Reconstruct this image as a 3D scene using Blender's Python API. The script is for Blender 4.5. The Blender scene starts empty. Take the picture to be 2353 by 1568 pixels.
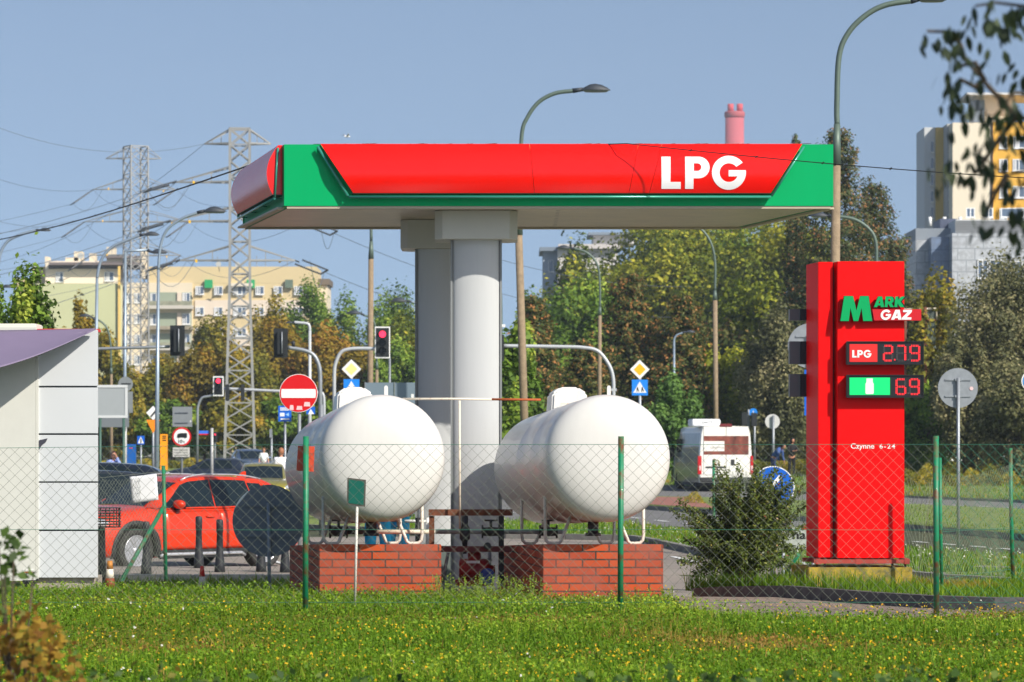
import bpy, bmesh, math, random
import numpy as np
from mathutils import Vector, Matrix
R = math.radians
rnd = random.Random(7)
C = bpy.context.scene.collection
sc = bpy.context.scene

# ---------------------------------------------------------------- camera, sky, sun, exposure
F = 7647.0            # focal length on a picture 2353 wide
CAMZ = 2.0
cam_d = bpy.data.cameras.new('camera'); cam = bpy.data.objects.new('camera', cam_d); C.objects.link(cam)
cam.location = (0, 0, CAMZ); cam.rotation_euler = (R(90), 0, 0)
cam_d.sensor_width = 36; cam_d.lens = F / 2353 * 36
cam_d.shift_x = 0; cam_d.shift_y = (1011 - 784) / 2353
cam_d.clip_start = 0.5; cam_d.clip_end = 6000
cam_d.dof.use_dof = True; cam_d.dof.focus_distance = 33.5; cam_d.dof.aperture_fstop = 6.3
sc.camera = cam

SUN_AZ, SUN_EL = 44, 37      # to the right of straight behind the camera; height
w = bpy.data.worlds.new('World'); sc.world = w; w.use_nodes = True
nt = w.node_tree; nt.nodes.clear()
out = nt.nodes.new('ShaderNodeOutputWorld'); bg = nt.nodes.new('ShaderNodeBackground')
sky = nt.nodes.new('ShaderNodeTexSky'); sky.sky_type = 'NISHITA'; sky.sun_disc = False
sky.sun_elevation = R(SUN_EL); sky.sun_rotation = R(180 - SUN_AZ)
sky.air_density = 1.0; sky.dust_density = 1.2; sky.ozone_density = 2.0; sky.altitude = 100
tc = nt.nodes.new('ShaderNodeTexCoord'); mp = nt.nodes.new('ShaderNodeMapping')
mp.inputs['Location'].default_value = (0, 0, 0.16)      # look a little higher into the dome: clear air, no horizon glare
hs = nt.nodes.new('ShaderNodeHueSaturation'); hs.inputs['Saturation'].default_value = 0.92
nt.links.new(tc.outputs['Generated'], mp.inputs[0]); nt.links.new(mp.outputs[0], sky.inputs[0])
nt.links.new(sky.outputs[0], hs.inputs['Color']); nt.links.new(hs.outputs[0], bg.inputs[0])
bg.inputs[1].default_value = 0.104
nt.links.new(bg.outputs[0], out.inputs[0])
sun_d = bpy.data.lights.new('sun', 'SUN'); sun = bpy.data.objects.new('sun', sun_d); C.objects.link(sun)
sun_d.energy = 4.6; sun_d.angle = R(0.53); sun_d.color = (1.0, 0.94, 0.84)
sdir = Vector((math.sin(R(SUN_AZ)) * math.cos(R(SUN_EL)), -math.cos(R(SUN_AZ)) * math.cos(R(SUN_EL)), math.sin(R(SUN_EL))))
sun.rotation_euler = sdir.to_track_quat('Z', 'Y').to_euler(); sun.location = (30, -30, 40)
sc.view_settings.view_transform = 'Standard'; sc.view_settings.look = 'None'
sc.view_settings.exposure = 0.36; sc.view_settings.gamma = 1
sc.cycles.max_bounces = 6; sc.cycles.transparent_max_bounces = 8
sc.cycles.use_denoising = True
sc.cycles.sample_clamp_indirect = 6
sc.cycles.volume_bounces = 0

# ---------------------------------------------------------------- helpers
def W(qx, qy, Y):
    return Vector(((qx - 1176.5) * Y / F, Y, CAMZ + (1011 - qy) * Y / F))
HT_ = [(-99, .45), (33.2, .43), (35, .29), (38, .14), (45.9, .05), (46.0, .13), (49.4, .13), (50.2, -.12), (57, -.12), (64, 0), (118, 0)]
def H(x, y):            # height of the ground
    for (a, za), (b, zb) in zip(HT_, HT_[1:]):
        if y < b: return za if y <= a else za + (zb - za) * (y - a) / (b - a)
    if y < 150: return 0.35 * (y - 118) / 32
    return 0.35
def G(qx, qy, z=0.0):   # point at height z seen at qx, qy
    Y = (CAMZ - z) * F / (qy - 1011.0)
    return Vector(((qx - 1176.5) * Y / F, Y, z))
def srgb(r, g, b):
    f = lambda c: (c / 255 / 12.92) if c / 255 <= 0.04045 else ((c / 255 + 0.055) / 1.055) ** 2.4
    return (f(r), f(g), f(b))

MATS = {}
def mat(name, col=(.5, .5, .5), rough=0.5, metal=0.0, var=0.0, vscale=6.0, bump=0.0, bscale=40.0, coat=0.0, emit=None, es=1.0,
        spec=0.5, dirt=None, dscale=3.0, damt=0.5, stretch=None, alpha=None, trans=0.0):
    if name in MATS: return MATS[name]
    m = bpy.data.materials.new(name); m.use_nodes = True; MATS[name] = m
    n = m.node_tree; b = n.nodes['Principled BSDF']
    b.inputs['Base Color'].default_value = (*col, 1); b.inputs['Roughness'].default_value = rough
    b.inputs['Metallic'].default_value = metal; b.inputs['Coat Weight'].default_value = coat
    b.inputs['Specular IOR Level'].default_value = spec
    if emit: b.inputs['Emission Color'].default_value = (*emit, 1); b.inputs['Emission Strength'].default_value = es
    if trans: b.inputs['Transmission Weight'].default_value = trans
    vec = None
    if var or bump or dirt:
        t = n.nodes.new('ShaderNodeTexCoord'); vec = t.outputs['Object']
        if stretch:
            mpp = n.nodes.new('ShaderNodeMapping'); mpp.inputs['Scale'].default_value = stretch
            n.links.new(vec, mpp.inputs[0]); vec = mpp.outputs[0]
    last = None
    if var:
        no = n.nodes.new('ShaderNodeTexNoise'); no.inputs['Scale'].default_value = vscale; no.inputs['Detail'].default_value = 6
        no.inputs['Roughness'].default_value = .65
        n.links.new(vec, no.inputs['Vector'])
        cr = n.nodes.new('ShaderNodeValToRGB')
        cr.color_ramp.elements[0].position = .3; cr.color_ramp.elements[1].position = .7
        cr.color_ramp.elements[0].color = (*[max(0, c * (1 - var)) for c in col], 1)
        cr.color_ramp.elements[1].color = (*[min(1, c * (1 + var)) for c in col], 1)
        n.links.new(no.outputs[0], cr.inputs[0]); last = cr.outputs[0]
    if dirt:
        no2 = n.nodes.new('ShaderNodeTexNoise'); no2.inputs['Scale'].default_value = dscale; no2.inputs['Detail'].default_value = 8
        no2.inputs['Roughness'].default_value = .7
        n.links.new(vec, no2.inputs['Vector'])
        r2 = n.nodes.new('ShaderNodeValToRGB'); r2.color_ramp.elements[0].position = 1 - damt * .5 - .12; r2.color_ramp.elements[1].position = 1 - damt * .5 + .03
        n.links.new(no2.outputs[0], r2.inputs[0])
        mx = n.nodes.new('ShaderNodeMix'); mx.data_type = 'RGBA'
        n.links.new(r2.outputs[0], mx.inputs[0])
        if last: n.links.new(last, mx.inputs[6])
        else: mx.inputs[6].default_value = (*col, 1)
        mx.inputs[7].default_value = (*dirt, 1); last = mx.outputs[2]
    if last: n.links.new(last, b.inputs['Base Color'])
    if bump:
        no3 = n.nodes.new('ShaderNodeTexNoise'); no3.inputs['Scale'].default_value = bscale; no3.inputs['Detail'].default_value = 5
        n.links.new(vec, no3.inputs['Vector'])
        bp = n.nodes.new('ShaderNodeBump'); bp.inputs['Strength'].default_value = bump; bp.inputs['Distance'].default_value = .02
        n.links.new(no3.outputs[0], bp.inputs['Height']); n.links.new(bp.outputs[0], b.inputs['Normal'])
    return m

def leafmat(name, cols, transl=0.35, rough=0.6):
    """cols: ramp of (position, colour), driven by a random value stored on each leaf"""
    if name in MATS: return MATS[name]
    m = bpy.data.materials.new(name); m.use_nodes = True; MATS[name] = m
    n = m.node_tree; b = n.nodes['Principled BSDF']; o = n.nodes['Material Output']
    a = n.nodes.new('ShaderNodeAttribute'); a.attribute_name = 'tint'
    cr = n.nodes.new('ShaderNodeValToRGB'); el = cr.color_ramp.elements
    while len(el) < len(cols): el.new(.5)
    for e, (p, c) in zip(el, cols): e.position = p; e.color = (*c, 1)
    n.links.new(a.outputs['Fac'], cr.inputs[0]); n.links.new(cr.outputs[0], b.inputs['Base Color'])
    b.inputs['Roughness'].default_value = rough; b.inputs['Specular IOR Level'].default_value = .25
    tr = n.nodes.new('ShaderNodeBsdfTranslucent'); n.links.new(cr.outputs[0], tr.inputs[0])
    mx = n.nodes.new('ShaderNodeMixShader'); mx.inputs[0].default_value = transl
    n.links.new(b.outputs[0], mx.inputs[1]); n.links.new(tr.outputs[0], mx.inputs[2]); n.links.new(mx.outputs[0], o.inputs[0])
    return m

class MB:
    """collects shapes, becomes one mesh"""
    def __init__(s): s.v = []; s.f = []; s.m = []; s.sm = []; s.mi = 0; s.smooth = False
    def add(s, vs, fs):
        k = len(s.v); s.v += [tuple(p) for p in vs]
        for f in fs: s.f.append(tuple(i + k for i in f)); s.m.append(s.mi); s.sm.append(s.smooth)
        return s
    def box(s, x0, y0, z0, x1, y1, z1, M=None):
        vs = [(x0, y0, z0), (x1, y0, z0), (x1, y1, z0), (x0, y1, z0), (x0, y0, z1), (x1, y0, z1), (x1, y1, z1), (x0, y1, z1)]
        if M is not None: vs = [M @ Vector(v) for v in vs]
        return s.add(vs, [(0, 3, 2, 1), (4, 5, 6, 7), (0, 1, 5, 4), (1, 2, 6, 5), (2, 3, 7, 6), (3, 0, 4, 7)])
    def skewbox(s, x0, x1, y0, y1, z0, z1, k):      # sides run back along a slant: x shifts by k per metre of depth
        d = -k * (y1 - y0)
        vs = [(x0, y0, z0), (x1, y0, z0), (x1 + d, y1, z0), (x0 + d, y1, z0), (x0, y0, z1), (x1, y0, z1), (x1 + d, y1, z1), (x0 + d, y1, z1)]
        return s.add(vs, [(0, 3, 2, 1), (4, 5, 6, 7), (0, 1, 5, 4), (1, 2, 6, 5), (2, 3, 7, 6), (3, 0, 4, 7)])
    def tube(s, pts, r, n=8, caps=True, sq=False):
        pts = [Vector(p) for p in pts]
        if not isinstance(r, (list, tuple)): r = [r] * len(pts)
        up = Vector((0.013, 0.021, 1))
        ring = []; k = len(s.v); N = len(pts); prev = None
        for i, p in enumerate(pts):
            d = (pts[min(i + 1, N - 1)] - pts[max(i - 1, 0)]).normalized()
            if prev is None:
                a = d.cross(up)
                if a.length < .1: a = d.cross(Vector((1, 0, 0)))
            else: a = prev - d * prev.dot(d)
            a.normalize(); prev = a; b = d.cross(a)
            for j in range(n):
                t = 2 * math.pi * (j + (.5 if sq else 0)) / n
                s.v.append(tuple(p + (a * math.cos(t) + b * math.sin(t)) * r[i] * (1.414 if sq else 1)))
        for i in range(N - 1):
            for j in range(n):
                s.f.append((k + i * n + j, k + i * n + (j + 1) % n, k + (i + 1) * n + (j + 1) % n, k + (i + 1) * n + j)); s.m.append(s.mi); s.sm.append(not sq and n > 5)
        if caps:
            s.f.append(tuple(k + j for j in range(n))[::-1]); s.m.append(s.mi); s.sm.append(False)
            s.f.append(tuple(k + (N - 1) * n + j for j in range(n))); s.m.append(s.mi); s.sm.append(False)
        return s
    def beam(s, a, b, r): return s.tube([a, b], r / 1.0, 4, True, True)
    def lathe(s, prof, M=None, n=32, smooth=True):       # prof: (radius, height) along local z
        k = len(s.v)
        for (r, z) in prof:
            for j in range(n):
                t = 2 * math.pi * j / n; p = Vector((r * math.cos(t), r * math.sin(t), z))
                s.v.append(tuple(M @ p if M is not None else p))
        for i in range(len(prof) - 1):
            for j in range(n):
                s.f.append((k + i * n + j, k + i * n + (j + 1) % n, k + (i + 1) * n + (j + 1) % n, k + (i + 1) * n + j)); s.m.append(s.mi); s.sm.append(smooth)
        for i in (0, len(prof) - 1):
            if prof[i][0] > 1e-4: s.f.append(tuple(k + i * n + j for j in range(n))); s.m.append(s.mi); s.sm.append(False)
        return s
    def disc(s, c, r, nrm=(0, -1, 0), th=.004, n=40):
        M = Matrix.Translation(Vector(c)) @ Vector(nrm).to_track_quat('Z', 'Y').to_matrix().to_4x4()
        return s.lathe([(r, 0), (r, -th)], M, n, False)
    def prism(s, poly, y0, y1, flip=False):              # poly in x, z; extruded along y
        n = len(poly); vs = [(p[0], y0, p[1]) for p in poly] + [(p[0], y1, p[1]) for p in poly]
        fs = [tuple(range(n)), tuple(range(2 * n - 1, n - 1, -1))] + [(i, i + n, (i + 1) % n + n, (i + 1) % n) for i in range(n)]
        return s.add(vs, fs)
    def build(s, name, mt, parent=None, world=False, bevel=0, fix=True):
        me = bpy.data.meshes.new(name)
        vs = s.v
        if world and parent is not None:
            r = parent
            while r.parent: r = r.parent
            L = r.location; vs = [(v[0] - L.x, v[1] - L.y, v[2] - L.z) for v in vs]
        me.from_pydata(vs, [], s.f)
        for m_ in (mt if isinstance(mt, (list, tuple)) else [mt]): me.materials.append(m_)
        me.polygons.foreach_set('material_index', s.m); me.polygons.foreach_set('use_smooth', s.sm)
        if fix:
            bm = bmesh.new(); bm.from_mesh(me); bmesh.ops.remove_doubles(bm, verts=bm.verts, dist=1e-5)
            bmesh.ops.recalc_face_normals(bm, faces=bm.faces)
            if bevel:
                ed = [e for e in bm.edges if len(e.link_faces) == 2 and e.calc_face_angle(0) > .6]
                bmesh.ops.bevel(bm, geom=ed, offset=bevel, segments=2, affect='EDGES', clamp_overlap=True)
            bm.to_mesh(me); bm.free()
        me.update()
        o = bpy.data.objects.new(name, me); C.objects.link(o)
        if parent is not None: o.parent = parent
        return o

def thing(name, label, cat, loc=(0, 0, 0), rz=0, group=None):
    o = bpy.data.objects.new(name, None); C.objects.link(o); o.empty_display_size = .2
    o.location = loc; o.rotation_euler = (0, 0, rz); o['label'] = label; o['category'] = cat
    if group: o['group'] = group
    return o
def tag(o, label, cat, group=None):
    o['label'] = label; o['category'] = cat
    if group: o['group'] = group
    return o
def struct(o, label=None, kind='structure'):
    o['kind'] = kind
    if label: o['label'] = label
    return o
def copytree(o, loc=None, rz=None, label=None, scale=None):
    def cp(a, par):
        c = a.copy(); C.objects.link(c)
        if par is not None: c.parent = par
        for ch in a.children: cp(ch, c)
        return c
    c = cp(o, None)
    if loc is not None: c.location = loc
    if rz is not None: c.rotation_euler = (0, 0, rz)
    if label: c['label'] = label
    if scale: c.scale = scale
    return c
def setorigin(o):       # a one-mesh thing: put its origin at the middle of its base
    me = o.data; n = len(me.vertices); co = np.empty(n * 3); me.vertices.foreach_get('co', co); co = co.reshape(-1, 3)
    c = np.array([(co[:, 0].min() + co[:, 0].max()) / 2, (co[:, 1].min() + co[:, 1].max()) / 2, co[:, 2].min()])
    me.vertices.foreach_set('co', (co - c).ravel()); o.location = Vector(c); me.update()
    return o

# ---- lettering: outlines as filled curves turned into mesh
def arc(cx, cy, r, a0, a1, n=14):
    return [(cx + r * math.cos(R(a0 + (a1 - a0) * i / n)), cy + r * math.sin(R(a0 + (a1 - a0) * i / n))) for i in range(n + 1)]
GL = {
 'L': ([[(0, 0), (.6, 0), (.6, .21), (.28, .21), (.28, 1), (0, 1)]], .6),
 'P': ([[(0, 0), (.26, 0), (.26, .32)] + arc(.42, .66, .34, -90, 90) + [(0, 1)], [(.27, .55)] + arc(.38, .67, .12, -90, 90) + [(.27, .79)]], .76),
 'G': ([arc(.51, .5, .53, 36, 368, 36) + [(.5, .575), (.5, .38), (.76, .38)] + arc(.51, .5, .29, -24, -322, 30)], 1.05),
 'M': ([[(0, 0), (.16, 1), (.53, 1), (.67, .42), (.82, 1), (1.17, 1), (1.32, 0), (.95, 0), (.88, .52), (.74, 0), (.55, 0), (.42, .52), (.35, 0)]], 1.32),
 'A': ([[(0, 0), (.35, 1), (.78, 1), (1.08, 0), (.74, 0), (.69, .16), (.40, .16), (.34, 0)], [(.46, .36), (.63, .36), (.56, .72)]], 1.08),
 'R': ([[(0, 0), (.3, 0), (.3, .3), (.38, .3), (.6, 0), (.98, 0), (.7, .36), (.86, .5), (.89, .7), (.81, .91), (.6, 1), (0, 1)], [(.3, .54), (.5, .54), (.58, .65), (.5, .77), (.3, .77)]], .98),
 'K': ([[(0, 0), (.3, 0), (.3, .35), (.62, 0), (1.05, 0), (.6, .52), (1.0, 1), (.6, 1), (.3, .65), (.3, 1), (0, 1)]], 1.02),
 'Z': ([[(0, 0), (.95, 0), (.95, .24), (.46, .24), (.93, .78), (.93, 1), (.04, 1), (.04, .76), (.5, .76), (0, .2)]], .93)}
def outline_mesh(loops, ext):
    cu = bpy.data.curves.new('t', 'CURVE'); cu.dimensions = '2D'; cu.fill_mode = 'BOTH'; cu.extrude = ext
    for lp in loops:
        sp = cu.splines.new('POLY'); sp.points.add(len(lp) - 1); sp.use_cyclic_u = True
        for i, p in enumerate(lp): sp.points[i].co = (p[0], p[1], 0, 1)
    o = bpy.data.objects.new('t', cu); C.objects.link(o); bpy.context.view_layer.update()
    me = bpy.data.meshes.new_from_object(o.evaluated_get(bpy.context.evaluated_depsgraph_get()))
    bpy.data.objects.remove(o); return me
def place_flat(me, x, y, z, sx, sz):      # curve plane (x, y) -> wall facing the camera
    co = np.empty(len(me.vertices) * 3); me.vertices.foreach_get('co', co); co = co.reshape(-1, 3)
    me.vertices.foreach_set('co', np.stack([x + co[:, 0] * sx, y - co[:, 2], z + co[:, 1] * sz], 1).ravel()); me.update()
def word(name, txt, x, y, z, h, m, parent, gap=.1, ext=.004, wscale=1.0, shear=0.0, one=True):
    """lettering with the outlines above; x, z = lower left corner"""
    loops = []; cx = 0
    for ch in txt:
        lps, wd = GL[ch]
        for lp in lps: loops.append([((cx + a) + b * shear, b) for a, b in lp])
        cx += wd + gap
    me = outline_mesh(loops, ext); place_flat(me, x, y, z, h * wscale, h)
    me.name = name; me.materials.append(m); o = bpy.data.objects.new(name, me); C.objects.link(o); o.parent = parent
    return o
def fontword(name, txt, x, y, z, h, m, parent, width=None, bold=0.0, ext=.002, space=1.0, rz=0):
    cu = bpy.data.curves.new('t', 'FONT'); cu.body = txt; cu.size = 1.0; cu.extrude = ext; cu.offset = bold; cu.space_character = space
    o = bpy.data.objects.new('t', cu); C.objects.link(o); bpy.context.view_layer.update()
    me = bpy.data.meshes.new_from_object(o.evaluated_get(bpy.context.evaluated_depsgraph_get()))
    bpy.data.objects.remove(o)
    co = np.empty(len(me.vertices) * 3); me.vertices.foreach_get('co', co); co = co.reshape(-1, 3)
    w0, w1 = co[:, 0].min(), co[:, 0].max(); sx = h / .72
    if width: sx = width / (w1 - w0)
    px = (co[:, 0] - w0) * sx; pz = co[:, 1] * h / .72
    c, s_ = math.cos(rz), math.sin(rz)
    me.vertices.foreach_set('co', np.stack([x + px * c, y + px * s_ - co[:, 2], z + pz], 1).ravel()); me.update()
    me.name = name; me.materials.append(m); o = bpy.data.objects.new(name, me); C.objects.link(o); o.parent = parent
    return o

def leaf_mesh(name, pos, nrm, size, tint, aspect=.55, m=None, rs=None, fold=False):
    """one rhombic leaf per point, as one mesh (numpy)"""
    n = len(pos); rs = rs or np.random.RandomState(1)
    nrm = nrm / (np.linalg.norm(nrm, axis=1, keepdims=True) + 1e-9)
    a = np.cross(nrm, rs.normal(size=(n, 3))); a /= (np.linalg.norm(a, axis=1, keepdims=True) + 1e-9)
    b = np.cross(nrm, a); L = size[:, None]; wd = L * aspect
    off = nrm * L * .12
    v = np.stack([pos - a * L * .5, pos - b * wd * .5 + off, pos + a * L * .5, pos + b * wd * .5 + off], 1).reshape(-1, 3)
    me = bpy.data.meshes.new(name); me.vertices.add(4 * n); me.loops.add(4 * n); me.polygons.add(n)
    me.vertices.foreach_set('co', v.ravel().astype(np.float32)); me.loops.foreach_set('vertex_index', np.arange(4 * n, dtype=np.int32))
    me.polygons.foreach_set('loop_start', np.arange(0, 4 * n, 4, dtype=np.int32)); me.polygons.foreach_set('loop_total', np.full(n, 4, dtype=np.int32))
    at = me.attributes.new('tint', 'FLOAT', 'POINT'); at.data.foreach_set('value', np.repeat(tint, 4).astype(np.float32))
    if m: me.materials.append(m)
    me.update(calc_edges=True); return me
def link(name, me, parent=None):
    o = bpy.data.objects.new(name, me); C.objects.link(o)
    if parent is not None: o.parent = parent
    return o
# ---------------------------------------------------------------- ground, roads
def GH(qx, qy):
    z = 0.0
    for _ in range(12):
        Y = (CAMZ - z) * F / (qy - 1011.0); z = .5 * z + .5 * H(0, Y)
    return Vector(((qx - 1176.5) * Y / F, Y, z))
asphalt = mat('asphalt', srgb(112, 110, 108), .85, var=.18, vscale=1.2, bump=.3, bscale=60, dirt=srgb(92, 90, 88), dscale=.3, damt=.5)
paving = mat('paving', srgb(140, 130, 120), .9, var=.15, vscale=2, bump=.25, bscale=30, dirt=srgb(112, 102, 92), dscale=.8, damt=.7)
earth = mat('earth', (.055, .062, .022), .95, var=.4, vscale=.8, bump=.5, bscale=20)
kerbm = mat('kerb_concrete', srgb(128, 124, 118), .9, var=.15, vscale=5, bump=.3, bscale=60)
redpave = mat('red_paving', srgb(150, 98, 84), .9, var=.15, vscale=4)
mb = MB()
ys = [-20, 0, 10, 20, 28, 31, 33.2, 35, 38, 42, 45.9, 46.0, 49.4, 50.2, 53, 57, 60.5, 64, 70, 90, 118, 126, 134, 142, 150, 200, 300, 500, 1000, 2500]
xs = [-1500, -400, -100, -40, -15, -5, 0, 5, 15, 40, 100, 400, 1500]
for y in ys:
    for x in xs: mb.v.append((x, y, H(x, y) - .012))
for j in range(len(ys) - 1):
    for i in range(len(xs) - 1):
        a = j * len(xs) + i; mb.f.append((a, a + 1, a + 1 + len(xs), a + len(xs))); mb.m.append(0); mb.sm.append(True)
struct(mb.build('ground', earth, fix=False), 'dark earth and scrub ground')

def sheet(name, A, B, m, dz, n=14, label=None, thick=0, kind='structure', K=9):
    """strip between two ground polylines A (near) and B (far), lying dz above the ground"""
    mb = MB(); cols = []
    def samp(P):
        P = [Vector(p) for p in P]; d = [0]
        for a, b in zip(P, P[1:]): d.append(d[-1] + (b - a).length)
        o = []
        for i in range(n * 2 + 1):
            t = d[-1] * i / (n * 2); k = 0
            while k < len(P) - 2 and t > d[k + 1]: k += 1
            o.append(P[k].lerp(P[k + 1], min(1, (t - d[k]) / max(1e-6, d[k + 1] - d[k]))))
        return o
    a, b = samp(A), samp(B)
    for i in range(len(a)):
        for j in range(K):
            p = a[i].lerp(b[i], j / (K - 1)); mb.v.append((p.x, p.y, H(p.x, p.y) + dz))
    for i in range(len(a) - 1):
        for j in range(K - 1):
            k = i * K + j; mb.f.append((k, k + K, k + K + 1, k + 1)); mb.m.append(0); mb.sm.append(True)
    if thick:
        for (idx) in (0, K - 1):
            k0 = len(mb.v)
            for i in range(len(a)):
                v = mb.v[i * K + idx]; mb.v.append((v[0], v[1], v[2])); mb.v.append((v[0], v[1], v[2] - thick))
            for i in range(len(a) - 1):
                k = k0 + 2 * i; mb.f.append((k, k + 2, k + 3, k + 1)); mb.m.append(1); mb.sm.append(False)
    o = mb.build(name, [m, kerbm]); struct(o, label, kind); return o
sheet('road', [(-60, 58, 0), (70, 58, 0)], [(-60, 232, 0), (70, 232, 0)], asphalt, .0, 10, 'grey asphalt road and crossing', 0)
# forecourt: grey paving falling away behind the fence
sheet('pavement', [(-9, 35.2, 0), (-2.2, 34.2, 0), (1.6, 30.0, 0), (7, 30.0, 0)], [(-60, 66, 0), (-10, 66, 0), (1, 70, 0), (9, 57, 0)], paving, .006, 12, 'grey paved forecourt sloping down behind the tanks', K=90)
L0 = [(300, 1170), (900, 1186), (1190, 1200), (1441, 1203), (1584, 1225), (2080, 1263), (2353, 1283), (2700, 1312)]
L0n = [(300, 1200), (900, 1225), (1162, 1238), (1300, 1240), (1441, 1243), (1600, 1275), (2080, 1330), (2353, 1350), (2700, 1380)]
L1 = [(1100, 1146), (1300, 1158), (1492, 1172), (1632, 1181), (2079, 1217), (2353, 1242), (2700, 1275)]
L3 = [(1100, 1138), (1300, 1143), (1492, 1148), (1632, 1151), (2079, 1167), (2353, 1180), (2700, 1198)]
L4 = [(300, 1100), (1100, 1107), (1492, 1119), (1600, 1123), (2079, 1146), (2353, 1157), (2700, 1170)]
L5 = [(300, 1071), (1100, 1072), (1492, 1074), (1600, 1074), (2079, 1076), (2353, 1078), (2700, 1080)]
g = lambda L: [GH(*p) for p in L]
turf = mat('turf', (.16, .21, .04), .95, var=.5, vscale=3, bump=.6, bscale=30, dirt=(.12, .095, .04), dscale=.9, damt=.5)
sheet('roadside_grass', g(L0n), g(L0), turf, .012, 16, 'grass strip with small white flowers beside the near road')
mp_ = [GH(q[0] - 1, q[1]) for q in L1]
sheet('median', g(L1), g(L3), turf, .12, 14, 'kerbed grassy median between the two carriageways', .13)
sheet('median_paving', [GH(1300, 1156), GH(1492, 1169), GH(1640, 1178)], [GH(1300, 1146), GH(1492, 1150), GH(1600, 1152)], redpave, .126, 6, 'red paved end of the median')
sheet('far_grass', g(L4), g(L5), turf, .1, 14, 'grass verge beyond the far carriageway', .1)
# low concrete kerb wall before the car park
mb = MB()
for i in range(9): mb.box(-9.4 + i * 1.0, 45.78, -.02, -8.41 + i * 1.0, 46.02, .142)
struct(mb.build('kerb_wall', mat('kerb_pale', srgb(176, 170, 156), .9, var=.15, vscale=4, dirt=srgb(120, 112, 98), dscale=3, damt=.6, bump=.4), bevel=.012), 'pale low concrete kerb wall in front of the bollards')
# kerb line beside the roadside grass, forecourt side
def kerb(name, L, h=.12, wd=.14, z0=0, label=None):
    mb = MB(); P = [Vector(p) for p in L]
    for a, b in zip(P, P[1:]):
        m_ = max(1, int((b - a).length / 1.0))
        for i in range(m_):
            p, q = a.lerp(b, i / m_), a.lerp(b, (i + .985) / m_)
            d = (q - p).normalized(); nn = Vector((-d.y, d.x, 0)) * wd
            zp, zq = H(p.x, p.y) + z0, H(q.x, q.y) + z0
            vs = [(p.x, p.y, zp), (q.x, q.y, zq), (q.x + nn.x, q.y + nn.y, zq), (p.x + nn.x, p.y + nn.y, zp)]
            mb.add(vs + [(v[0], v[1], v[2] + h) for v in vs], [(4, 5, 6, 7), (0, 1, 5, 4), (1, 2, 6, 5), (2, 3, 7, 6), (3, 0, 4, 7)])
    return struct(mb.build(name, kerbm), label)
kerb('kerb', [GH(q[0], q[1] + 1) for q in L0n], label='concrete kerb along the forecourt side of the grass strip')
mdash = mat('road_paint', srgb(225, 225, 222), .7)
mb = MB()
def paint(a, b, wdt):
    d = (b - a).normalized(); nn = Vector((-d.y, d.x, 0)) * wdt / 2
    mb.add([(p.x, p.y, H(p.x, p.y) + .009) for p in (a - nn, b - nn, b + nn, a + nn)], [(0, 1, 2, 3)])
def midpt(La, Lb, t, q):
    def at(L):
        for (x0, y0), (x1, y1) in zip(L, L[1:]):
            if x0 <= q <= x1: return y0 + (y1 - y0) * (q - x0) / (x1 - x0)
        return L[-1][1]
    return GH(q, at(La) * (1 - t) + at(Lb) * t)
for q in range(1110, 2700, 66): paint(midpt(L0, L1, .42, q), midpt(L0, L1, .42, q + 30), .12)
for q in range(1110, 2700, 60): paint(midpt(L3, L4, .5, q), midpt(L3, L4, .5, q + 24), .12)
for a in range(6): paint(Vector((-3 + a * .9, 52, 0)), Vector((-4.2 + a * .9, 58, 0)), .1)
struct(mb.build('road_markings', mdash), 'white dashed lane lines')
mb = MB()
paint(GH(1545, 1281), GH(1608, 1296), .1); paint(GH(1835, 1290), GH(1856, 1300), .1)
for v in range(len(mb.v)): mb.v[v] = (mb.v[v][0], mb.v[v][1], mb.v[v][2] + .008)
struct(mb.build('parking_line', mdash), 'white line across the forecourt paving')

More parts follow.
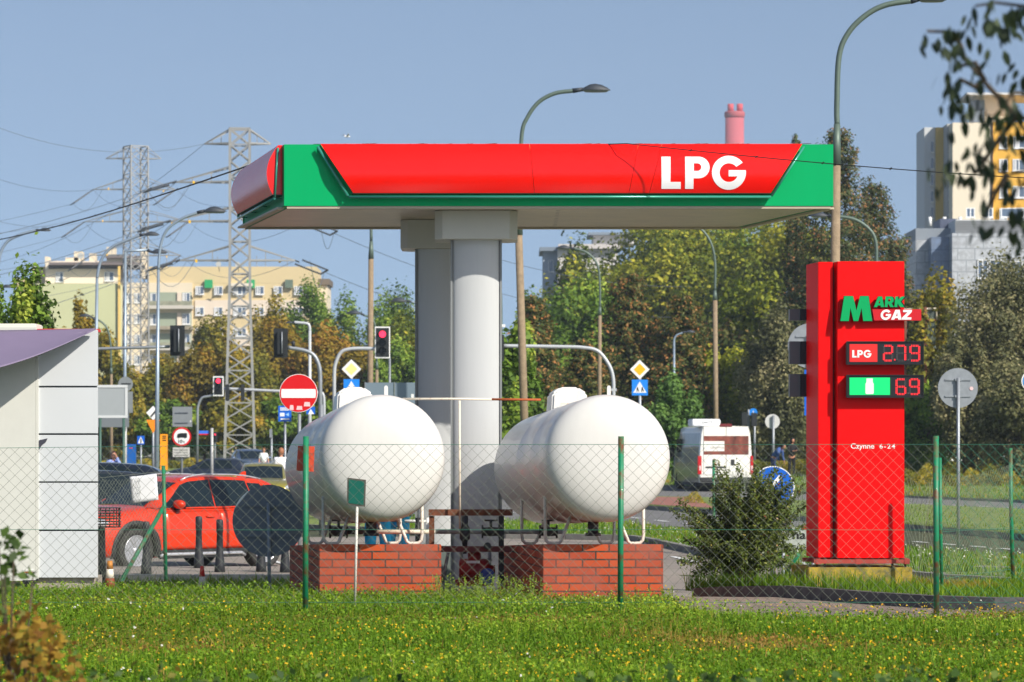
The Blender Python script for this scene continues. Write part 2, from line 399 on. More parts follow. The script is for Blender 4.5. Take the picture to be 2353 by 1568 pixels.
# block paving patch and island kerb in front of the totem
def brickmat(name, c1, c2, mortar, scale, bw, rh, ms, vary=True, axis='XZ', rough=.7, off=(0, 0, 0), bump=.4):
    m = bpy.data.materials.new(name); m.use_nodes = True; MATS[name] = m
    n = m.node_tree; b = n.nodes['Principled BSDF']; b.inputs['Roughness'].default_value = rough
    t = n.nodes.new('ShaderNodeTexCoord'); sp = n.nodes.new('ShaderNodeSeparateXYZ'); cb = n.nodes.new('ShaderNodeCombineXYZ')
    n.links.new(t.outputs['Object'], sp.inputs[0])
    if axis == 'XY': n.links.new(sp.outputs[0], cb.inputs[0]); n.links.new(sp.outputs[1], cb.inputs[1])
    else:
        ad = n.nodes.new('ShaderNodeMath'); ad.operation = 'ADD'; n.links.new(sp.outputs[0], ad.inputs[0]); n.links.new(sp.outputs[1], ad.inputs[1])
        n.links.new(ad.outputs[0], cb.inputs[0]); n.links.new(sp.outputs[2], cb.inputs[1])
    mp = n.nodes.new('ShaderNodeMapping'); mp.inputs['Location'].default_value = off; n.links.new(cb.outputs[0], mp.inputs[0])
    br = n.nodes.new('ShaderNodeTexBrick'); br.inputs['Scale'].default_value = 1
    br.inputs['Brick Width'].default_value = bw; br.inputs['Row Height'].default_value = rh; br.inputs['Mortar Size'].default_value = ms
    br.inputs['Color1'].default_value = (*c1, 1); br.inputs['Color2'].default_value = (*c2, 1); br.inputs['Mortar'].default_value = (*mortar, 1)
    br.inputs['Bias'].default_value = -.2; br.inputs['Mortar Smooth'].default_value = .1
    n.links.new(mp.outputs[0], br.inputs['Vector'])
    no = n.nodes.new('ShaderNodeTexNoise'); no.inputs['Scale'].default_value = 2.2; no.inputs['Detail'].default_value = 7; n.links.new(mp.outputs[0], no.inputs['Vector'])
    mx = n.nodes.new('ShaderNodeMix'); mx.data_type = 'RGBA'; mx.blend_type = 'MIX'
    r = n.nodes.new('ShaderNodeMapRange'); r.inputs[1].default_value = .38; r.inputs[2].default_value = .66; r.inputs[4].default_value = .8
    n.links.new(no.outputs[0], r.inputs[0]); n.links.new(r.outputs[0], mx.inputs[0])
    n.links.new(br.outputs[0], mx.inputs[6]); mx.inputs[7].default_value = (*[a * .5 + .055 for a in c1], 1)
    n.links.new(mx.outputs[2], b.inputs['Base Color'])
    bp = n.nodes.new('ShaderNodeBump'); bp.inputs['Strength'].default_value = bump; bp.inputs['Distance'].default_value = .01; bp.invert = True
    n.links.new(br.outputs['Fac'], bp.inputs['Height']); n.links.new(bp.outputs[0], b.inputs['Normal'])
    return m
pavers = brickmat('block_paving', srgb(150, 134, 118), srgb(128, 112, 100), srgb(80, 70, 60), 1, .2, .1, .012, axis='XY', rough=.9)
sheet('block_paving', [(1.4, 28.4, 0), (7, 28.2, 0)], [(1.5, 34.5, 0), (1.9, 34.3, 0), (3.0, 32.2, 0), (3.9, 30.68, 0), (4.4, 30.33, 0), (7, 29.98, 0)], pavers, .012, 6, 'brown block paving in front of the island kerb')
KL = [Vector((1.86, 34.4, 0)), Vector((2.15, 33.9, 0)), Vector((2.7, 32.85, 0)), Vector((3.0, 32.25, 0)), Vector((3.45, 31.35, 0)), Vector((3.9, 30.7, 0)), Vector((4.4, 30.35, 0)), Vector((7, 30.0, 0))]
kk = kerb('island_kerb', KL, .13, .1, label='dark concrete kerb of the grass island under the totem')
kk.data.materials.clear(); kk.data.materials.append(mat('dark_kerb', srgb(92, 90, 90), .9, var=.2, vscale=8))
sheet('island_grass_base', [p + Vector((0, .1, 0)) for p in KL], [Vector((1.8, 34.9, 0)), Vector((2.0, 36.4, 0)), Vector((3.0, 39, 0)), Vector((5.2, 42, 0)), Vector((9, 44, 0))], turf, .125, 6, 'raised grass island carrying the totem')

# ---------------------------------------------------------------- grass blades (stuff)
rs = np.random.RandomState(3)
def lownoise(x, y, s, seed):
    r = np.random.RandomState(seed); v = 0
    for k in range(7):
        a = r.uniform(0, 6.28); f = s * r.uniform(.6, 2.4); v = v + np.sin(x * f * math.cos(a) + y * f * math.sin(a) + r.uniform(0, 6.28))
    return v / 3.0
def blades(name, x, y, z, h, wd, tint, m, label, bend=.35):
    n = len(x); a = rs.uniform(0, 6.283, n); dx, dy = np.cos(a), np.sin(a)
    ln = rs.normal(0, bend, n) * h; lb = rs.uniform(0, 6.283, n); lx, ly = np.cos(lb) * ln, np.sin(lb) * ln
    P = np.zeros((n, 5, 3))
    P[:, 0] = np.stack([x - dx * wd / 2, y - dy * wd / 2, z - .01], 1); P[:, 1] = np.stack([x + dx * wd / 2, y + dy * wd / 2, z - .01], 1)
    P[:, 2] = np.stack([x + dx * wd * .42 + lx * .35, y + dy * wd * .42 + ly * .35, z + h * .55], 1)
    P[:, 3] = np.stack([x - dx * wd * .42 + lx * .35, y - dy * wd * .42 + ly * .35, z + h * .55], 1)
    P[:, 4] = np.stack([x + lx, y + ly, z + h * (1 - .25 * np.minimum(1, np.abs(ln / h)))], 1)
    me = bpy.data.meshes.new(name); me.vertices.add(5 * n); me.loops.add(7 * n); me.polygons.add(2 * n)
    me.vertices.foreach_set('co', P.ravel().astype(np.float32))
    base = np.arange(n)[:, None] * 5
    me.loops.foreach_set('vertex_index', (base + np.array([0, 1, 2, 3, 3, 2, 4])).ravel().astype(np.int32))
    me.polygons.foreach_set('loop_start', (np.arange(n)[:, None] * 7 + np.array([0, 4])).ravel().astype(np.int32))
    me.polygons.foreach_set('loop_total', np.tile(np.array([4, 3]), n).astype(np.int32))
    at = me.attributes.new('tint', 'FLOAT', 'POINT'); tt = np.repeat(tint, 5).reshape(n, 5); tt[:, 4] += .05; at.data.foreach_set('value', tt.ravel().astype(np.float32))
    me.materials.append(m); me.update(calc_edges=True)
    o = link(name, me); struct(o, label, 'stuff'); o['category'] = 'grass'; return o
grassm = leafmat('grass', [(0, (.46, .29, .08)), (.16, (.36, .27, .04)), (.3, (.22, .29, .016)), (.55, (.15, .285, .010)), (.8, (.08, .20, .008)), (1, (.38, .50, .04))], .45)
HN = np.vectorize(lambda y: H(0, y))
def scatter(n, y0, y1, wx=1.2, sel=None):
    y = rs.uniform(y0, y1, int(n * 1.6)); x = rs.uniform(-1, 1, int(n * 1.6)) * (1176 * y1 / F + wx)
    ok = np.abs(x) < 1176 * y / F + wx
    if sel is not None: ok &= sel(x, y)
    return x[ok][:n], y[ok][:n]
def kline(x): return np.interp(x, [p.x for p in KL], [p.y for p in KL])
def edge_sel(x, y):      # the lawn ends at the block paving and at the forecourt
    lim = np.interp(x, [-6, -2.2, 1.45, 1.55, 1.8, 3.6, 4.3, 6], [35.1, 34.3, 33.0, 30.0, 29.15, 28.9, 29.7, 30.0]) + .12 * lownoise(x, y, 3, 9)
    ped = ((x > -1.96) & (x < -.7) & (y > 32.82)) | ((x > .28) & (x < 1.53) & (y > 32.82))
    return (y < lim) & ~ped
x, y = scatter(175000, 19.5, 35.2, 1.3, edge_sel)
pat = lownoise(x, y, 1.1, 5); dry = lownoise(x, y, 1.6, 21); band = np.exp(-((y - 29.0) / 1.3) ** 2)
h = np.clip(rs.gamma(5, .0165, len(x)) * (1 + .5 * pat), .02, .2) * np.interp(y, [20, 30, 33, 35], [.85, .95, .85, .6]) * (1 - .35 * band)
tint = np.clip(.62 + .2 * pat + rs.normal(0, .15, len(x)) - .5 * np.clip(dry - .35, 0, 1) - .22 * band * (dry > -.3), .02, .98)
tint[rs.uniform(size=len(x)) < .04] = .05
blades('meadow_grass', x, y, HN(y), h, rs.uniform(.006, .012, len(x)), tint, grassm, 'long green meadow grass filling the foreground', .6)
x, y = scatter(95000, 19.5, 35.2, 1.3, edge_sel); pat = lownoise(x, y, 1.1, 5)
hz_ = np.clip(rs.gamma(4, .018, len(x)) * (1 + .4 * pat), .01, .17) * np.interp(y, [20, 33, 35], [1, .95, .7])
t_ = np.clip(.58 + .22 * pat + rs.normal(0, .15, len(x)) - .3 * np.clip(lownoise(x, y, 1.6, 21) - .3, 0, 1), 0, 1)
o = link('clover_leaves', leaf_mesh('clover_leaves', np.stack([x, y, HN(y) + hz_], 1), rs.normal(0, .7, (len(x), 3)) + np.array([.1, -.3, .8]), rs.uniform(.012, .034, len(x)), t_, .7,
    leafmat('clover', [(0, (.38, .20, .05)), (.14, (.25, .21, .03)), (.35, (.075, .15, .008)), (.6, (.14, .27, .010)), (.85, (.25, .40, .02)), (1, (.42, .50, .04))], .4), rs)); struct(o, 'clover and small leafy weeds among the meadow grass', 'stuff'); o['category'] = 'grass'
x = rs.uniform(-8, -2.1, 26000); y = rs.uniform(34.6, 45.6, 26000); ok = ~((x > -2.6) & (y < 37)); x, y = x[ok], y[ok]
blades('kerb_grass', x, y, HN(y) - .01, rs.gamma(5, .016, len(x)), rs.uniform(.008, .014, len(x)), np.clip(.5 + rs.normal(0, .2, len(x)), .02, .98), grassm, 'grass and weeds in front of the pale kerb wall', .6)
# grass on the totem island, thicker and longer
def isl(x, y):
    return (x > 1.85 + .1 * lownoise(y, x, 4, 2)) & (y > kline(x) + .12) & (x < 6.2) & (y < 35.4 + .8 * np.clip(x - 2, 0, 5)) & ~((x > 3.0) & (x < 3.96) & (y > 32.72) & (y < 33.6))
x = rs.uniform(1.8, 6.4, 60000); y = rs.uniform(29.9, 39, 60000); ok = isl(x, y); x, y = x[ok], y[ok]
h = np.interp(x, [2, 3.9, 4.3], [1, 1, .6]) * np.interp(y, [31, 32.6, 33.5], [.75, .7, 1.0]) * np.clip(rs.gamma(7, .019, len(x)) * (1 + .3 * lownoise(x, y, 2, 8)), .05, .34)
tint = np.clip(.66 + .12 * lownoise(x, y, 2.5, 4) + rs.normal(0, .15, len(x)), .02, .98)
dr = np.exp(-((x - 4.35) / .5) ** 2) * (y > 32); tint -= dr * .5; tint = np.clip(tint, .02, .98)
blades('island_grass', x, y, HN(y) + .12, h, rs.uniform(.006, .011, len(x)), tint, grassm, 'longer bright grass tufts around the totem base', .45)
# roadside strips: coarser tufts far away
def strip_blades(name, La, Lb, n, hh, wdd, label, base=.55, q0=900, q1=2500):
    q = rs.uniform(q0, q1, n); t = rs.uniform(0, 1, n)
    a = np.interp(q, [p[0] for p in La], [p[1] for p in La]); b = np.interp(q, [p[0] for p in Lb], [p[1] for p in Lb])
    P = [GH(qq, aa * (1 - tt) + bb * tt) for qq, aa, bb, tt in zip(q, a, b, t)]
    x = np.array([p.x for p in P]); y = np.array([p.y for p in P])
    h = rs.gamma(6, hh / 12, n); tint = np.clip(base + .2 * lownoise(x, y, .9, 31) + rs.normal(0, .14, n), .02, .98)
    return blades(name, x, y, HN(y) + .05, h, rs.uniform(.7, 1.3, n) * wdd, tint, grassm, label, .4)
strip_blades('strip_grass', L0n, L0, 16000, .14, .02, 'mown grass strip beside the near road')
strip_blades('median_grass', L1, L3, 14000, .16, .03, 'grass growing on the median', .5, 1640)
strip_blades('verge_grass', L4, L5, 16000, .25, .06, 'rough grass verge beyond the far carriageway', .42, 1100)
# flowers (uncountable: stuff)
def flowers(name, x, y, zb, h, r, m, label, stem=True):
    mb = []; n = len(x)
    pos = np.stack([x, y, zb + h], 1); nr = rs.normal(0, .5, (n, 3)) + np.array([.3, -.6, .9])
    k = np.repeat(np.arange(n), 3); p2 = pos[k] + rs.normal(0, .35, (len(k), 3)) * r[k][:, None]
    me = leaf_mesh(name, p2, nr[k], r[k] * 2.0, rs.uniform(0, 1, len(k)), .8, m, rs)
    o = link(name, me); struct(o, label, 'stuff'); o['category'] = 'flowers'; return o
yel = leafmat('yellow_petals', [(0, (.70, .34, .01)), (.5, (.78, .52, .015)), (1, (.6, .5, .03))], .3); wht = leafmat('white_petals', [(0, (.6, .6, .52)), (1, (.75, .74, .66))], .2)
x, y = scatter(3400, 19.5, 33.5, .8, lambda x, y: edge_sel(x, y) & (lownoise(x, y, 1.2, 77) + .45 * (26.5 - y) / 3 + .25 * (x > 0) > .3))
flowers('yellow_flowers', x, y, HN(y), rs.uniform(.08, .2, len(x)), rs.uniform(.0045, .009, len(x)), yel, 'small yellow flowers scattered through the meadow')
x, y = scatter(130, 20, 34.5, .8, lambda x, y: edge_sel(x, y) & (lownoise(x, y, 1.5, 41) > .1))
flowers('white_flowers', x, y, HN(y), rs.uniform(.12, .24, len(x)), rs.uniform(.005, .011, len(x)), wht, 'white clover-like flower heads in the meadow')
q = rs.uniform(1150, 2400, 420); t = rs.uniform(0, 1, 420) ** 1.5
P = [GH(a, np.interp(a, [p[0] for p in L0n], [p[1] for p in L0n]) * (1 - c) + np.interp(a, [p[0] for p in L0], [p[1] for p in L0]) * c) for a, c in zip(q, 1 - t)]
x = np.array([p.x for p in P]); y = np.array([p.y for p in P])
flowers('daisies', x, y, np.zeros(len(x)), rs.uniform(.05, .1, len(x)), np.full(len(x), .013), wht, 'daisies on the strip beside the road')
# taller weeds by the pedestals: stems with small leaves and buds
weedm = leafmat('weed_leaf', [(0, (.28, .34, .05)), (.6, (.18, .3, .03)), (1, (.34, .42, .08))], .4)
wp = []; wn = []; ws = []; wt = []
for i in range(170):
    X = rs.uniform(-3.2, 1.7) if i % 3 else rs.uniform(-.9, .35); Y = rs.uniform(31.2, 32.8)
    hh = rs.uniform(.2, .34) if -.8 < X < .4 else rs.uniform(.1, .24)
    lx, ly = rs.normal(0, .06, 2)
    for k in range(26):
        t = rs.uniform(.15, 1); sp = .05 * (1 - .4 * t)
        wp.append((X + lx * t + rs.normal(0, sp), Y + ly * t + rs.normal(0, sp), .36 + hh * t)); wn.append(rs.normal(0, 1, 3) + (0, -.3, .6)); ws.append(rs.uniform(.012, .03)); wt.append(rs.uniform(0, 1))
    for k in range(14):
        t = k / 13; wp.append((X + lx * t, Y + ly * t, .36 + hh * t)); wn.append(np.array((rs.normal(), -1., 0))); ws.append(.03); wt.append(.4)
o = link('weeds', leaf_mesh('weeds', np.array(wp), np.array(wn), np.array(ws), np.array(wt), .4, weedm, rs)); struct(o, 'leafy green weeds growing up against the pedestals', 'stuff'); o['category'] = 'weeds'
# ---------------------------------------------------------------- shared paints
white_paint = mat('white_tank_paint', srgb(208, 206, 201), .36, var=.02, vscale=3, coat=.15, dirt=srgb(182, 176, 164), dscale=1.6, damt=.42, spec=.4, stretch=(5, 5, .9))
galv = mat('galvanised', srgb(150, 155, 160), .5, .55, var=.12, vscale=8)
lampgreen = mat('lamp_green', srgb(92, 108, 98), .5, .2, var=.08)
concpole = mat('pole_concrete', srgb(140, 122, 98), .9, var=.22, vscale=9, bump=.5, bscale=30)
dark = mat('dark_plastic', srgb(38, 40, 44), .5)
lampdark = mat('lamp_dark', srgb(50, 56, 64), .6, .0)
signback = mat('sign_back', srgb(135, 140, 142), .55, .3, var=.06)
white = mat('white_paint', srgb(232, 232, 228), .5, var=.03)
red_sign = mat('sign_red', srgb(205, 12, 16), .4)
blue_sign = mat('sign_blue', srgb(10, 95, 200), .4)
yellow_sign = mat('sign_yellow', srgb(250, 180, 10), .4)
black = mat('black_paint', srgb(18, 18, 20), .5)
rusty = mat('rusty_green', srgb(12, 122, 82), .5, var=.15, vscale=12, dirt=srgb(104, 56, 28), dscale=7, damt=.78, coat=.1)
rusty_white = mat('rusty_white', srgb(222, 212, 192), .6, dirt=srgb(160, 90, 40), dscale=14, damt=.62)
rust = mat('rust', srgb(105, 62, 40), .85, var=.4, vscale=14, dirt=srgb(140, 110, 70), dscale=10, damt=.6, bump=.3)
wire = mat('fence_wire', srgb(112, 118, 106), .65, .0, spec=.2)
wire_g = mat('fence_wire_green', srgb(60, 125, 100), .6, .1)

# ---------------------------------------------------------------- brick pedestals
brick = brickmat('clinker_brick', srgb(190, 76, 26), srgb(152, 50, 24), srgb(58, 50, 44), 1, .262, .0785, .0085, rough=.85, off=(0, .012, 0))
def pedestal(x0, x1, y0, y1, k, label):
    mb = MB().skewbox(0, x1 - x0, 0, y1 - y0, 0, .69, k); mb.v = [(v[0], v[1], v[2] - (.036 * v[1] if v[2] > .1 else 0)) for v in mb.v]
    o = mb.build('brick_pedestal', brick, bevel=.006); o.location = (x0, y0, .28)
    return tag(o, label, 'brick pedestal', 'brick pedestals under the tanks')
pedestal(-1.905, -.698, 32.85, 36.5, .146, 'red brick pedestal under the left tank, its foot lost in grass')
pedestal(.303, 1.493, 32.85, 36.5, .124, 'red brick pedestal under the right tank beside the forecourt')

# ---------------------------------------------------------------- LPG tanks
def tank(xc, k, label):
    a = math.atan(k); Yf = 32.65   # the row stands on ground falling away: 2 degrees of tilt
    t = thing('gas_tank', label, 'gas tank', (xc, Yf, .97), a, 'white gas tanks on brick pedestals'); t.rotation_euler = (-.030, 0, a)
    r, L, zc = .622, 4.9, .85
    M = Matrix.Translation((0, 0, zc)) @ Matrix.Rotation(R(-90), 4, 'X')        # local z -> +y
    prof = []
    for i in range(14):
        th = math.pi / 2 * (i / 14) ** .85; prof.append((max(1e-5, r * math.sin(th) ** .74), -.28 * math.cos(th) ** .74))
    prof += [(r, .02), (r + .004, .045), (r + .004, .065), (r, .08), (r, 1.2), (r + .005, 1.22), (r, 1.24), (r, 2.5), (r + .005, 2.52), (r, 2.54), (r, L)]
    for i in range(1, 15):
        th = math.pi / 2 * i / 14; prof.append((max(1e-5, r * math.cos(th)), L + .30 * math.sin(th)))
    MB().lathe(prof, M, 72).build('shell', white_paint, t)
    # valve cover: a faceted hood
    mb = MB(); y0 = 3.2; w0, w1, d0, d1 = .2, .155, .26, .19; zb, z1, z2 = zc + r - .08, zc + r + .15, zc + r + .215
    q = [[(-w0, -d0, zb), (w0, -d0, zb), (w0, d0, zb), (-w0, d0, zb)], [(-w0 * .93, -d0 * .95, z1), (w0 * .93, -d0 * .95, z1), (w0 * .93, d0 * .95, z1), (-w0 * .93, d0 * .95, z1)],
         [(-w1 * .62, -d1, z2), (w1 * .62, -d1, z2), (w1 * .62, d1, z2), (-w1 * .62, d1, z2)]]
    vs = [(p[0], p[1] + y0, p[2]) for s in q for p in s]
    fs = [(0, 1, 2, 3), (8, 9, 10, 11)] + [(4 * s + i, 4 * s + (i + 1) % 4, 4 * s + 4 + (i + 1) % 4, 4 * s + 4 + i) for s in range(2) for i in range(4)]
    mb.add(vs, fs); hd = mb.build('valve_cover', white_paint, t, bevel=.022)
    mb = MB(); mb.tube([(-.1, y0 - .3, zc + r - .02), (-.1, y0 - .3, zc + r + .03), (.08, y0 - .3, zc + r + .03), (.08, y0 - .3, zc + r - .02)], .006, 6)
    mb.build('cover_latch', rusty_white, hd)
    for (yy, hgt, xx) in ((.55, .13, .10), (2.6, .17, .06)):
        mb = MB(); w_ = .019
        pr = [(xx - w_, -.03), (xx + w_, -.03), (xx + w_, hgt - .02)] + [(xx + w_ * math.cos(R(b)), hgt - .02 + w_ * math.sin(R(b))) for b in (45, 90, 135)] + [(xx - w_, hgt - .02)]
        mb.prism([(p[0], p[1] + zc + r - .01) for p in pr], yy, yy + .012); mb.build('lifting_lug', white_paint, t)
    # feet: a flat bar standing upright, bent at the foot and rising again to the belly
    for yy in (.95, 3.15):
        for s in (-1, 1):
            mb = MB(); pts = [(s * .5, zc - .36), (s * .5, .1), (s * .492, .045), (s * .465, .016), (s * .42, .012), (s * .37, .012), (s * .345, .03), (s * .24, zc - r + .06)]
            mb.tube([(p[0], yy, p[1]) for p in pts], .017, 8)
            mb.build('leg', mat('leg_paint', srgb(205, 200, 188), .5, dirt=srgb(150, 120, 90), dscale=12, damt=.5), t)
    # black gland and drain under the belly
    mb = MB(); Mx = Matrix.Translation((-.02, .9, zc - r + .05)); mb.lathe([(.09, 0), (.09, -.03), (.055, -.03), (.055, -.16), (.08, -.16), (.08, -.19)], Mx, 20)
    mb.build('drain_flange', dark, t)
    return t
tank(-1.277, .135, 'left white gas tank, behind the small green board')
tank(.932, .105, 'right white gas tank, nearer the red totem')

# ---------------------------------------------------------------- pipework between the tanks
t = thing('pump_frame', 'rusty steel frame with pump and valves between the two pedestals', 'pump frame', (0, 35.0, .45))
def P(q, y, Y): return W(q, y, Y)
mb = MB(); a, b = P(985, 1178, 35.2), P(1178, 1178, 35.2); mb.box(a.x, a.y - .05, a.z - .033, b.x, b.y + .05, b.z + .033); mb.build('beam', rust, t, True)
for q in (992, 1152):
    mb = MB(); p = P(q, 1186, 35.2); mb.box(p.x - .028, p.y - .028, .45, p.x + .028, p.y + .028, p.z); mb.build('post', rust if q < 1000 else black, t, True)
mb = MB(); p = P(1068, 1186, 35.15); mb.lathe([(.035, 0), (.035, -.1), (.055, -.13), (.055, -.24), (.03, -.27), (.02, -.4)], Matrix.Translation(p), 16); mb.build('valve', dark, t, True)
mb = MB(); a, b = P(985, 1262, 35.1), P(1180, 1262, 35.1); mb.box(a.x + .02, a.y - .05, a.z - .03, b.x - .02, b.y + .05, b.z + .03); mb.build('beam', mat('dark_red', srgb(100, 30, 26), .6, var=.3), t, True)
pump = MB(); c = P(1090, 1310, 35.2); pump.lathe([(.1, -.16), (.12, -.14), (.12, .12), (.09, .16), (.05, .16), (.05, .22)], Matrix.Translation(c) @ Matrix.Rotation(R(90), 4, 'Y'), 20)
pump.lathe([(.07, 0), (.07, .18), (.04, .2)], Matrix.Translation(c), 16); pump.box(c.x - .2, c.y - .12, .46, c.x + .2, c.y + .12, c.z - .1); pump.build('pump', mat('pump_red', srgb(150, 22, 20), .45), t, True)
mb = MB(); c = P(1120, 1325, 35.0); mb.lathe([(.08, -.1), (.085, -.08), (.085, .08), (.08, .1)], Matrix.Translation(c) @ Matrix.Rotation(R(90), 4, 'X'), 20); mb.build('motor', mat('motor_blue', srgb(30, 60, 150), .4), t, True)
for (q0, y0, q1, y1) in ((1060, 1262, 1060, 1340), (1125, 1262, 1125, 1345), (1030, 1270, 1015, 1345), (1060, 1300, 1130, 1285)):
    mb = MB(); mb.tube([P(q0, y0, 35.25), P(q1, y1, 35.25)], .018, 8); mb.build('riser_pipe', galv, t, True)
mb = MB(); c = P(1085, 1292, 35.0); mb.box(c.x - .06, c.y - .01, c.z - .012, c.x + .08, c.y + .05, c.z + .012); mb.build('data_plate', white, t, True)
mb = MB(); c = P(1120, 1255, 35.0); mb.lathe([(.035, -.02), (.04, 0), (.035, .02)], Matrix.Translation(c) @ Matrix.Rotation(R(90), 4, 'X'), 20); mb.build('gauge', dark, t, True)
t = thing('feed_pipe', 'thick horizontal pipe with valves running under both tanks', 'pipe', (P(1080, 1222, 35.6).x, 35.6, P(0, 1222, 35.6).z))
MB().tube([P(858, 1222, 35.6), P(1000, 1222, 35.6)], .026, 14).build('white_pipe', rusty_white, t, True)
MB().tube([P(1001, 1222, 35.6), P(1300, 1222, 35.6)], .026, 14).build('grey_pipe', mat('grey_pipe', srgb(150, 160, 158), .5), t, True)
for q in (778, 1128, 1260):
    mb = MB(); c = P(q, 1222, 35.6); mb.lathe([(.03, -.1), (.07, -.1), (.07, -.08), (.045, -.08), (.05, 0), (.045, .08), (.07, .08), (.07, .1), (.03, .1)], Matrix.Translation(c) @ Matrix.Rotation(R(90), 4, 'Y'), 20)
    mb.tube([c, c + Vector((0, 0, .12))], .015, 8); mb.tube([c + Vector((-.07, 0, .12)), c + Vector((.07, 0, .12))], .01, 8); mb.build('valve', mat('valve_dark', srgb(62, 60, 55), .6, var=.2), t, True)
MB().tube([P(779, 1222, 35.6), P(858, 1222, 35.6)], .03, 10).build('coupling', mat('valve_dark'), t, True)
t = thing('vent_pipe', 'thin cream pipe with rust joining the tops of the tanks, one leg down', 'pipe', P(1056, 1215, 35.0))
MB().tube([P(925, 917, 35.0), P(1040, 917, 35.0), P(1130, 918, 35.0)], .0125, 10).build('crossbar', rusty_white, t, True)
MB().tube([P(1130, 918, 35.0), P(1243, 919, 35.0)], .0125, 10).build('rusted_crossbar', mat('orange_rust', srgb(170, 85, 40), .8, var=.3, vscale=20), t, True)
MB().tube([P(1056, 921, 35.0), P(1057, 1215, 35.0)], .0115, 10).build('upright', rusty_white, t, True)
t = thing('low_guard_rail', 'short white rail seen under the belly of the left tank', 'rail', P(960, 1300, 38))
for z in (1198, 1222): MB().tube([P(930, z, 38), P(985, z, 38)], .018, 8).build('rail', white, t, True)
for q in (960, 984): MB().tube([P(q, 1190, 38), P(q, 1300, 38)], .03, 8).build('post', white if q > 970 else black, t, True)

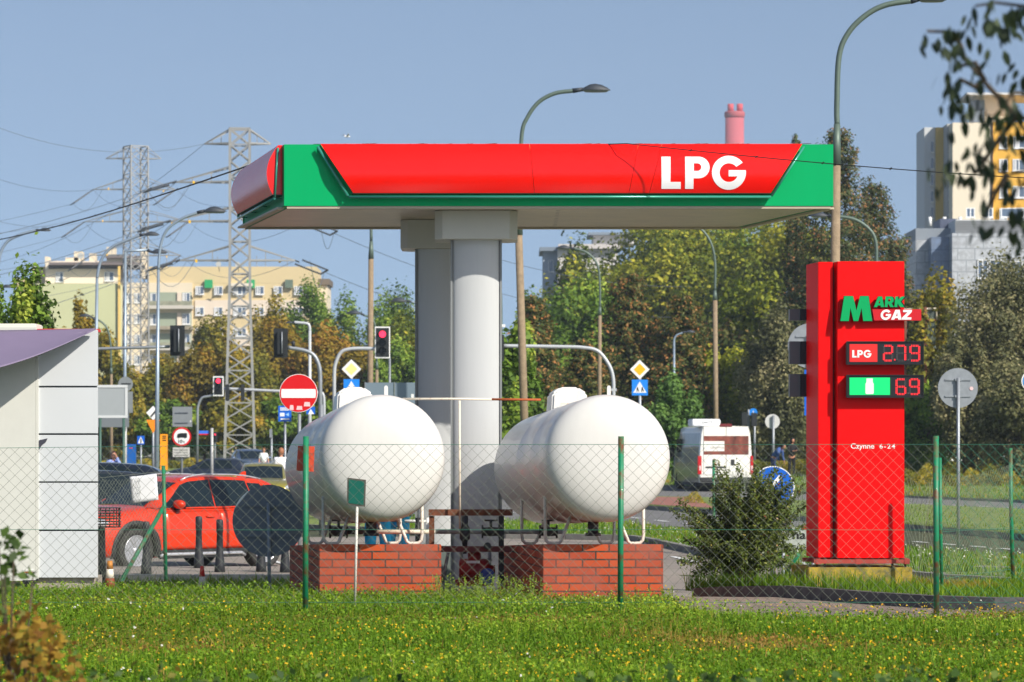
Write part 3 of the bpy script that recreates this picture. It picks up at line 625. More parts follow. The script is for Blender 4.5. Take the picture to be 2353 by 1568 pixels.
# ---------------------------------------------------------------- canopy
green_f = mat('fascia_green', (.0, .36, .115), .5, var=.03, vscale=.6, spec=.12, dirt=(.0, .30, .10), dscale=1.3, damt=.4, stretch=(4, 4, .4))
red_f = mat('fascia_red', srgb(236, 18, 10), .24, var=.04, vscale=.5, spec=.45, dirt=srgb(214, 22, 14), dscale=1.1, damt=.4, stretch=(4, 4, .4))
green_dark = mat('tube_teal', srgb(60, 150, 130), .25, .2)
beige = mat('soffit_beige', srgb(196, 182, 158), .5, var=.06)
bl, br_ = -2.56, 3.61; ZB, ZT = 4.628, 5.319; YF, YR, K = 37.39, 41.11, .204
t = thing('canopy', 'red and green petrol station canopy lettered LPG above the tanks', 'canopy', ((bl + br_) / 2, 39.2, .14))
def cl(v): return (v[0] - t.location.x, v[1] - t.location.y, v[2] - t.location.z)
def fascia(p0, p1, cut0, cut1, nm, seams, bulge=.13):
    """green board from p0 to p1 carrying a bulging red panel and a tube under it"""
    p0, p1 = Vector(p0), Vector(p1); L = (p1 - p0).length; u = (p1 - p0) / L; n = Vector((u.y, -u.x, 0))
    f = lambda s, d, z: cl(p0 + u * s + n * d + Vector((0, 0, z - p0.z)))
    mb = MB(); mb.add([f(0, 0, ZB), f(L, 0, ZB), f(L, -.09, ZB), f(0, -.09, ZB), f(0, 0, ZT), f(L, 0, ZT), f(L, -.09, ZT), f(0, -.09, ZT)],
                      [(0, 1, 2, 3), (4, 5, 6, 7), (0, 1, 5, 4), (1, 2, 6, 5), (2, 3, 7, 6), (3, 0, 4, 7)])
    g_ = mb.build('fascia_board', green_f, t)
    mb = MB(); mb.smooth = True; z0, z1 = ZB + .137, ZT + .002; N = 18
    S = [0] + seams + [1]
    for a, b in zip(S, S[1:]):
        k = len(mb.v)
        for i in range(N + 1):
            v = i / N; z = z0 + (z1 - z0) * v
            sa = cut0[1] + (cut0[0] - cut0[1]) * v; sb = L - cut1[1] - (cut1[0] - cut1[1]) * v
            d = .035 + bulge * math.sin(math.pi * (.12 + .88 * v) ** 1.0) if False else .03 + bulge * (1 - ((v - .42) / .62) ** 2)
            d = max(d, .02)
            q0, q1 = sa + (sb - sa) * a + (.002 if a > 0 else 0), sa + (sb - sa) * b - (.002 if b < 1 else 0)
            mb.v += [f(q0, d, z), f(q1, d, z)]
        for i in range(N): mb.f.append((k + 2 * i, k + 2 * i + 1, k + 2 * i + 3, k + 2 * i + 2)); mb.m.append(0); mb.sm.append(True)
        # closed flanks and back
        for e in (0, 1):
            kk = len(mb.v); base = cut0[1] + (cut0[0] - cut0[1]) * 0
            for i in range(N + 1):
                v = i / N; z = z0 + (z1 - z0) * v; sa = cut0[1] + (cut0[0] - cut0[1]) * v; sb = L - cut1[1] - (cut1[0] - cut1[1]) * v
                q = sa + (sb - sa) * (a if e == 0 else b) + ((.002 if a > 0 else 0) if e == 0 else -(.002 if b < 1 else 0))
                d = max(.03 + bulge * (1 - ((v - .42) / .62) ** 2), .02)
                mb.v += [f(q, d, z), f(q, .004, z)]
            for i in range(N): mb.f.append((kk + 2 * i, kk + 2 * i + 1, kk + 2 * i + 3, kk + 2 * i + 2)); mb.m.append(0); mb.sm.append(False)
    pn = mb.build('fascia_panel', red_f, t, fix=False)
    # shadow strip under the panel and tube below it
    mb = MB(); zt = ZB + .094
    mb.tube([f(cut0[1] - .05, .09, zt), f(L - cut1[1] + .0, .09, zt)], .0155, 10)
    mb.tube([f(cut0[1] - .06, .09, zt + .01), f(cut0[0] - .03, .055, ZT - .03)], .017, 10)
    mb.tube([f(L - cut1[1] + .01, .09, zt + .01), f(L - cut1[0] + .02, .055, ZT - .03)], .013, 10)
    for s in (.02, .3, .6, .98): mb.tube([f(cut0[1] + (L - cut0[1] - cut1[1]) * s, .002, zt), f(cut0[1] + (L - cut0[1] - cut1[1]) * s, .09, zt)], .008, 6)
    mb.build('light_tube', green_dark, t)
    mb = MB(); mb.add([f(cut0[1] - .02, .004, z0 - .012), f(L - cut1[1] + .01, .004, z0 - .012), f(L - cut1[1] + .01, .115, z0 - .004), f(cut0[1] - .02, .115, z0 - .004),
                       f(cut0[1] - .02, .004, z0 - .002), f(L - cut1[1] + .01, .004, z0 - .002), f(L - cut1[1] + .01, .112, z0 - .001), f(cut0[1] - .02, .112, z0 - .001)],
                      [(0, 1, 2, 3), (4, 5, 6, 7), (0, 1, 5, 4), (1, 2, 6, 5), (2, 3, 7, 6), (3, 0, 4, 7)])
    mb.build('dark_strip', mat('strip_shadow_green', srgb(20, 60, 45), .5), t)  # dark colour stands in for the shade below the red panel
    return f
fl, fr = (bl, YF, ZB), (br_, YF, ZB); rl, rr = (bl - K * (YR - YF), YR, ZB), (br_ - K * (YR - YF), YR, ZB)
ff = fascia(fl, fr, (.41, .782), (.352, .71), 'front', [.434, .66, .709])
fascia(rl, (bl, YF, ZB), (.12, .3), (.13, .13), 'left_end', [.5], .15)
fascia((br_ - K * .03, YF + .03, ZB), rr, (.4, .7), (.3, .6), 'right_end', [.5], .12)
fascia(rr, rl, (.4, .7), (.4, .7), 'rear', [.5], .12)
# lettering on the bulging panel: the outlines wrapped on the curve
def on_panel(me, x0, z0, h):
    co = np.empty(len(me.vertices) * 3); me.vertices.foreach_get('co', co); co = co.reshape(-1, 3)
    X = x0 + co[:, 0] * h; Z = z0 + co[:, 1] * h; pz0, pz1 = ZB + .137, ZT
    v = (Z - pz0) / (pz1 - pz0); d = np.maximum(.03 + .13 * (1 - ((v - .42) / .62) ** 2), .02) + .0035 + (co[:, 2] > 0) * .002
    me.vertices.foreach_set('co', np.stack([X - t.location.x, YF - d - t.location.y, Z - t.location.z], 1).ravel()); me.update()
cx = 0; hL = .36; xL = W(1520, 0, 37.24).x; zL = W(0, 434, 37.24).z
for ch, gx in (('L', 0), ('P', .735), ('G', 1.585)):
    lps, wd = GL[ch]; me = outline_mesh(lps, .0)
    bm = bmesh.new(); bm.from_mesh(me)
    for zc_ in [i / 12 for i in range(1, 12)]: bmesh.ops.bisect_plane(bm, geom=bm.verts[:] + bm.edges[:] + bm.faces[:], plane_co=(0, zc_, 0), plane_no=(0, 1, 0))
    bm.to_mesh(me); bm.free()
    on_panel(me, xL + gx * hL, zL, hL); me.name = 'letter'; me.materials.append(mat('letter_white', srgb(240, 240, 240), .5)); o = link('letter', me, t); o['label'] = 'white letter ' + ch
# soffit: slats running across
mb = MB(); n = 27
for i in range(n):
    y0 = YF + .16 + (YR - YF - .3) * i / n; y1 = y0 + (YR - YF - .3) / n * .72
    x0, x1 = bl + .09 - K * (y0 - YF), br_ - .09 - K * (y0 - YF); dd = K * (y1 - y0)
    mb.add([cl(v) for v in [(x0, y0, ZB - .006), (x1, y0, ZB - .006), (x1 - dd, y1, ZB - .02), (x0 - dd, y1, ZB - .02), (x0, y0, ZB + .01), (x1, y0, ZB + .01), (x1 - dd, y1, ZB + .01), (x0 - dd, y1, ZB + .01)]],
           [(0, 3, 2, 1), (4, 5, 6, 7), (0, 1, 5, 4), (1, 2, 6, 5), (2, 3, 7, 6), (3, 0, 4, 7)])
mb = MB(); mb.add([cl((bl + .08 - K * .15, YF + .15, ZB - .008)), cl((br_ - .08 - K * .15, YF + .15, ZB - .008)), cl((rr[0] - .08, YR - .12, ZB - .008)), cl((rl[0] + .08, YR - .12, ZB - .008))], [(0, 1, 2, 3)])
mb.build('soffit', brickmat('soffit_ribs', srgb(204, 190, 166), srgb(198, 184, 160), srgb(112, 100, 84), 1, 60, .135, .022, axis='XY', rough=.35, bump=.6), t)
mb = MB()
def bar(p, q, w_, z0, z1):
    p, q = Vector(p), Vector(q); u = (q - p).normalized(); n_ = Vector((-u.y, u.x, 0)) * w_
    vs = [p, q, q + n_, p + n_]; mb.add([cl((v.x, v.y, z0)) for v in vs] + [cl((v.x, v.y, z1)) for v in vs], [(0, 3, 2, 1), (4, 5, 6, 7), (0, 1, 5, 4), (1, 2, 6, 5), (2, 3, 7, 6), (3, 0, 4, 7)])
ins = .03
bar((bl + ins, YF + .01, 0), (br_ - ins, YF + .01, 0), .14, ZB - .03, ZB - .003)
bar((rr[0] - ins, YR - .01, 0), (rl[0] + ins, YR - .01, 0), .12, ZB - .03, ZB - .003)
bar((rl[0] + .02, YR - .14, 0), (bl + .02 - K * .16, YF + .16, 0), -.08, ZB - .026, ZB - .004)
bar((rr[0] - .02, YR - .14, 0), (br_ - .02 - K * .16, YF + .16, 0), .08, ZB - .026, ZB - .004)
mb.build('edge_trim', mat('trim_beige', srgb(178, 168, 146), .6), t)
mb = MB(); mb.add([cl((bl + .05, YF + .1, ZB + .03)), cl((br_ - .05, YF + .1, ZB + .03)), cl((rr[0] - .05, YR - .1, ZB + .03)), cl((rl[0] + .05, YR - .1, ZB + .03)),
                   cl((bl + .05, YF + .1, ZT - .05)), cl((br_ - .05, YF + .1, ZT - .05)), cl((rr[0] - .05, YR - .1, ZT - .05)), cl((rl[0] + .05, YR - .1, ZT - .05))],
                  [(0, 3, 2, 1), (4, 5, 6, 7), (0, 1, 5, 4), (1, 2, 6, 5), (2, 3, 7, 6), (3, 0, 4, 7)]); mb.build('roof_deck', mat('deck_grey', srgb(150, 150, 150), .8), t)
mb = MB()
for i in range(60):
    xx = rnd.uniform(bl + .2, br_ - .3); mb.tube([cl((xx, YF + .02, ZT + .004)), cl((xx + rnd.uniform(.02, .16), YF + .02, ZT + rnd.uniform(.004, .014)))], .003, 4)
mb.build('edge_debris', mat('debris', (.05, .04, .03), .9), t)
# columns and their capitals
colm = mat('column_cladding', srgb(186, 188, 188), .42, var=.02, coat=.1, dirt=srgb(172, 170, 163), dscale=1.2, damt=.4, stretch=(7, 7, .4)); capm = mat('capital_grey', srgb(190, 190, 180), .45, var=.02)
def column(xc, yc, hw, zcap, label, cw):
    """bowed front and back, flat sides with cover strips"""
    prof = []
    for i in range(17):
        a = -1 + 2 * i / 16; prof.append((xc + hw * a, yc - .17 - .085 * (1 - a * a) ** .8))
    for i in range(17):
        a = 1 - 2 * i / 16; prof.append((xc + hw * a, yc + .17 + .085 * (1 - a * a) ** .8))
    mb = MB(); n_ = len(prof); mb.smooth = True
    mb.v = [cl((p[0], p[1], .08)) for p in prof] + [cl((p[0], p[1], zcap)) for p in prof]
    for i in range(n_): mb.f.append((i, (i + 1) % n_, n_ + (i + 1) % n_, n_ + i)); mb.m.append(0); mb.sm.append(i not in (16, n_ - 1))
    c_ = mb.build('column', colm, t, fix=False); c_['label'] = label
    for s in (-1, 1):
        mb = MB()
        for yy in (-.19, -.06): mb.box(xc + s * hw - (.0 if s > 0 else .022), yc + yy, .08, xc + s * hw + (.022 if s > 0 else 0), yc + yy + .05, zcap - .002)
        mb.v = [cl(v) for v in mb.v]; mb.build('dark_strip', mat('strip_grey', srgb(128, 132, 132), .5), c_)
    mb = MB(); ch = .09; a, b = cw, .42
    pl = [(xc - a, yc - b + ch * 1.3), (xc - a + ch, yc - b), (xc + a - ch, yc - b), (xc + a, yc - b + ch * 1.3), (xc + a, yc + b - ch), (xc + a - ch, yc + b), (xc - a + ch, yc + b), (xc - a, yc + b - ch)]
    vs = [cl((p[0], p[1], zcap)) for p in pl] + [cl((p[0], p[1], ZB - .013)) for p in pl]
    mb.add(vs, [tuple(range(8))[::-1], tuple(range(8, 16))] + [(i, (i + 1) % 8, 8 + (i + 1) % 8, 8 + i) for i in range(8)])
    mb.build('capital', capm, c_, bevel=.004)
column(-.410, 38.33, .272, 4.29, 'front column, sunlit', .473)
column(-.865, 39.95, .272, 4.28, 'rear column, in shade', .464)
for o in [o for o in bpy.data.objects if o.name.startswith('edge_trim')]: pass
# switch cabinet behind the columns
p = W(1012, 1300, 39.4); o = MB().box(-.22, -.12, 0, .22, .12, .62).build('cabinet', mat('cabinet_grey', srgb(96, 106, 102), .5), bevel=.01); o.location = (p.x, 39.4, H(0, 39.4)); tag(o, 'low dark grey cabinet at the foot of the rear column', 'cabinet')
# ---------------------------------------------------------------- totem
tred = mat('totem_red', srgb(236, 6, 10), .5, var=.03, vscale=.8, spec=.15, dirt=srgb(216, 14, 14), dscale=1.4, damt=.38, stretch=(5, 5, .5)); tredd = mat('totem_groove', srgb(110, 8, 10), .6)
TY = 32.95; sc_ = TY / F
t = thing('price_totem', 'tall red totem with gas prices on a yellow concrete block', 'price totem', (3.4, 33.2, .46))
wx = lambda q, y, Y=TY: (W(q, y, Y).x - 3.4, W(q, y, Y).z - .46)
x0, z1 = wx(1924, 601); x1, z0 = wx(2078, 1283)
o = MB().skewbox(x0, x1, TY - 33.2, TY + .5 - 33.2, z0, z1, .135).build('main_panel', tred, t, bevel=.004)
a0, _ = wx(1880, 601, 33.02); a1, _ = wx(1914, 601, 33.02)
MB().skewbox(a0, a1, 33.02 - 33.2, 33.55 - 33.2, z0 + .002, z1 - .002, .135).build('side_panel', tred, t, bevel=.004)
MB().skewbox(a1 + .001, x0 - .001, 33.10 - 33.2, 33.5 - 33.2, z0 + .01, z1 - .01, .135).build('groove', tredd, t)
# base frame with bolts
fr_ = mat('frame_red', srgb(165, 62, 52), .6, var=.15)
mb = MB(); mb.box(a0 - .05, -.28, z0 - .052, x1 + .04, -.22, z0 - .012); mb.box(a0 - .12, .2, z0 - .052, x1 - .06, .27, z0 - .012)
for q in (a0 - .03, .0, x1): mb.box(q, -.285, z0 - .058, q + .05, .26, z0 - .006)
mb.build('base_frame', fr_, t)
for q in (a0 + .06, x1 - .12, a0 - .02, x1 + .01):
    MB().lathe([(.012, 0), (.012, .09), (.02, .09), (.02, .105)], Matrix.Translation((q, -.25, z0 - .11)), 10).build('anchor_bolt', mat('bolt', srgb(70, 62, 56), .6), t)
yb = mat('yellow_concrete', srgb(176, 150, 52), .9, var=.18, vscale=4, dirt=srgb(110, 104, 62), dscale=5, damt=.85, bump=.3)
q0, _ = wx(1857, 1302); q1, _ = wx(2096, 1302)
MB().skewbox(q0, q1, TY - .02 - 33.2, TY + .75 - 33.2, .0, z0 - .09, .135).build('concrete_base', yb, t, bevel=.008)
# rear-side boxes poking out to the left
for (ya, yb_) in ((711, 737), (785, 837), (860, 912)):
    u0, v1 = wx(1814, ya, 33.6); u1, v0 = wx(1838, yb_, 33.6); u2, _ = wx(1858, yb_, 33.6)
    bx = MB().box(u0, .36, v0, u1, .52, v1).build('display_box', mat('rear_grey', srgb(96, 100, 102), .5), t)
    MB().box(u1 + .001, .34, v0, u2 + .06, .54, v1).build('display_side', mat('rear_dark', srgb(26, 24, 34), .5), bx)
# price boxes
disp = mat('display_black', srgb(30, 30, 33), .35, var=.05); dispf = mat('display_frame', srgb(20, 22, 22), .4)
led = mat('led_red', srgb(230, 20, 30), .5, emit=(1, .05, .06), es=.6); ledo = mat('led_off', srgb(96, 92, 92), .5)
LY = TY - .095
def pix(q, y): p = W(q, y, LY); return (p.x - 3.4, p.z - .46)
SEG = {'a': ((0, 1), (1, 1)), 'g': ((0, .5), (1, .5)), 'd': ((0, 0), (1, 0)), 'f': ((0, .5), (0, 1)), 'b': ((1, .5), (1, 1)), 'e': ((0, 0), (0, .5)), 'c': ((1, 0), (1, .5))}
ON = {'2': 'abged', '7': 'abc', '9': 'abcdfg', '6': 'acdefg'}
def digit(ch, q0, q1, ya, yb, par, dot=None):
    on, off = MB(), MB(); (xa, zb), (xb, za) = pix(q0, yb), pix(q1, ya)
    for k, ((ax, az), (bx, bz)) in SEG.items():
        m_ = on if k in ON[ch] else off; n_ = 6 if ax == bx else 5
        for row in (0, 1):
            for i in range(n_):
                u = (i + .8) / (n_ + .6); px = xa + (xb - xa) * (ax + (bx - ax) * u); pz = zb + (za - zb) * (az + (bz - az) * u)
                o_ = (row - .5) * .0105
                if ax == bx: px += o_
                else: pz += o_
                s = .0042 if m_ is on else .0028
                m_.box(px - s, LY - 33.2 - .0045, pz - s, px + s, LY - 33.2 - .001, pz + s)
    if dot:
        for i in (0, 1):
            for j in (0, 1): px, pz = pix(dot[0], dot[1]); (on if dot[2] else off).box(px + i * .008 - .003, LY - 33.2 - .0045, pz + j * .008 - .003, px + i * .008 + .003, LY - 33.2 - .001, pz + j * .008 + .003)
    d = on.build('digit', led, par); d['label'] = 'red LED digit ' + ch
    if off.v: off.build('unlit_segment', ledo, par)
def pbox(ya, yb, col, l1, name):
    (xa, zb), (xb, za) = pix(1946, yb), pix(2121, ya)
    b = MB().box(xa, LY - 33.2, zb, xb, TY - 33.2 - .001, za).build('price_box', disp, t); b['label'] = name
    f = MB(); e = .012
    for r_ in ((xa - e / 2, zb - e / 2, xb + e / 2, zb + e / 2), (xa - e / 2, za - e / 2, xb + e / 2, za + e / 2)): f.box(r_[0], LY - 33.2 - .012, r_[1], r_[2], LY - 33.2 - .0005, r_[3])
    for r_ in ((xa - e / 2, zb + e / 2, xa + e / 2, za - e / 2), (xb - e / 2, zb + e / 2, xb + e / 2, za - e / 2)): f.box(r_[0], LY - 33.2 - .012, r_[1], r_[2], LY - 33.2 - .0005, r_[3])
    f.build('frame', dispf, b)
    (pa, qb), (pb, qa) = pix(1952, yb - 5), pix(l1, ya + 5)
    MB().box(pa, LY - 33.2 - .004, qb, pb, LY - 33.2 - .0008, qa).build('coloured_panel', col, b)
    return b
b1 = pbox(786, 837, mat('panel_red', srgb(225, 40, 36), .4), 2016, 'price box reading LPG 2.79')
x_, z_ = pix(1958, 822); word('lettering', 'LPG', x_, LY - 33.2 - .0065, z_, pix(0, 805)[1] - z_, white, b1, .1, .001, 1.0)
digit('2', 2031, 2050, 795, 829, b1, (2055, 828, True)); digit('7', 2061, 2080, 795, 829, b1, (2086, 828, False)); digit('9', 2092, 2112, 795, 829, b1)
b2 = pbox(863, 913, mat('panel_green', srgb(0, 205, 100), .4, emit=(0, .5, .2), es=.35), 2045, 'price box with gas bottle symbol reading 69')
bx_, bz_ = pix(1998, 906); hb = pix(0, 870)[1] - bz_
pf = [(-.3, 0), (.3, 0), (.34, .08), (.34, .66), (.26, .76), (.26, 1), (-.26, 1), (-.26, .76), (-.34, .66), (-.34, .08)]
MB().prism([(bx_ + p[0] * hb * .78, bz_ + p[1] * hb) for p in pf], LY - 33.2 - .007, LY - 33.2 - .0045).build('gas_bottle_symbol', white, b2)
digit('6', 2060, 2080, 872, 906, b2, (2086, 905, False)); digit('9', 2091, 2111, 872, 906, b2)
# logo letters standing proud of the panel
lg = mat('logo_green', srgb(0, 160, 90), .5, spec=.2); lgd = mat('logo_edge', srgb(12, 30, 22), .5)
def logo(txt, q, yb_, yt, m, gap, wsc, shear=0, ext=.02, off=.07, name='logo_letters'):
    (xa, zb) = W(q, yb_, TY - off).x - 3.4, W(q, yb_, TY - off).z - .46; h = (W(0, yt, TY - off).z - .46) - zb
    o2 = word(name, txt, xa - .004, TY - 33.2 - off + .022, zb - .004, h + .008, lgd, t, gap, .02, wsc, shear) if m is lg else None
    return word(name, txt, xa, TY - 33.2 - off - .001, zb, h, m, t, gap, .002, wsc, shear)
o = logo('M', 1931, 738, 681, lg, .1, .97); o['label'] = 'big green M of the logo'
o = logo('ARK', 2008, 706, 682, lg, .06, .90, .1); o['label'] = 'small green letters ARK'
(pa, pz) = (W(2004, 737, TY - .075).x - 3.4, W(2004, 737, TY - .075).z - .46); (pb, pt) = (W(2117, 711, TY - .075).x - 3.4, W(0, 711, TY - .075).z - .46)
pl = MB().prism([(pa + .02, pz), (pb, pz), (pb, pt), (pa, pt)], TY - 33.2 - .075, TY - 33.2 - .03).build('logo_plate', mat('plate_red', srgb(200, 12, 26), .4), t, bevel=.001)
(xa, zb) = W(2023, 735, TY - .08).x - 3.4, W(2023, 735, TY - .08).z - .46
word('lettering', 'GAZ', xa, TY - 33.2 - .078, zb, W(0, 713, TY).z - .46 - zb, white, pl, .02, .001, 1.0, .1)
p = wx(1955, 1031); o = fontword('opening_hours', 'Czynne', p[0], TY - 33.2 - .002, p[1], .052, white, t, .232, .012)
p = wx(2021, 1031); o = fontword('opening_hours', '6-24', p[0], TY - 33.2 - .002, p[1], .047, white, t, .155, .012, space=1.2)

# ---------------------------------------------------------------- kiosk at the left edge
kY = 35.0
t = thing('kiosk', 'pale grey panelled kiosk at the left edge under a drooping awning', 'kiosk', (W(90, 0, kY).x, kY, .4))
kg = mat('kiosk_panel', srgb(202, 205, 207), .42, var=.03, vscale=1.2, coat=.1); kb = mat('kiosk_beige', srgb(204, 204, 196), .6, var=.03)
def Kk(q, y, Y=kY): p = W(q, y, Y); return Vector((p.x - t.location.x, p.y - t.location.y, p.z - t.location.z))
for (ya, yb_) in ((758, 887.5), (891, 996.5), (1000, 1107), (1110, 1218), (1221, 1328)):
    a, b = Kk(88, yb_), Kk(224, ya); MB().box(a.x, 0, a.z, b.x, .06, b.z).build('wall_panel', kg, t, bevel=.004)
a, b = Kk(90, 1326), Kk(221, 760); MB().skewbox(a.x - 3.2, b.x, .07, 2.4, a.z, b.z, .16).build('wall', mat('kiosk_dark', srgb(90, 92, 94), .6), t)
a, b = Kk(-140, 1335, 34.97), Kk(82, 752, 34.97); MB().box(a.x, -.03, a.z, b.x, .06, b.z).build('beige_wall', kb, t)
a, b = Kk(82.6, 1330, 34.97), Kk(88, 770, 34.97); MB().box(a.x, -.025, a.z, b.x, .05, b.z).build('corner_strip', kb, t)
a, b = Kk(-140, 1400), Kk(213, 1328); MB().box(a.x, .06, a.z - .1, b.x, .8, b.z).build('concrete_base', mat('base_concrete', srgb(160, 152, 140), .9, var=.15, bump=.4), t)
a, b = Kk(50, 1350, 34.9), Kk(80, 1334, 34.9); MB().prism([(a.x, b.z), (a.x + .03, a.z), (b.x - .03, a.z), (b.x + .02, b.z)], -.04, .05).build('vent_gap', black, t)
a, b = Kk(-140, 773), Kk(83, 744); MB().box(a.x, -.02, a.z, b.x, .5, b.z).build('roof_box', mat('roof_cream', srgb(218, 214, 202), .6), t, bevel=.01)
a, b = Kk(83.5, 762), Kk(223, 755.5); MB().box(a.x, .07, a.z, b.x + .0, .3, b.z).build('roof_edge', mat('edge_red', srgb(210, 40, 28), .5), t)
a, b = Kk(52, 1318, 34.95), Kk(76, 1308, 34.95); st = MB().box(a.x, -.036, a.z, b.x, -.031, b.z).build('sticker', white, t)
mb = MB(); a, b = Kk(55, 1317, 34.95), Kk(74, 1314, 34.95); mb.box(a.x, -.038, a.z, b.x, -.0362, b.z); mb.build('sticker_stripe', mat('sticker_orange', srgb(215, 120, 70), .5), st)
# awning: cloth from the wall top to a low front edge, with folds at the pinched corner
awn = mat('awning_cloth', srgb(120, 108, 132), .5, var=.06, vscale=1.5, coat=.1)
mb = MB(); mb.smooth = True; NU, NV = 36, 14
top = lambda u: Kk(221 - 330 * u, 756 + 5 * u, 34.97) + Vector((0, -.045, 0)); bot = lambda u: Kk(221 - 330 * u, 757 + 108 * u + 16 * math.sin(u * 3), 34.97 - 1.25 * min(1, u * 1.0) - .06)
for i in range(NU + 1):
    u = i / NU; a, b = top(u), bot(u)
    for j in range(NV + 1):
        v = j / NV; p = a.lerp(b, v); fold = .018 * math.exp(-u * 5) * math.sin(v * 16) * min(1, u * 14); sag = -.05 * math.sin(math.pi * v) * u
        mb.v.append((p.x, p.y + fold, p.z + sag + fold * .5))
for i in range(NU):
    for j in range(NV): k = i * (NV + 1) + j; mb.f.append((k, k + NV + 1, k + NV + 2, k + 1)); mb.m.append(0); mb.sm.append(True)
aw = mb.build('awning', awn, t, fix=False); sm = aw.modifiers.new('thickness', 'SOLIDIFY'); sm.thickness = .004
a = Kk(90, 1012); mb = MB(); mb.prism([(a.x, a.z), (a.x + .09, a.z + .02), (a.x + .07, a.z - .02), (a.x + .03, a.z - .05), (a.x + .002, a.z - .1)], -.012, -.002); mb.build('torn_flap', mat('flap', srgb(60, 60, 72), .6), t)
# framed board behind the kiosk on two green legs
t = thing('notice_board', 'empty grey framed board on green legs beside the kiosk', 'notice board', (W(258, 0, 76).x, 76, 0))
def bb(q, y, Y=76): p = W(q, y, Y); return (p.x - t.location.x, p.z - t.location.z)
(xa, zb), (xb, za) = bb(215, 961), bb(293, 885)
MB().box(xa + .02, 0, zb + .02, xb - .02, .05, za - .02).build('board', mat('board_grey', srgb(158, 164, 166), .5, var=.03), t)
mb = MB(); e = .06
mb.box(xa, -.012, zb, xb, .045, zb + e); mb.box(xa, -.012, za - e, xb, .045, za); mb.box(xb - e, -.012, zb + e, xb, .045, za - e); mb.box(xa, -.012, zb + e, xa + e, .045, za - e)
mb.build('frame', mat('frame_white', srgb(205, 208, 208), .4), t, bevel=.004)
for q in (230, 284): MB().tube([(bb(q, 960)[0], .02, 0), (bb(q, 960)[0], .02, zb)], .03, 8).build('leg', mat('leg_green', srgb(60, 92, 80), .5), t)

# ---------------------------------------------------------------- chain-link fences
def mesh_panel(name, a, b, z0a, z1a, z0b, z1b, pitch, r, m, parent, sag=0, seed=1, wave=0):
    """diagonal wires both ways between a and b, with line wires; world coordinates"""
    rr = random.Random(seed); a, b = Vector(a), Vector(b); L = (b - a).length; u = (b - a) / L; nn = Vector((-u.y, u.x, 0)); mb = MB()
    Hh = max(z1a - z0a, z1b - z0b)
    def pos(s, h):
        f = min(max(s / L, 0), 1); z0 = z0a + (z0b - z0a) * f; z1 = z1a + (z1b - z1a) * f - sag * math.sin(math.pi * ((f * max(1, round(L / 2.8))) % 1)) 
        wv = wave * math.sin(s * 2.1 + h * 3) + wave * .6 * math.sin(s * 5.3 + 1.3 + h * 5)
        return a + u * (f * L) + nn * wv + Vector((0, 0, z0 + (z1 - z0) * h - a.z))
    n = int((L + Hh) / pitch) + 1; seg = max(4, int(Hh / pitch / 2))
    for d in (1, -1):
        for i in range(-int(Hh / pitch) - 1, int(L / pitch) + int(Hh / pitch) + 2):
            s0 = i * pitch + rr.uniform(-.004, .004); s1 = s0 + d * Hh
            t0, t1 = 0.0, 1.0
            lo, hi = (0 - s0) / (s1 - s0), (L - s0) / (s1 - s0)
            if lo > hi: lo, hi = hi, lo
            t0, t1 = max(t0, lo), min(t1, hi)
            if t1 - t0 < .02: continue
            pts = [pos(s0 + (s1 - s0) * (t0 + (t1 - t0) * k / seg), t0 + (t1 - t0) * k / seg) + nn * (.003 * d) for k in range(seg + 1)]
            mb.tube(pts, r, 3, False)
    o = mb.build(name, m, parent, True, fix=False)
    return o
def line_wires(a, b, zs, r, m, parent, sag=0, rows=None):
    mb = MB(); a, b = Vector(a), Vector(b)
    for (za, zb_) in zs:
        mb.tube([a.lerp(b, k / 12) + Vector((0, 0, za + (zb_ - za) * k / 12 - a.z)) for k in range(13)], r, 4, False)
    return mb.build('line_wire', m, parent, True, fix=False)
t = thing('wire_fence', 'low chain-link fence on rusty green posts in front of the tanks', 'fence', (0, 29.7, .44))
posts = [(-20, 1006), (703, 1003), (1427, 1003), (2150.5, 1002), (2874, 1003)]
for q, yt in posts:
    p = W(q, yt, 29.7); lean = rnd.uniform(-.012, .012)
    o = MB().tube([(p.x + lean, p.y, .40), (p.x, p.y, p.z)], .0265, 14).build('post', rusty, t, True)
    if q == 703:
        mb = MB(); c1 = W(682, 1082, 29.76); c2 = W(723, 1025, 29.76); mb.add([(c1.x - .005, 29.765, c1.z), (c2.x - .01, 29.765, c1.z - .01), (c2.x, 29.765, c2.z - .005), (c1.x + .01, 29.765, c2.z), (c1.x - .005, 29.772, c1.z), (c2.x - .01, 29.772, c1.z - .01), (c2.x, 29.772, c2.z - .005), (c1.x + .01, 29.772, c2.z)],
            [(0, 1, 2, 3), (4, 5, 6, 7), (0, 1, 5, 4), (1, 2, 6, 5), (2, 3, 7, 6), (3, 0, 4, 7)]); pl_ = mb.build('plate', mat('plate_orange', srgb(205, 74, 44), .5, var=.1, dirt=srgb(100, 24, 16), dscale=9, damt=.5), None); tag(setorigin(pl_), 'faded orange-red plate wired to a green fence post', 'plate')
for (qa, qb, i) in ((-20, 703, 1), (703, 1427, 2), (1427, 2150.5, 3), (2150.5, 2874, 4)):
    a, b = W(qa, 1250, 29.69), W(qb, 1250, 29.69); ztop = 1.962 if i != 1 else 1.93
    mesh_panel('chain_link', (a.x, 29.69, 0), (b.x, 29.69, 0), .44, ztop, .44, 1.962 if i != 4 else 1.95, .1057, .0014, wire if i != 4 else wire_g, t, .0, i, .004)
    line_wires((a.x, 29.685, 0), (b.x, 29.685, 0), [(ztop - .004, 1.958), (1.20, 1.195), (.55, .55)], .0021, wire_g, t)
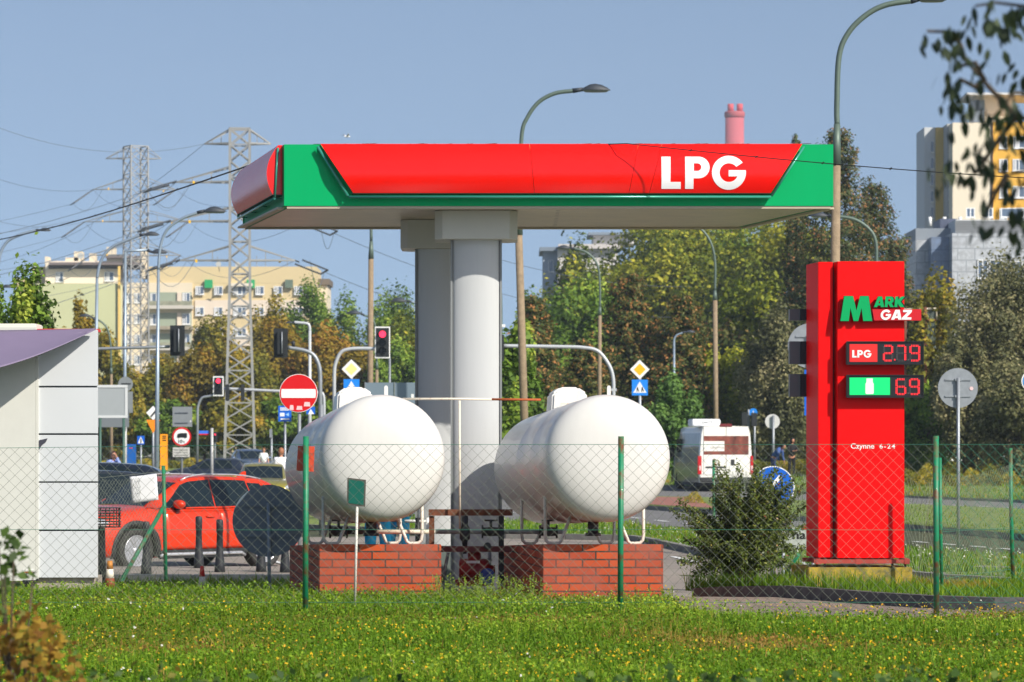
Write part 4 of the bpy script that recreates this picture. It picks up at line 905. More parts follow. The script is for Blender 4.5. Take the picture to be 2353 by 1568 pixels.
# fence running back on the right, sagging
def post(par, q, yt, Y, zb, r=.024, bend=0):
    p = W(q, yt, Y); MB().tube([(p.x + bend, Y, zb), (p.x + bend * .2, Y, zb + (p.z - zb) * .55), (p.x, Y, p.z)], r, 12).build('post', rusty, par, True); return p
t = thing('wire_fence', 'sagging chain-link fence on green posts running behind the totem', 'fence', (4.2, 32.2, .5))
pB = post(t, 2160, 1052, 32.5, .5, .017, .02); pA = post(t, 2322, 1030, 36, .4, .022, .03); pC = post(t, 1640, 1056, 60, .0, .026); pD = W(2600, 1030, 37)
mw = mat('plastic_wire', srgb(128, 140, 116), .5)
mesh_panel('chain_link', (pB.x, 32.5, 0), (pA.x, 36, 0), .6, 1.66, .5, 1.75, .09, .0012, mw, t, .06, 5, .03)
mesh_panel('chain_link', (pB.x, 32.6, 0), (pC.x, 60, 0), .6, 1.68, .0, 1.55, .2, .0014, mw, t, .10, 6, .03)
mesh_panel('chain_link', (pA.x, 36, 0), (pD.x, 37, 0), .5, 1.85, .5, 1.85, .09, .0018, wire_g, t, .0, 7, .01)
line_wires((pB.x, 32.5, 0), (pA.x, 36, 0), [(1.1, 1.05), (.64, .6)], .002, wire_g, t)
p0, p1 = W(1835, 1275, 40), W(1800, 1335, 40)
MB().tube([p0, (p1.x, 40.3, .3)], .022, 10).build('brace', rusty, t, True)
# corner post with stay beside the kiosk
t = thing('wire_fence', 'rusty green corner post with slanting stay and a fine mesh beside the kiosk', 'fence', (W(378, 0, 40).x, 40, .3))
p = W(375.5, 1070, 40); q_ = W(381, 1345, 40); MB().tube([(q_.x, 40, .3), tuple(p)], .024, 12).build('post', rusty, t, True)
a_, b_ = W(376, 1165, 39.96), W(277, 1345, 39.2); MB().tube([a_, (b_.x, 39.2, .32)], .026, 10).build('stay', rusty, t, True)
a = W(205, 1100, 38.2); mesh_panel('chain_link', (a.x, 38.2, 0), (p.x, 40, 0), .36, 1.56, .3, 1.62, .075, .0016, wire, t, .05, 8, .015)
line_wires((a.x, 38.2, 0), (p.x, 40, 0), [(1.55, 1.62)], .0025, wire, t)
# white sheet hanging on the mesh
mb = MB(); mb.smooth = True
c = [W(298, 1096, 39.4), W(360, 1090, 39.4), W(364, 1149, 39.4), W(303, 1157, 39.4)]
for i in range(9):
    for j in range(9):
        u, v = i / 8, j / 8; P_ = (c[0].lerp(c[1], u)).lerp(c[3].lerp(c[2], u), v); mb.v.append((P_.x, P_.y + .004 * math.sin(u * 5 + v * 3), P_.z))
for i in range(8):
    for j in range(8): k = i * 9 + j; mb.f.append((k, k + 9, k + 10, k + 1)); mb.m.append(0); mb.sm.append(True)
o = mb.build('paper_sheet', mat('paper', srgb(226, 228, 230), .7), None, fix=False); o.modifiers.new('thickness', 'SOLIDIFY').thickness = .002; tag(setorigin(o), 'blank white sheet hanging on the mesh over the red car', 'sheet')

# ---------------------------------------------------------------- small green board, cones, bollards
t = thing('green_board', 'small dark green framed board on a thin white stake before the left tank', 'sign', (W(815, 0, 30.6).x, 30.6, .46))
def q3(q, y, Y=30.6): p = W(q, y, Y); return (p.x - t.location.x, p.z - t.location.z)
fc = [q3(797, 1160), q3(839, 1165), q3(841, 1103), q3(798, 1098)]
MB().prism(fc, 0, .012).build('frame', mat('frame_brown', srgb(78, 74, 66), .6), t, bevel=.002)
ci = (sum(p[0] for p in fc) / 4, sum(p[1] for p in fc) / 4); MB().prism([(ci[0] + (p[0] - ci[0]) * .82, ci[1] + (p[1] - ci[1]) * .87) for p in fc], -.004, -.0005).build('panel', mat('panel_dark_green', srgb(8, 92, 78), .35, var=.05), t)
MB().tube([(q3(815, 1385)[0], .02, 0), (q3(820.5, 1162)[0], .02, q3(0, 1162)[1]), ], .0125, 10).build('stake', mat('stake_white', srgb(205, 202, 192), .5, dirt=srgb(150, 140, 120), dscale=10, damt=.4), t)
def cone(Y, q0, q1, yt, yb, bands, label):
    a, b = W(q0, yb, Y), W(q1, yt, Y); r = (b.x - a.x) / 2; h = b.z - a.z + .06; t = thing('traffic_cone', label, 'traffic cone', ((a.x + b.x) / 2, Y, a.z - .06), group='traffic cones in the grass')
    f = lambda z: r * (1 - .63 * z / h)
    for (z0, z1, m_, nm) in bands: MB().lathe([(f(z0 * h), z0 * h), (f(z1 * h), z1 * h)], None, 24).build(nm, m_, t)
    MB().box(-r * 1.35, -r * 1.35, -.02, r * 1.35, r * 1.35, .012).build('foot', bands[0][2], t, bevel=.006)
cw = mat('cone_white', srgb(228, 222, 205), .6, dirt=srgb(150, 130, 100), dscale=12, damt=.45); cb_ = mat('cone_brown', srgb(128, 66, 36), .6, dirt=srgb(190, 160, 120), dscale=8, damt=.4)
cone(35.2, 237, 268, 1289, 1366, [(0, .3, cw, 'white_band'), (.3, .56, cb_, 'brown_band'), (.56, .79, cw, 'white_band'), (.79, 1, mat('cone_tip', srgb(178, 118, 48), .6, var=.2), 'tip')], 'large faded brown and white cone by the kiosk corner')
cr_ = mat('cone_red', srgb(218, 52, 40), .5, var=.08)
cone(37.5, 453.5, 475.5, 1301, 1352, [(0, .25, cr_, 'red_band'), (.25, .62, mat('cone_grey', srgb(200, 196, 190), .6, dirt=srgb(120, 120, 116), dscale=10, damt=.5), 'grey_band'), (.62, 1, cr_, 'tip')], 'small red and white cone in front of the bollards')
def bollard(q, yt, Y, label, r=.045):
    p = W(q, yt, Y); zg = H(p.x, Y); h = p.z - zg
    o = MB().lathe([(r * 1.75, -.02), (r * 1.55, h * .15), (r * 1.1, h * .42), (r * .95, h * .75), (r * 1.1, h * .755), (r * 1.12, h * .97), (r * .9, h), (1e-5, h + .005)], None, 18).build('bollard', mat('bollard_black', srgb(42, 44, 48), .55, var=.15), None)
    o.location = (p.x, Y, zg); return tag(o, label, 'bollard', 'black bollards in front of the red car')
bollard(457, 1187, 48.4, 'black bollard to the left of the pair by the car door'); bollard(505, 1194, 46.9, 'black bollard to the right of the pair by the car door')
bollard(336, 1199, 46.2, 'black bollard in front of the front wheel of the red car'); bollard(600, 1205, 47.0, 'black bollard half hidden by the round dark sign'); bollard(655, 1205, 46.8, 'black bollard beside the left brick pedestal')
t = thing('drum_bollard', 'black post with a slotted drum head peeping out behind the kiosk', 'bollard', (W(226, 0, 44).x, 44, H(0, 44)))
zt, zb_ = W(0, 1168, 44).z - t.location.z, W(0, 1212, 44).z - t.location.z
MB().lathe([(.075, 0), (.06, zb_)], Matrix.Translation((.03, 0, 0)), 16).build('post', dark, t)
mb = MB(); xr = W(279, 0, 44).x - t.location.x
for i in range(8): z = zb_ + (zt - zb_) * i / 7; mb.lathe([(xr - .05, z), (xr - .0, z), (xr - .0, z + .008), (xr - .05, z + .008)], None, 28)
for i in range(14): a = i / 14 * 6.28; mb.box((xr - .02) * math.cos(a) - .006, (xr - .02) * math.sin(a) - .006, zb_, (xr - .02) * math.cos(a) + .006, (xr - .02) * math.sin(a) + .006, zt)
mb.build('drum', dark, t, fix=False)
# ---------------------------------------------------------------- street lamps
def lamp_head(parent, c, L, direction):
    """shallow domed lantern, pointing along +-x"""
    hd = MB(); n = 20; M = Matrix.Translation(c)
    hd.smooth = True
    prof = [(0.0, .0), (.06, .13), (.18, .36), (.34, .6), (.5, .66), (.7, .55), (.88, .3), (1.0, .04)]
    k = len(hd.v); sec = 10
    for (u, hh) in prof:
        wv = max(.02, math.sin(math.pi * min(1, max(0, .04 + .92 * u))) ** .7) * .22 * L
        for j in range(sec):
            a = math.pi * j / (sec - 1); hd.v.append(tuple(M @ Vector((direction * L * u, wv * math.cos(a), hh * .33 * L * math.sin(a)))))
    for i in range(len(prof) - 1):
        for j in range(sec - 1): a = k + i * sec + j; hd.f.append((a, a + 1, a + sec + 1, a + sec)); hd.m.append(0); hd.sm.append(True)
    h_ = hd.build('lamp_head', lampdark, parent, True)
    gl = MB(); k = 0
    for s, z in ((1, -.003), (.8, -.035 * L / .6)):
        for i in range(16): a = 2 * math.pi * i / 16; gl.v.append(tuple(M @ Vector((direction * L * (.52 + .44 * s * math.cos(a)), .2 * L * s * math.sin(a), z))))
    for i in range(16): gl.f.append((i, (i + 1) % 16, 16 + (i + 1) % 16, 16 + i)); gl.m.append(0); gl.sm.append(True)
    gl.f.append(tuple(range(16, 32))); gl.m.append(0); gl.sm.append(False)
    gl.build('lens', mat('lens_grey', srgb(120, 126, 130), .3), h_, True)
    return h_
def street_lamp(Y, pole, arm, head, label, conc=None, cone_=None, armr=.05, poler=.07, pm=None, flat=False, hq=None):
    """pole, arm: lists of q points; head = (q0, y, q1); conc = y where the concrete ends"""
    base = W(pole[0][0], pole[0][1], Y); zg = H(0, Y)
    t = thing('street_lamp', label, 'street lamp', (base.x, Y, zg), group='street lamps')
    if conc:
        c = W(pole[1][0], conc, Y)
        MB().tube([(base.x, Y, zg - .05), tuple(c)], [conc_r(Y, pole[0][2]), conc_r(Y, pole[1][2])], 8).build('concrete_pole', concpole, t, True)
        e = W(cone_[0], cone_[1], Y); MB().tube([tuple(c + Vector((0, 0, .002))), tuple(e)], [conc_r(Y, pole[1][2]) * 1.12, armr * 1.1], 14).build('collar', lampgreen, t, True)
        start = e
    else:
        c = W(pole[1][0], pole[1][1], Y); MB().tube([(base.x, Y, zg - .05), tuple(c)], [poler * 1.15, armr], 12).build('pole', pm or galv, t, True); start = c
    pts = [start] + [W(a[0], a[1], Y) for a in arm]
    if not flat:        # smooth the arm
        sm = []; P = [pts[0]] + pts + [pts[-1]]
        for i in range(1, len(P) - 2):
            for k in range(6):
                s = k / 6; a, b, c_, d = P[i - 1], P[i], P[i + 1], P[i + 2]
                sm.append(.5 * ((2 * b) + (c_ - a) * s + (2 * a - 5 * b + 4 * c_ - d) * s * s + (3 * b - a - 3 * c_ + d) * s ** 3))
        pts = sm + [pts[-1]]
    MB().tube(pts, armr, 10).build('arm', lampgreen if conc else (pm or galv), t, True)
    if head:
        h0, h1 = W(head[0], head[1], Y), W(head[2], head[1], Y); L = abs(h1.x - h0.x)
        d = 1 if head[2] > head[0] else -1; e = pts[-1]
        MB().tube([e - Vector((d * .02, 0, 0)), h0 + Vector((d * L * .12, 0, .035 * L))], [armr * 1.2, .035 * L + .02], 8).build('socket', lampdark, t, True)
        lamp_head(t, h0, L, d)
    return t
def conc_r(Y, wq): return wq / 2 * Y / F
street_lamp(60, [(1913, 1200, 28), (1921.5, 0, 20)], [(1923, 240), (1928, 130), (1950, 75), (1990, 35), (2035, 12), (2095, 2)], (2104, 1, 2175), 'tall street lamp on a ribbed concrete pole just behind the totem', 380, (1923.5, 285), .052)
street_lamp(79, [(1212, 1210, 20), (1192, 0, 17)], [(1199, 310), (1212, 270), (1238, 235), (1275, 215), (1318, 209)], (1332, 208, 1403), 'leaning concrete street lamp rising behind the canopy roof', 540, (1196, 420), .05)
street_lamp(105, [(849, 1160, 15), (852.5, 0, 12)], [(853, 430), (857, 400), (880, 380), (910, 372)], (918, 371, 975), 'concrete street lamp left of the columns, its head behind the canopy', 595, (853, 555), .05)
street_lamp(136, [(1646, 1150, 12), (1643, 0, 11)], [(1643, 600), (1632, 555), (1608, 525), (1570, 508)], (1562, 508, 1510), 'concrete street lamp left of the totem with a green swan neck', 690, (1643, 668), .05)
street_lamp(150, [(1377, 1120, 10), (1378.5, 0, 8)], [(1378.5, 660), (1373, 610), (1350, 582), (1318, 571)], (1313, 571, 1278), 'slender concrete street lamp above the right tank', 725, (1378.5, 705), .05)
street_lamp(96, [(2018, 1170, 12), (2015, 0, 10)], [(2013, 560), (2000, 530), (1965, 505), (1920, 497)], (1905, 497, 1860), 'street lamp whose green neck curves over the right end of the canopy', 640, (2014, 610), .05)
gs = mat('galv_blue', srgb(150, 165, 178), .45, .5, var=.1)
street_lamp(80, [(359, 1100), (364, 620)], [(369, 565), (385, 527), (420, 502), (455, 489)], (464, 487, 521), 'tall steel street lamp standing behind the red car', pm=gs, armr=.034, poler=.055)
street_lamp(115, [(217, 1120), (223, 640)], [(232, 600), (255, 570), (290, 553), (322, 541)], (330, 540, 367), 'steel street lamp rising over the kiosk roof', pm=gs, armr=.05, poler=.07)
street_lamp(115, [(-14, 1120), (-5, 620)], [(2, 580), (20, 553), (55, 537), (84, 530)], (88, 530, 118), 'street lamp cut by the left edge of the picture', pm=gs, armr=.05, poler=.07)
street_lamp(110, [(286, 1130), (288, 580)], [(288, 577), (300, 577), (340, 575)], (344, 581, 386), 'straight steel lamp with a flat level arm in front of the lattice tower', pm=gs, armr=.045, poler=.055, flat=True)
street_lamp(170, [(256, 1090, 8), (256, 0, 6)], [(254, 790), (246, 755), (230, 738), (218, 735)], (210, 727, 182), 'small old lamp on a brown pole behind the kiosk roof', 860, (255.5, 845), .05)
street_lamp(130, [(-40, 1120), (-36, 700)], [(-30, 675), (-12, 664)], (2, 660, 30), 'lamp head poking in at the left edge above the leaves', pm=gs, armr=.05)
street_lamp(130, [(712, 1100), (712, 760)], [(711, 750), (706, 744), (690, 742), (676, 741)], (674, 742, 656), 'low steel lamp above the no-entry sign', pm=mat('pole_white', srgb(190, 195, 196), .5, .2), armr=.055, poler=.07)
street_lamp(140, [(1549, 1100), (1549, 785)], [(1550, 778), (1556, 770), (1570, 765)], (1572, 764, 1598), 'pale thin lamp between the dark conifers', pm=gs, armr=.045, poler=.06)
street_lamp(190, [(985, 1080), (985, 760)], [(982, 715), (965, 700), (945, 694)], (938, 693, 896), 'distant lamp against the sky beside the rear column', pm=gs, armr=.06)
street_lamp(170, [(866, 1080, 9), (866, 0, 7)], [(865, 790), (861, 745), (848, 730), (836, 725)], (832, 721, 795), 'distant lamp hidden partly by the concrete pole', 850, (866, 830), .05)
street_lamp(200, [(1806, 1080), (1806, 700)], [(1807, 670), (1812, 660)], (1812, 656, 1838), 'far lamp in front of the yellow-green trees', pm=gs, armr=.06)
street_lamp(190, [(1153, 1080), (1153, 720)], [(1152, 680), (1148, 662)], None, 'thin green lamp neck between column and concrete pole', pm=lampgreen, armr=.05)

# ---------------------------------------------------------------- signs
def pole_(t, q, ya, yb, Y, r, m=None, nm='pole'):
    a, b = W(q, ya, Y), W(q, yb, Y); return MB().tube([tuple(a), (b.x, Y, b.z)], r, 10).build(nm, m or galv, t, True)
def poleG(t, q, ya, Y, r, m=None, qb=None):
    a = W(q, ya, Y); x = W(qb if qb is not None else q, 0, Y).x; return MB().tube([tuple(a), (x, Y, H(0, Y) - .05)], r, 10).build('pole', m or galv, t, True)
def sg(label, q, Y, cat='road sign', name='road_sign'): return thing(name, label, cat, (W(q, 0, Y).x, Y, H(0, Y)))
def plate(nm, poly, Y, m, par, th=.003, off=0.0):
    pts = [W(a, b, Y) for a, b in poly]; return MB().prism([(p.x, p.z) for p in pts], Y - off - th, Y - off).build(nm, m, par, True)
def disc_(nm, q, y, r, Y, m, par, off=0.0, th=.003):
    p = W(q, y, Y); return MB().disc((p.x, Y - off, p.z), r * Y / F, (0, -1, 0), th, 40).build(nm, m, par, True) if False else MB().lathe([(r * Y / F, 0), (r * Y / F, th)], Matrix.Translation((p.x, Y - off, p.z)) @ Matrix.Rotation(R(90), 4, 'X'), 40, False).build(nm, m, par, True)
def rect(a, b, c, d): return [(a, d), (c, d), (c, b), (a, b)]
# no entry
t = sg('round red no-entry sign with three torn stickers over the left tank', 686, 53); Y = 53
disc_('rim', 686, 904, 44, Y, white, t, 0, .004); f = disc_('face', 686, 904, 42.8, Y, red_sign, t, .005)
mb = MB(); pts = []
a0 = 14
for ang in (-a0, -7, 0, 7, a0): pts.append((686 + 40 * math.cos(R(ang)), 904.5 - 42 * math.sin(R(ang)) + 0))
for ang in (180 - a0, 187, 180, 187, 180 + a0)[0:1] + (180 - 7, 180, 187, 180 + a0): pts.append((686 + 40 * math.cos(R(ang)), 904.5 - 42 * math.sin(R(ang))))
P_ = [W(a, b, Y) for a, b in pts]; MB().prism([(p.x, p.z) for p in P_], Y - .012, Y - .009).build('white_bar', white, f, True)
for (a, b, c, d) in ((665, 931, 675, 942), (681, 933, 695, 942), (698, 924, 713, 934)):
    s_ = plate('sticker', [(a, d), (c, d + .5), (c - 1, b + .5), (a + 2, b)], Y, mat('sticker_pink', srgb(232, 190, 190), .6, var=.1, vscale=30), f, .001, .0095)
poleG(t, 688, 935, Y + .05, .028, galv)
# bus/contactless
t = sg('blue contactless fare sign left of the no-entry sign', 655, 100); b_ = plate('board', rect(639.5, 933, 669.5, 969), 100, blue_sign, t, .02)
for (a, b, c, d) in ((644, 937, 662, 939.5), (644, 941, 664, 943.5), (645, 962, 665, 965), (643.5, 949, 654, 957)): plate('white_mark', rect(a, b, c, d), 100, white, b_, .004, .021)
plate('wave_mark', [(656, 953), (664, 957), (664, 949)], 100, mat('pale_blue', srgb(150, 200, 240), .5), b_, .004, .021); poleG(t, 655, 968, 100.05, .04, galv)
t = sg('small blue sign with white arrow tucked behind the left tank', 716, 70); b_ = plate('board', [(704, 952), (724, 952), (724, 935), (704, 935)], 70, blue_sign, t, .01); plate('arrow', [(708, 952), (714, 940), (722, 952)], 70, white, b_, .003, .012); poleG(t, 738, 930, 70, .05, galv)
# 10 t
Y = 120; t = sg('round red-rimmed sign with lorry symbol and 10 t above a white text plate', 418, Y)
disc_('rim', 417.5, 1004, 22, Y, red_sign, t, 0, .01); f = disc_('face', 417.5, 1004, 17.8, Y, white, t, .012, .01)
plate('lorry', [(407, 1006), (410, 1006), (410, 1007.5), (412, 1007.5), (412, 1006), (424, 1006), (424, 1007.5), (427, 1007.5), (427, 1006), (430, 1006), (430, 995.5), (413, 995.5), (413, 997), (409, 997), (407, 1001)], Y, black, f, .01, .024)
p = W(410, 1018, Y); fontword('lettering', '10', p.x - t.location.x, -.035, p.z - t.location.z, .12, black, f, .15, .02); p = W(421.5, 1018, Y); fontword('lettering', 't', p.x - t.location.x, -.035, p.z - t.location.z, .1, black, f, .05, .02)
pt = plate('text_plate', rect(397, 1028.5, 436, 1050.5), Y, mat('plate_grey', srgb(188, 188, 180), .6), t, .01)
for i, s in enumerate(('Nie dotyczy', 'mieszk. i poj.', 'zaopatrzenia')): p = W(400, 1035.5 + i * 6, Y); fontword('lettering', s, p.x - t.location.x, -.0135, p.z - t.location.z, .05, black, pt, .5, .005)
g_ = plate('square_back', rect(396, 935, 441.5, 981), Y, signback, t, .01, -.06)
for yy in (947, 970): plate('bracket', rect(403, yy, 433, yy + 1.6), Y, galv, g_, .03, -.03)
poleG(t, 418, 943, Y + .1, .04, galv); plate('round_sticker', rect(436, 967, 439, 970), Y, white, g_, .002, -.04)
# speed camera
Y = 110; t = sg('orange roadside cabinet with a slotted top', 378, Y, 'speed camera', 'speed_camera'); b_ = plate('housing', [(370.5, 1080), (385.5, 1080), (385.5, 998), (370, 998)], Y, mat('camera_orange', srgb(250, 160, 10), .45), t, .3)
for yy in (1001.5, 1006, 1011): plate('slot', rect(373, yy, 382, yy + 2.2), Y - .3, black, b_, .01)
MB().box(W(374, 0, Y).x, Y - .25, H(0, Y), W(382, 0, Y).x, Y - .05, W(0, 1079, Y).z).build('plinth', dark, t, True)
# yield back + end of priority diamond
Y = 112; t = sg('white diamond with black bar over an orange triangle on a thin pole', 352, Y)
d_ = plate('diamond', [(352, 966), (368, 950.5), (352, 933), (336, 949)], Y, white, t, .01); plate('black_bar', [(345, 957), (348, 959.5), (362, 943), (359, 940)], Y, black, d_, .004, .011)
plate('triangle', [(352, 996), (368, 965), (336, 965)], Y, mat('triangle_orange', srgb(245, 140, 20), .45), t, .01); poleG(t, 352, 935, Y + .05, .04, galv)
Y = 140; t = sg('small blue pedestrian crossing sign behind the notice board', 323, Y); b_ = plate('board', rect(315.5, 1002, 332, 1021.5), Y, blue_sign, t, .01)
plate('triangle', [(316.8, 1019), (330.5, 1019), (323.7, 1004)], Y, white, b_, .004, .011); plate('figure', [(322, 1018), (325.5, 1018), (325, 1009), (323, 1009)], Y, black, b_, .004, .016); poleG(t, 324, 1020, Y + .05, .04, galv)
t = sg('blue street map cabinet with a red mark, left of the orange cabinet', 302, 120, 'info board', 'info_board'); b_ = plate('board', rect(292, 1021, 313, 1076), 120, mat('cabinet_blue', srgb(20, 90, 165), .35), t, .15); plate('red_mark', rect(298, 1029, 306, 1031), 120, red_sign, b_, .004, .151)
MB().box(W(296, 0, 120).x, 119.9, H(0, 120), W(309, 0, 120).x, 119.98, W(0, 1075, 120).z).build('foot', dark, t, True)
Y = 92; t = sg('grey round sign back above grey panels on a white pole, behind the kiosk', 289, Y); d_ = disc_('round_back', 288.5, 883, 17, Y, signback, t); plate('bracket', rect(279, 881, 301, 883), Y, dark, d_, .01, .012)
plate('tall_back', rect(272, 900, 305, 949), Y, signback, t, .006, -.03); plate('wide_back', rect(200, 940, 297, 982), Y, mat('sign_back_dark', srgb(112, 118, 122), .5), t, .006, .04); poleG(t, 288, 884, Y + .1, .045, mat('pole_pale', srgb(180, 180, 178), .5, .2))
# priority diamonds + crossing signs
def diamond(q, y, r, Y, inner, label, crossing=True, qs=None, cut=None):
    t = sg(label, q, Y); d_ = plate('diamond', [(q, y + r), (q + r, y), (q, y - r), (q - r, y)], Y, white, t, .01); r2 = r * .62
    plate('yellow_centre', [(q, y + r2), (q + r2, y), (q, y - r2), (q - r2, y)], Y, inner, d_, .006, .011)
    if crossing:
        b_ = plate('crossing_plate', rect(q - 18, y + r + .8, q + 18.5, y + r + 37), Y, mat('sign_blue_light', srgb(20, 130, 225), .4), t, .01); k = y + r
        plate('triangle', [(q - 15, k + 31), (q + 15.5, k + 31), (q, k + 5)], Y, white, b_, .004, .011)
        for (u, v) in ((-5, 0), (6, 0)): plate('walking_figure', [(q + u - 2.5, k + 29), (q + u - 1, k + 29), (q + u, k + 24), (q + u + 2.5, k + 29), (q + u + 4, k + 28.5), (q + u + 1.4, k + 21), (q + u + 1, k + 17.5), (q + u - 1, k + 17.5), (q + u - 2, k + 22)], Y, black, b_, .004, .016)
    poleG(t, q, y, Y + .06, .06, galv, q + 1); return t
diamond(1470, 849.5, 22.5, 125, yellow_sign, 'yellow priority diamond over a blue crossing plate, right of the tanks')
diamond(807.5, 848.5, 22.5, 125, mat('faded_yellow', srgb(238, 226, 140), .5), 'faded pale yellow priority diamond above the left tank cover')
Y = 82; t = sg('wide blue-grey backs of two direction boards left of the columns', 895, Y)
bm_ = mat('board_back_blue', srgb(118, 134, 146), .5, .2)
plate('board', rect(838, 879.5, 905, 960), Y, bm_, t, .006); plate('board', rect(907, 879.5, 990, 960), Y, bm_, t, .006)
for q in (838, 906): plate('edge_frame', rect(q, 878, q + 1.5, 960), Y, signback, t, .02, .01)
plate('note', rect(945, 906, 951, 915), Y, white, t, .002, .008); poleG(t, 870, 890, Y + .08, .05); poleG(t, 945, 890, Y + .08, .05)
# round backs
def roundback(q, y, r, Y, label, m=None, pr=.03, qb=None, pm=None, ring=True, front=True):
    t = sg(label, q, Y); d_ = disc_('plate', q, y, r, Y, m or signback, t, 0, .004)
    if ring:
        mb = MB(); p = W(q, y, Y); mb.lathe([(r * Y / F, -.012), (r * Y / F + .006, -.012), (r * Y / F + .006, .008), (r * Y / F, .008)], Matrix.Translation((p.x, Y, p.z)) @ Matrix.Rotation(R(90), 4, 'X'), 40, False); mb.build('rim', m or galv, d_, True)
    for s in (-.42, .42):
        plate('bracket', rect(q - r * .66, y + r * s - r * .035, q + r * .66, y + r * s + r * .035), Y, m or galv, t, .02, .008)
        plate('clamp', rect(q - r * .16, y + r * s - r * .06, q + r * .16, y + r * s + r * .06), Y, m or galv, t, .035, .03)
    x = W(q, 0, Y).x; zt = W(0, y - r * .5, Y).z; xb = W(qb if qb else q, 0, Y).x
    MB().tube([(x, Y - .06, zt), (xb, Y - .06, H(0, Y) - .03)], pr, 12).build('pole', pm or galv, t, True); return t
t = roundback(2201, 892, 45, 60, 'grey back of a round sign on a pole right of the totem'); p = W(2232, 893, 60); MB().lathe([(.035, 0), (.035, .003)], Matrix.Translation((p.x, 59.985, p.z)) @ Matrix.Rotation(R(90), 4, 'X'), 16, False).build('round_sticker', mat('sticker_white', srgb(220, 190, 190), .5), t, True)
roundback(1862, 795, 51, 56, 'grey round sign back half hidden by the left side of the totem')
mb = sg('blue edge of a sign showing beside the totem below the grey boxes', 1856, 58); plate('board', rect(1848, 850, 1880, 955), 58, blue_sign, mb, .01); poleG(mb, 1868, 900, 58.05, .03)
nv = mat('sign_back_navy', srgb(104, 118, 128), .5, .2); t = roundback(617, 1197, 83, 38, 'large dark back of a round sign low before the red car', nv, .021, 621, mat('pole_slate', srgb(130, 146, 160), .5, .3), False)
plate('small_plate', rect(667, 1216, 690, 1228), 38, mat('plate_slate', srgb(110, 124, 130), .5), t, .004, .01)
t = sg('white round sign on a pole beyond the van', 1776, 150); disc_('plate', 1775, 969, 17, 150, mat('pale_plate', srgb(205, 205, 202), .5), t); poleG(t, 1777, 955, 149.9, .06, galv)
t = sg('small white round sign left of the white van', 1551, 150); disc_('plate', 1551, 984, 10.5, 150, mat('pale_plate', srgb(205, 205, 202), .5), t); poleG(t, 1551, 942, 149.9, .06, galv)
for yy in (980, 984, 988): plate('text_line', rect(1546, yy, 1557, yy + 1.2), 150, dark, t, .004, .012)
# blue round arrow sign tipped over in the bush
Y = 41; t = sg('round blue arrow sign half buried in the thorny bush', 1776, Y); disc_('rim', 1776, 1121, 50, Y, white, t, 0, .004); f = disc_('face', 1776, 1121, 47.5, Y, blue_sign, t, .005)
plate('arrow', [(1790, 1092), (1797, 1099), (1764, 1133), (1776, 1145), (1745, 1150), (1749, 1119), (1759, 1128)], Y, white, f, .003, .0095); poleG(t, 1776, 1100, Y + .03, .025)
t = sg('white board with black letters na, mostly behind the bush', 1840, 40, 'board', 'lettered_board'); b_ = plate('board', [(1760, 1262), (1875, 1262), (1875, 1212), (1790, 1212)], 40, mat('board_white', srgb(168, 174, 168), .6), t, .01)
p = W(1821, 1238, 40); fontword('lettering', 'na', p.x - t.location.x, -.014, p.z - t.location.z, .10, black, b_, .16, .02)
plate('red_corner', [(1840, 1218), (1875, 1214), (1875, 1206), (1848, 1208)], 40, red_sign, b_, .003, .012); poleG(t, 1800, 1250, 40.05, .02); poleG(t, 1868, 1250, 40.05, .02)
t = sg('red and blue street name plate on a pole near the far dark car', 486, 135); plate('blue_half', rect(457, 990, 481, 997), 135, mat('name_blue', srgb(50, 110, 215), .5), t, .01); plate('red_half', rect(457, 997.1, 481, 1000), 135, red_sign, t, .01); poleG(t, 487, 984, 134.9, .06, mat('pole_pale', srgb(180, 180, 178), .5, .2))
t = sg('round blue-rimmed sign cut by the right edge of the picture', 2372, 62); disc_('rim', 2372, 876, 25, 62, white, t); disc_('face', 2372, 876, 22, 62, mat('sign_sky', srgb(60, 140, 220), .4), t, .006); poleG(t, 2372, 870, 62.05, .03)
t = sg('thin sign seen edge-on between crossing and tank', 623, 140); plate('board', rect(620.5, 986, 626, 1006), 140, galv, t, .3); poleG(t, 624, 1000, 140, .05, galv)
# rusty hoarding behind the totem
t = thing('hoarding', 'old grey corrugated hoarding with a rusty frame right of the totem', 'hoarding', (W(2115, 0, 149).x, 149, H(0, 149))); Y = 149
mb = MB(); a, b = W(2060, 800, Y), W(2150, 714, Y)
for i in range(24): x0 = a.x + (b.x - a.x) * i / 24; x1 = a.x + (b.x - a.x) * (i + 1) / 24; mb.add([(x0, Y, a.z), ((x0 + x1) / 2, Y - .06, a.z), (x1, Y, a.z), (x0, Y, b.z), ((x0 + x1) / 2, Y - .06, b.z), (x1, Y, b.z)], [(0, 1, 4, 3), (1, 2, 5, 4)])
mb.build('corrugated_sheet', mat('old_zinc', srgb(132, 144, 138), .6, .2, var=.25, vscale=5, dirt=srgb(80, 70, 60), dscale=4, damt=.5), t, True)
MB().tube([W(2050, 712, Y - .1), W(2152, 710, Y - .1), W(2152, 735, Y - .1)], .05, 8).build('rail', mat('frame_cream', srgb(205, 195, 175), .6, dirt=srgb(150, 95, 60), dscale=9, damt=.6), t, True)
MB().tube([W(2050, 734, Y - .1), W(2150, 736, Y - .1)], .05, 8).build('rail', rust, t, True); poleG(t, 2126, 706, Y - .2, .07, rust); poleG(t, 2080, 734, Y - .2, .07, rust)
mb = MB(); mb.tube([W(2096, 738, Y - .12), W(2124, 770, Y - .12), W(2100, 800, Y - .12)], .04, 6); mb.build('strut', rust, t, True)

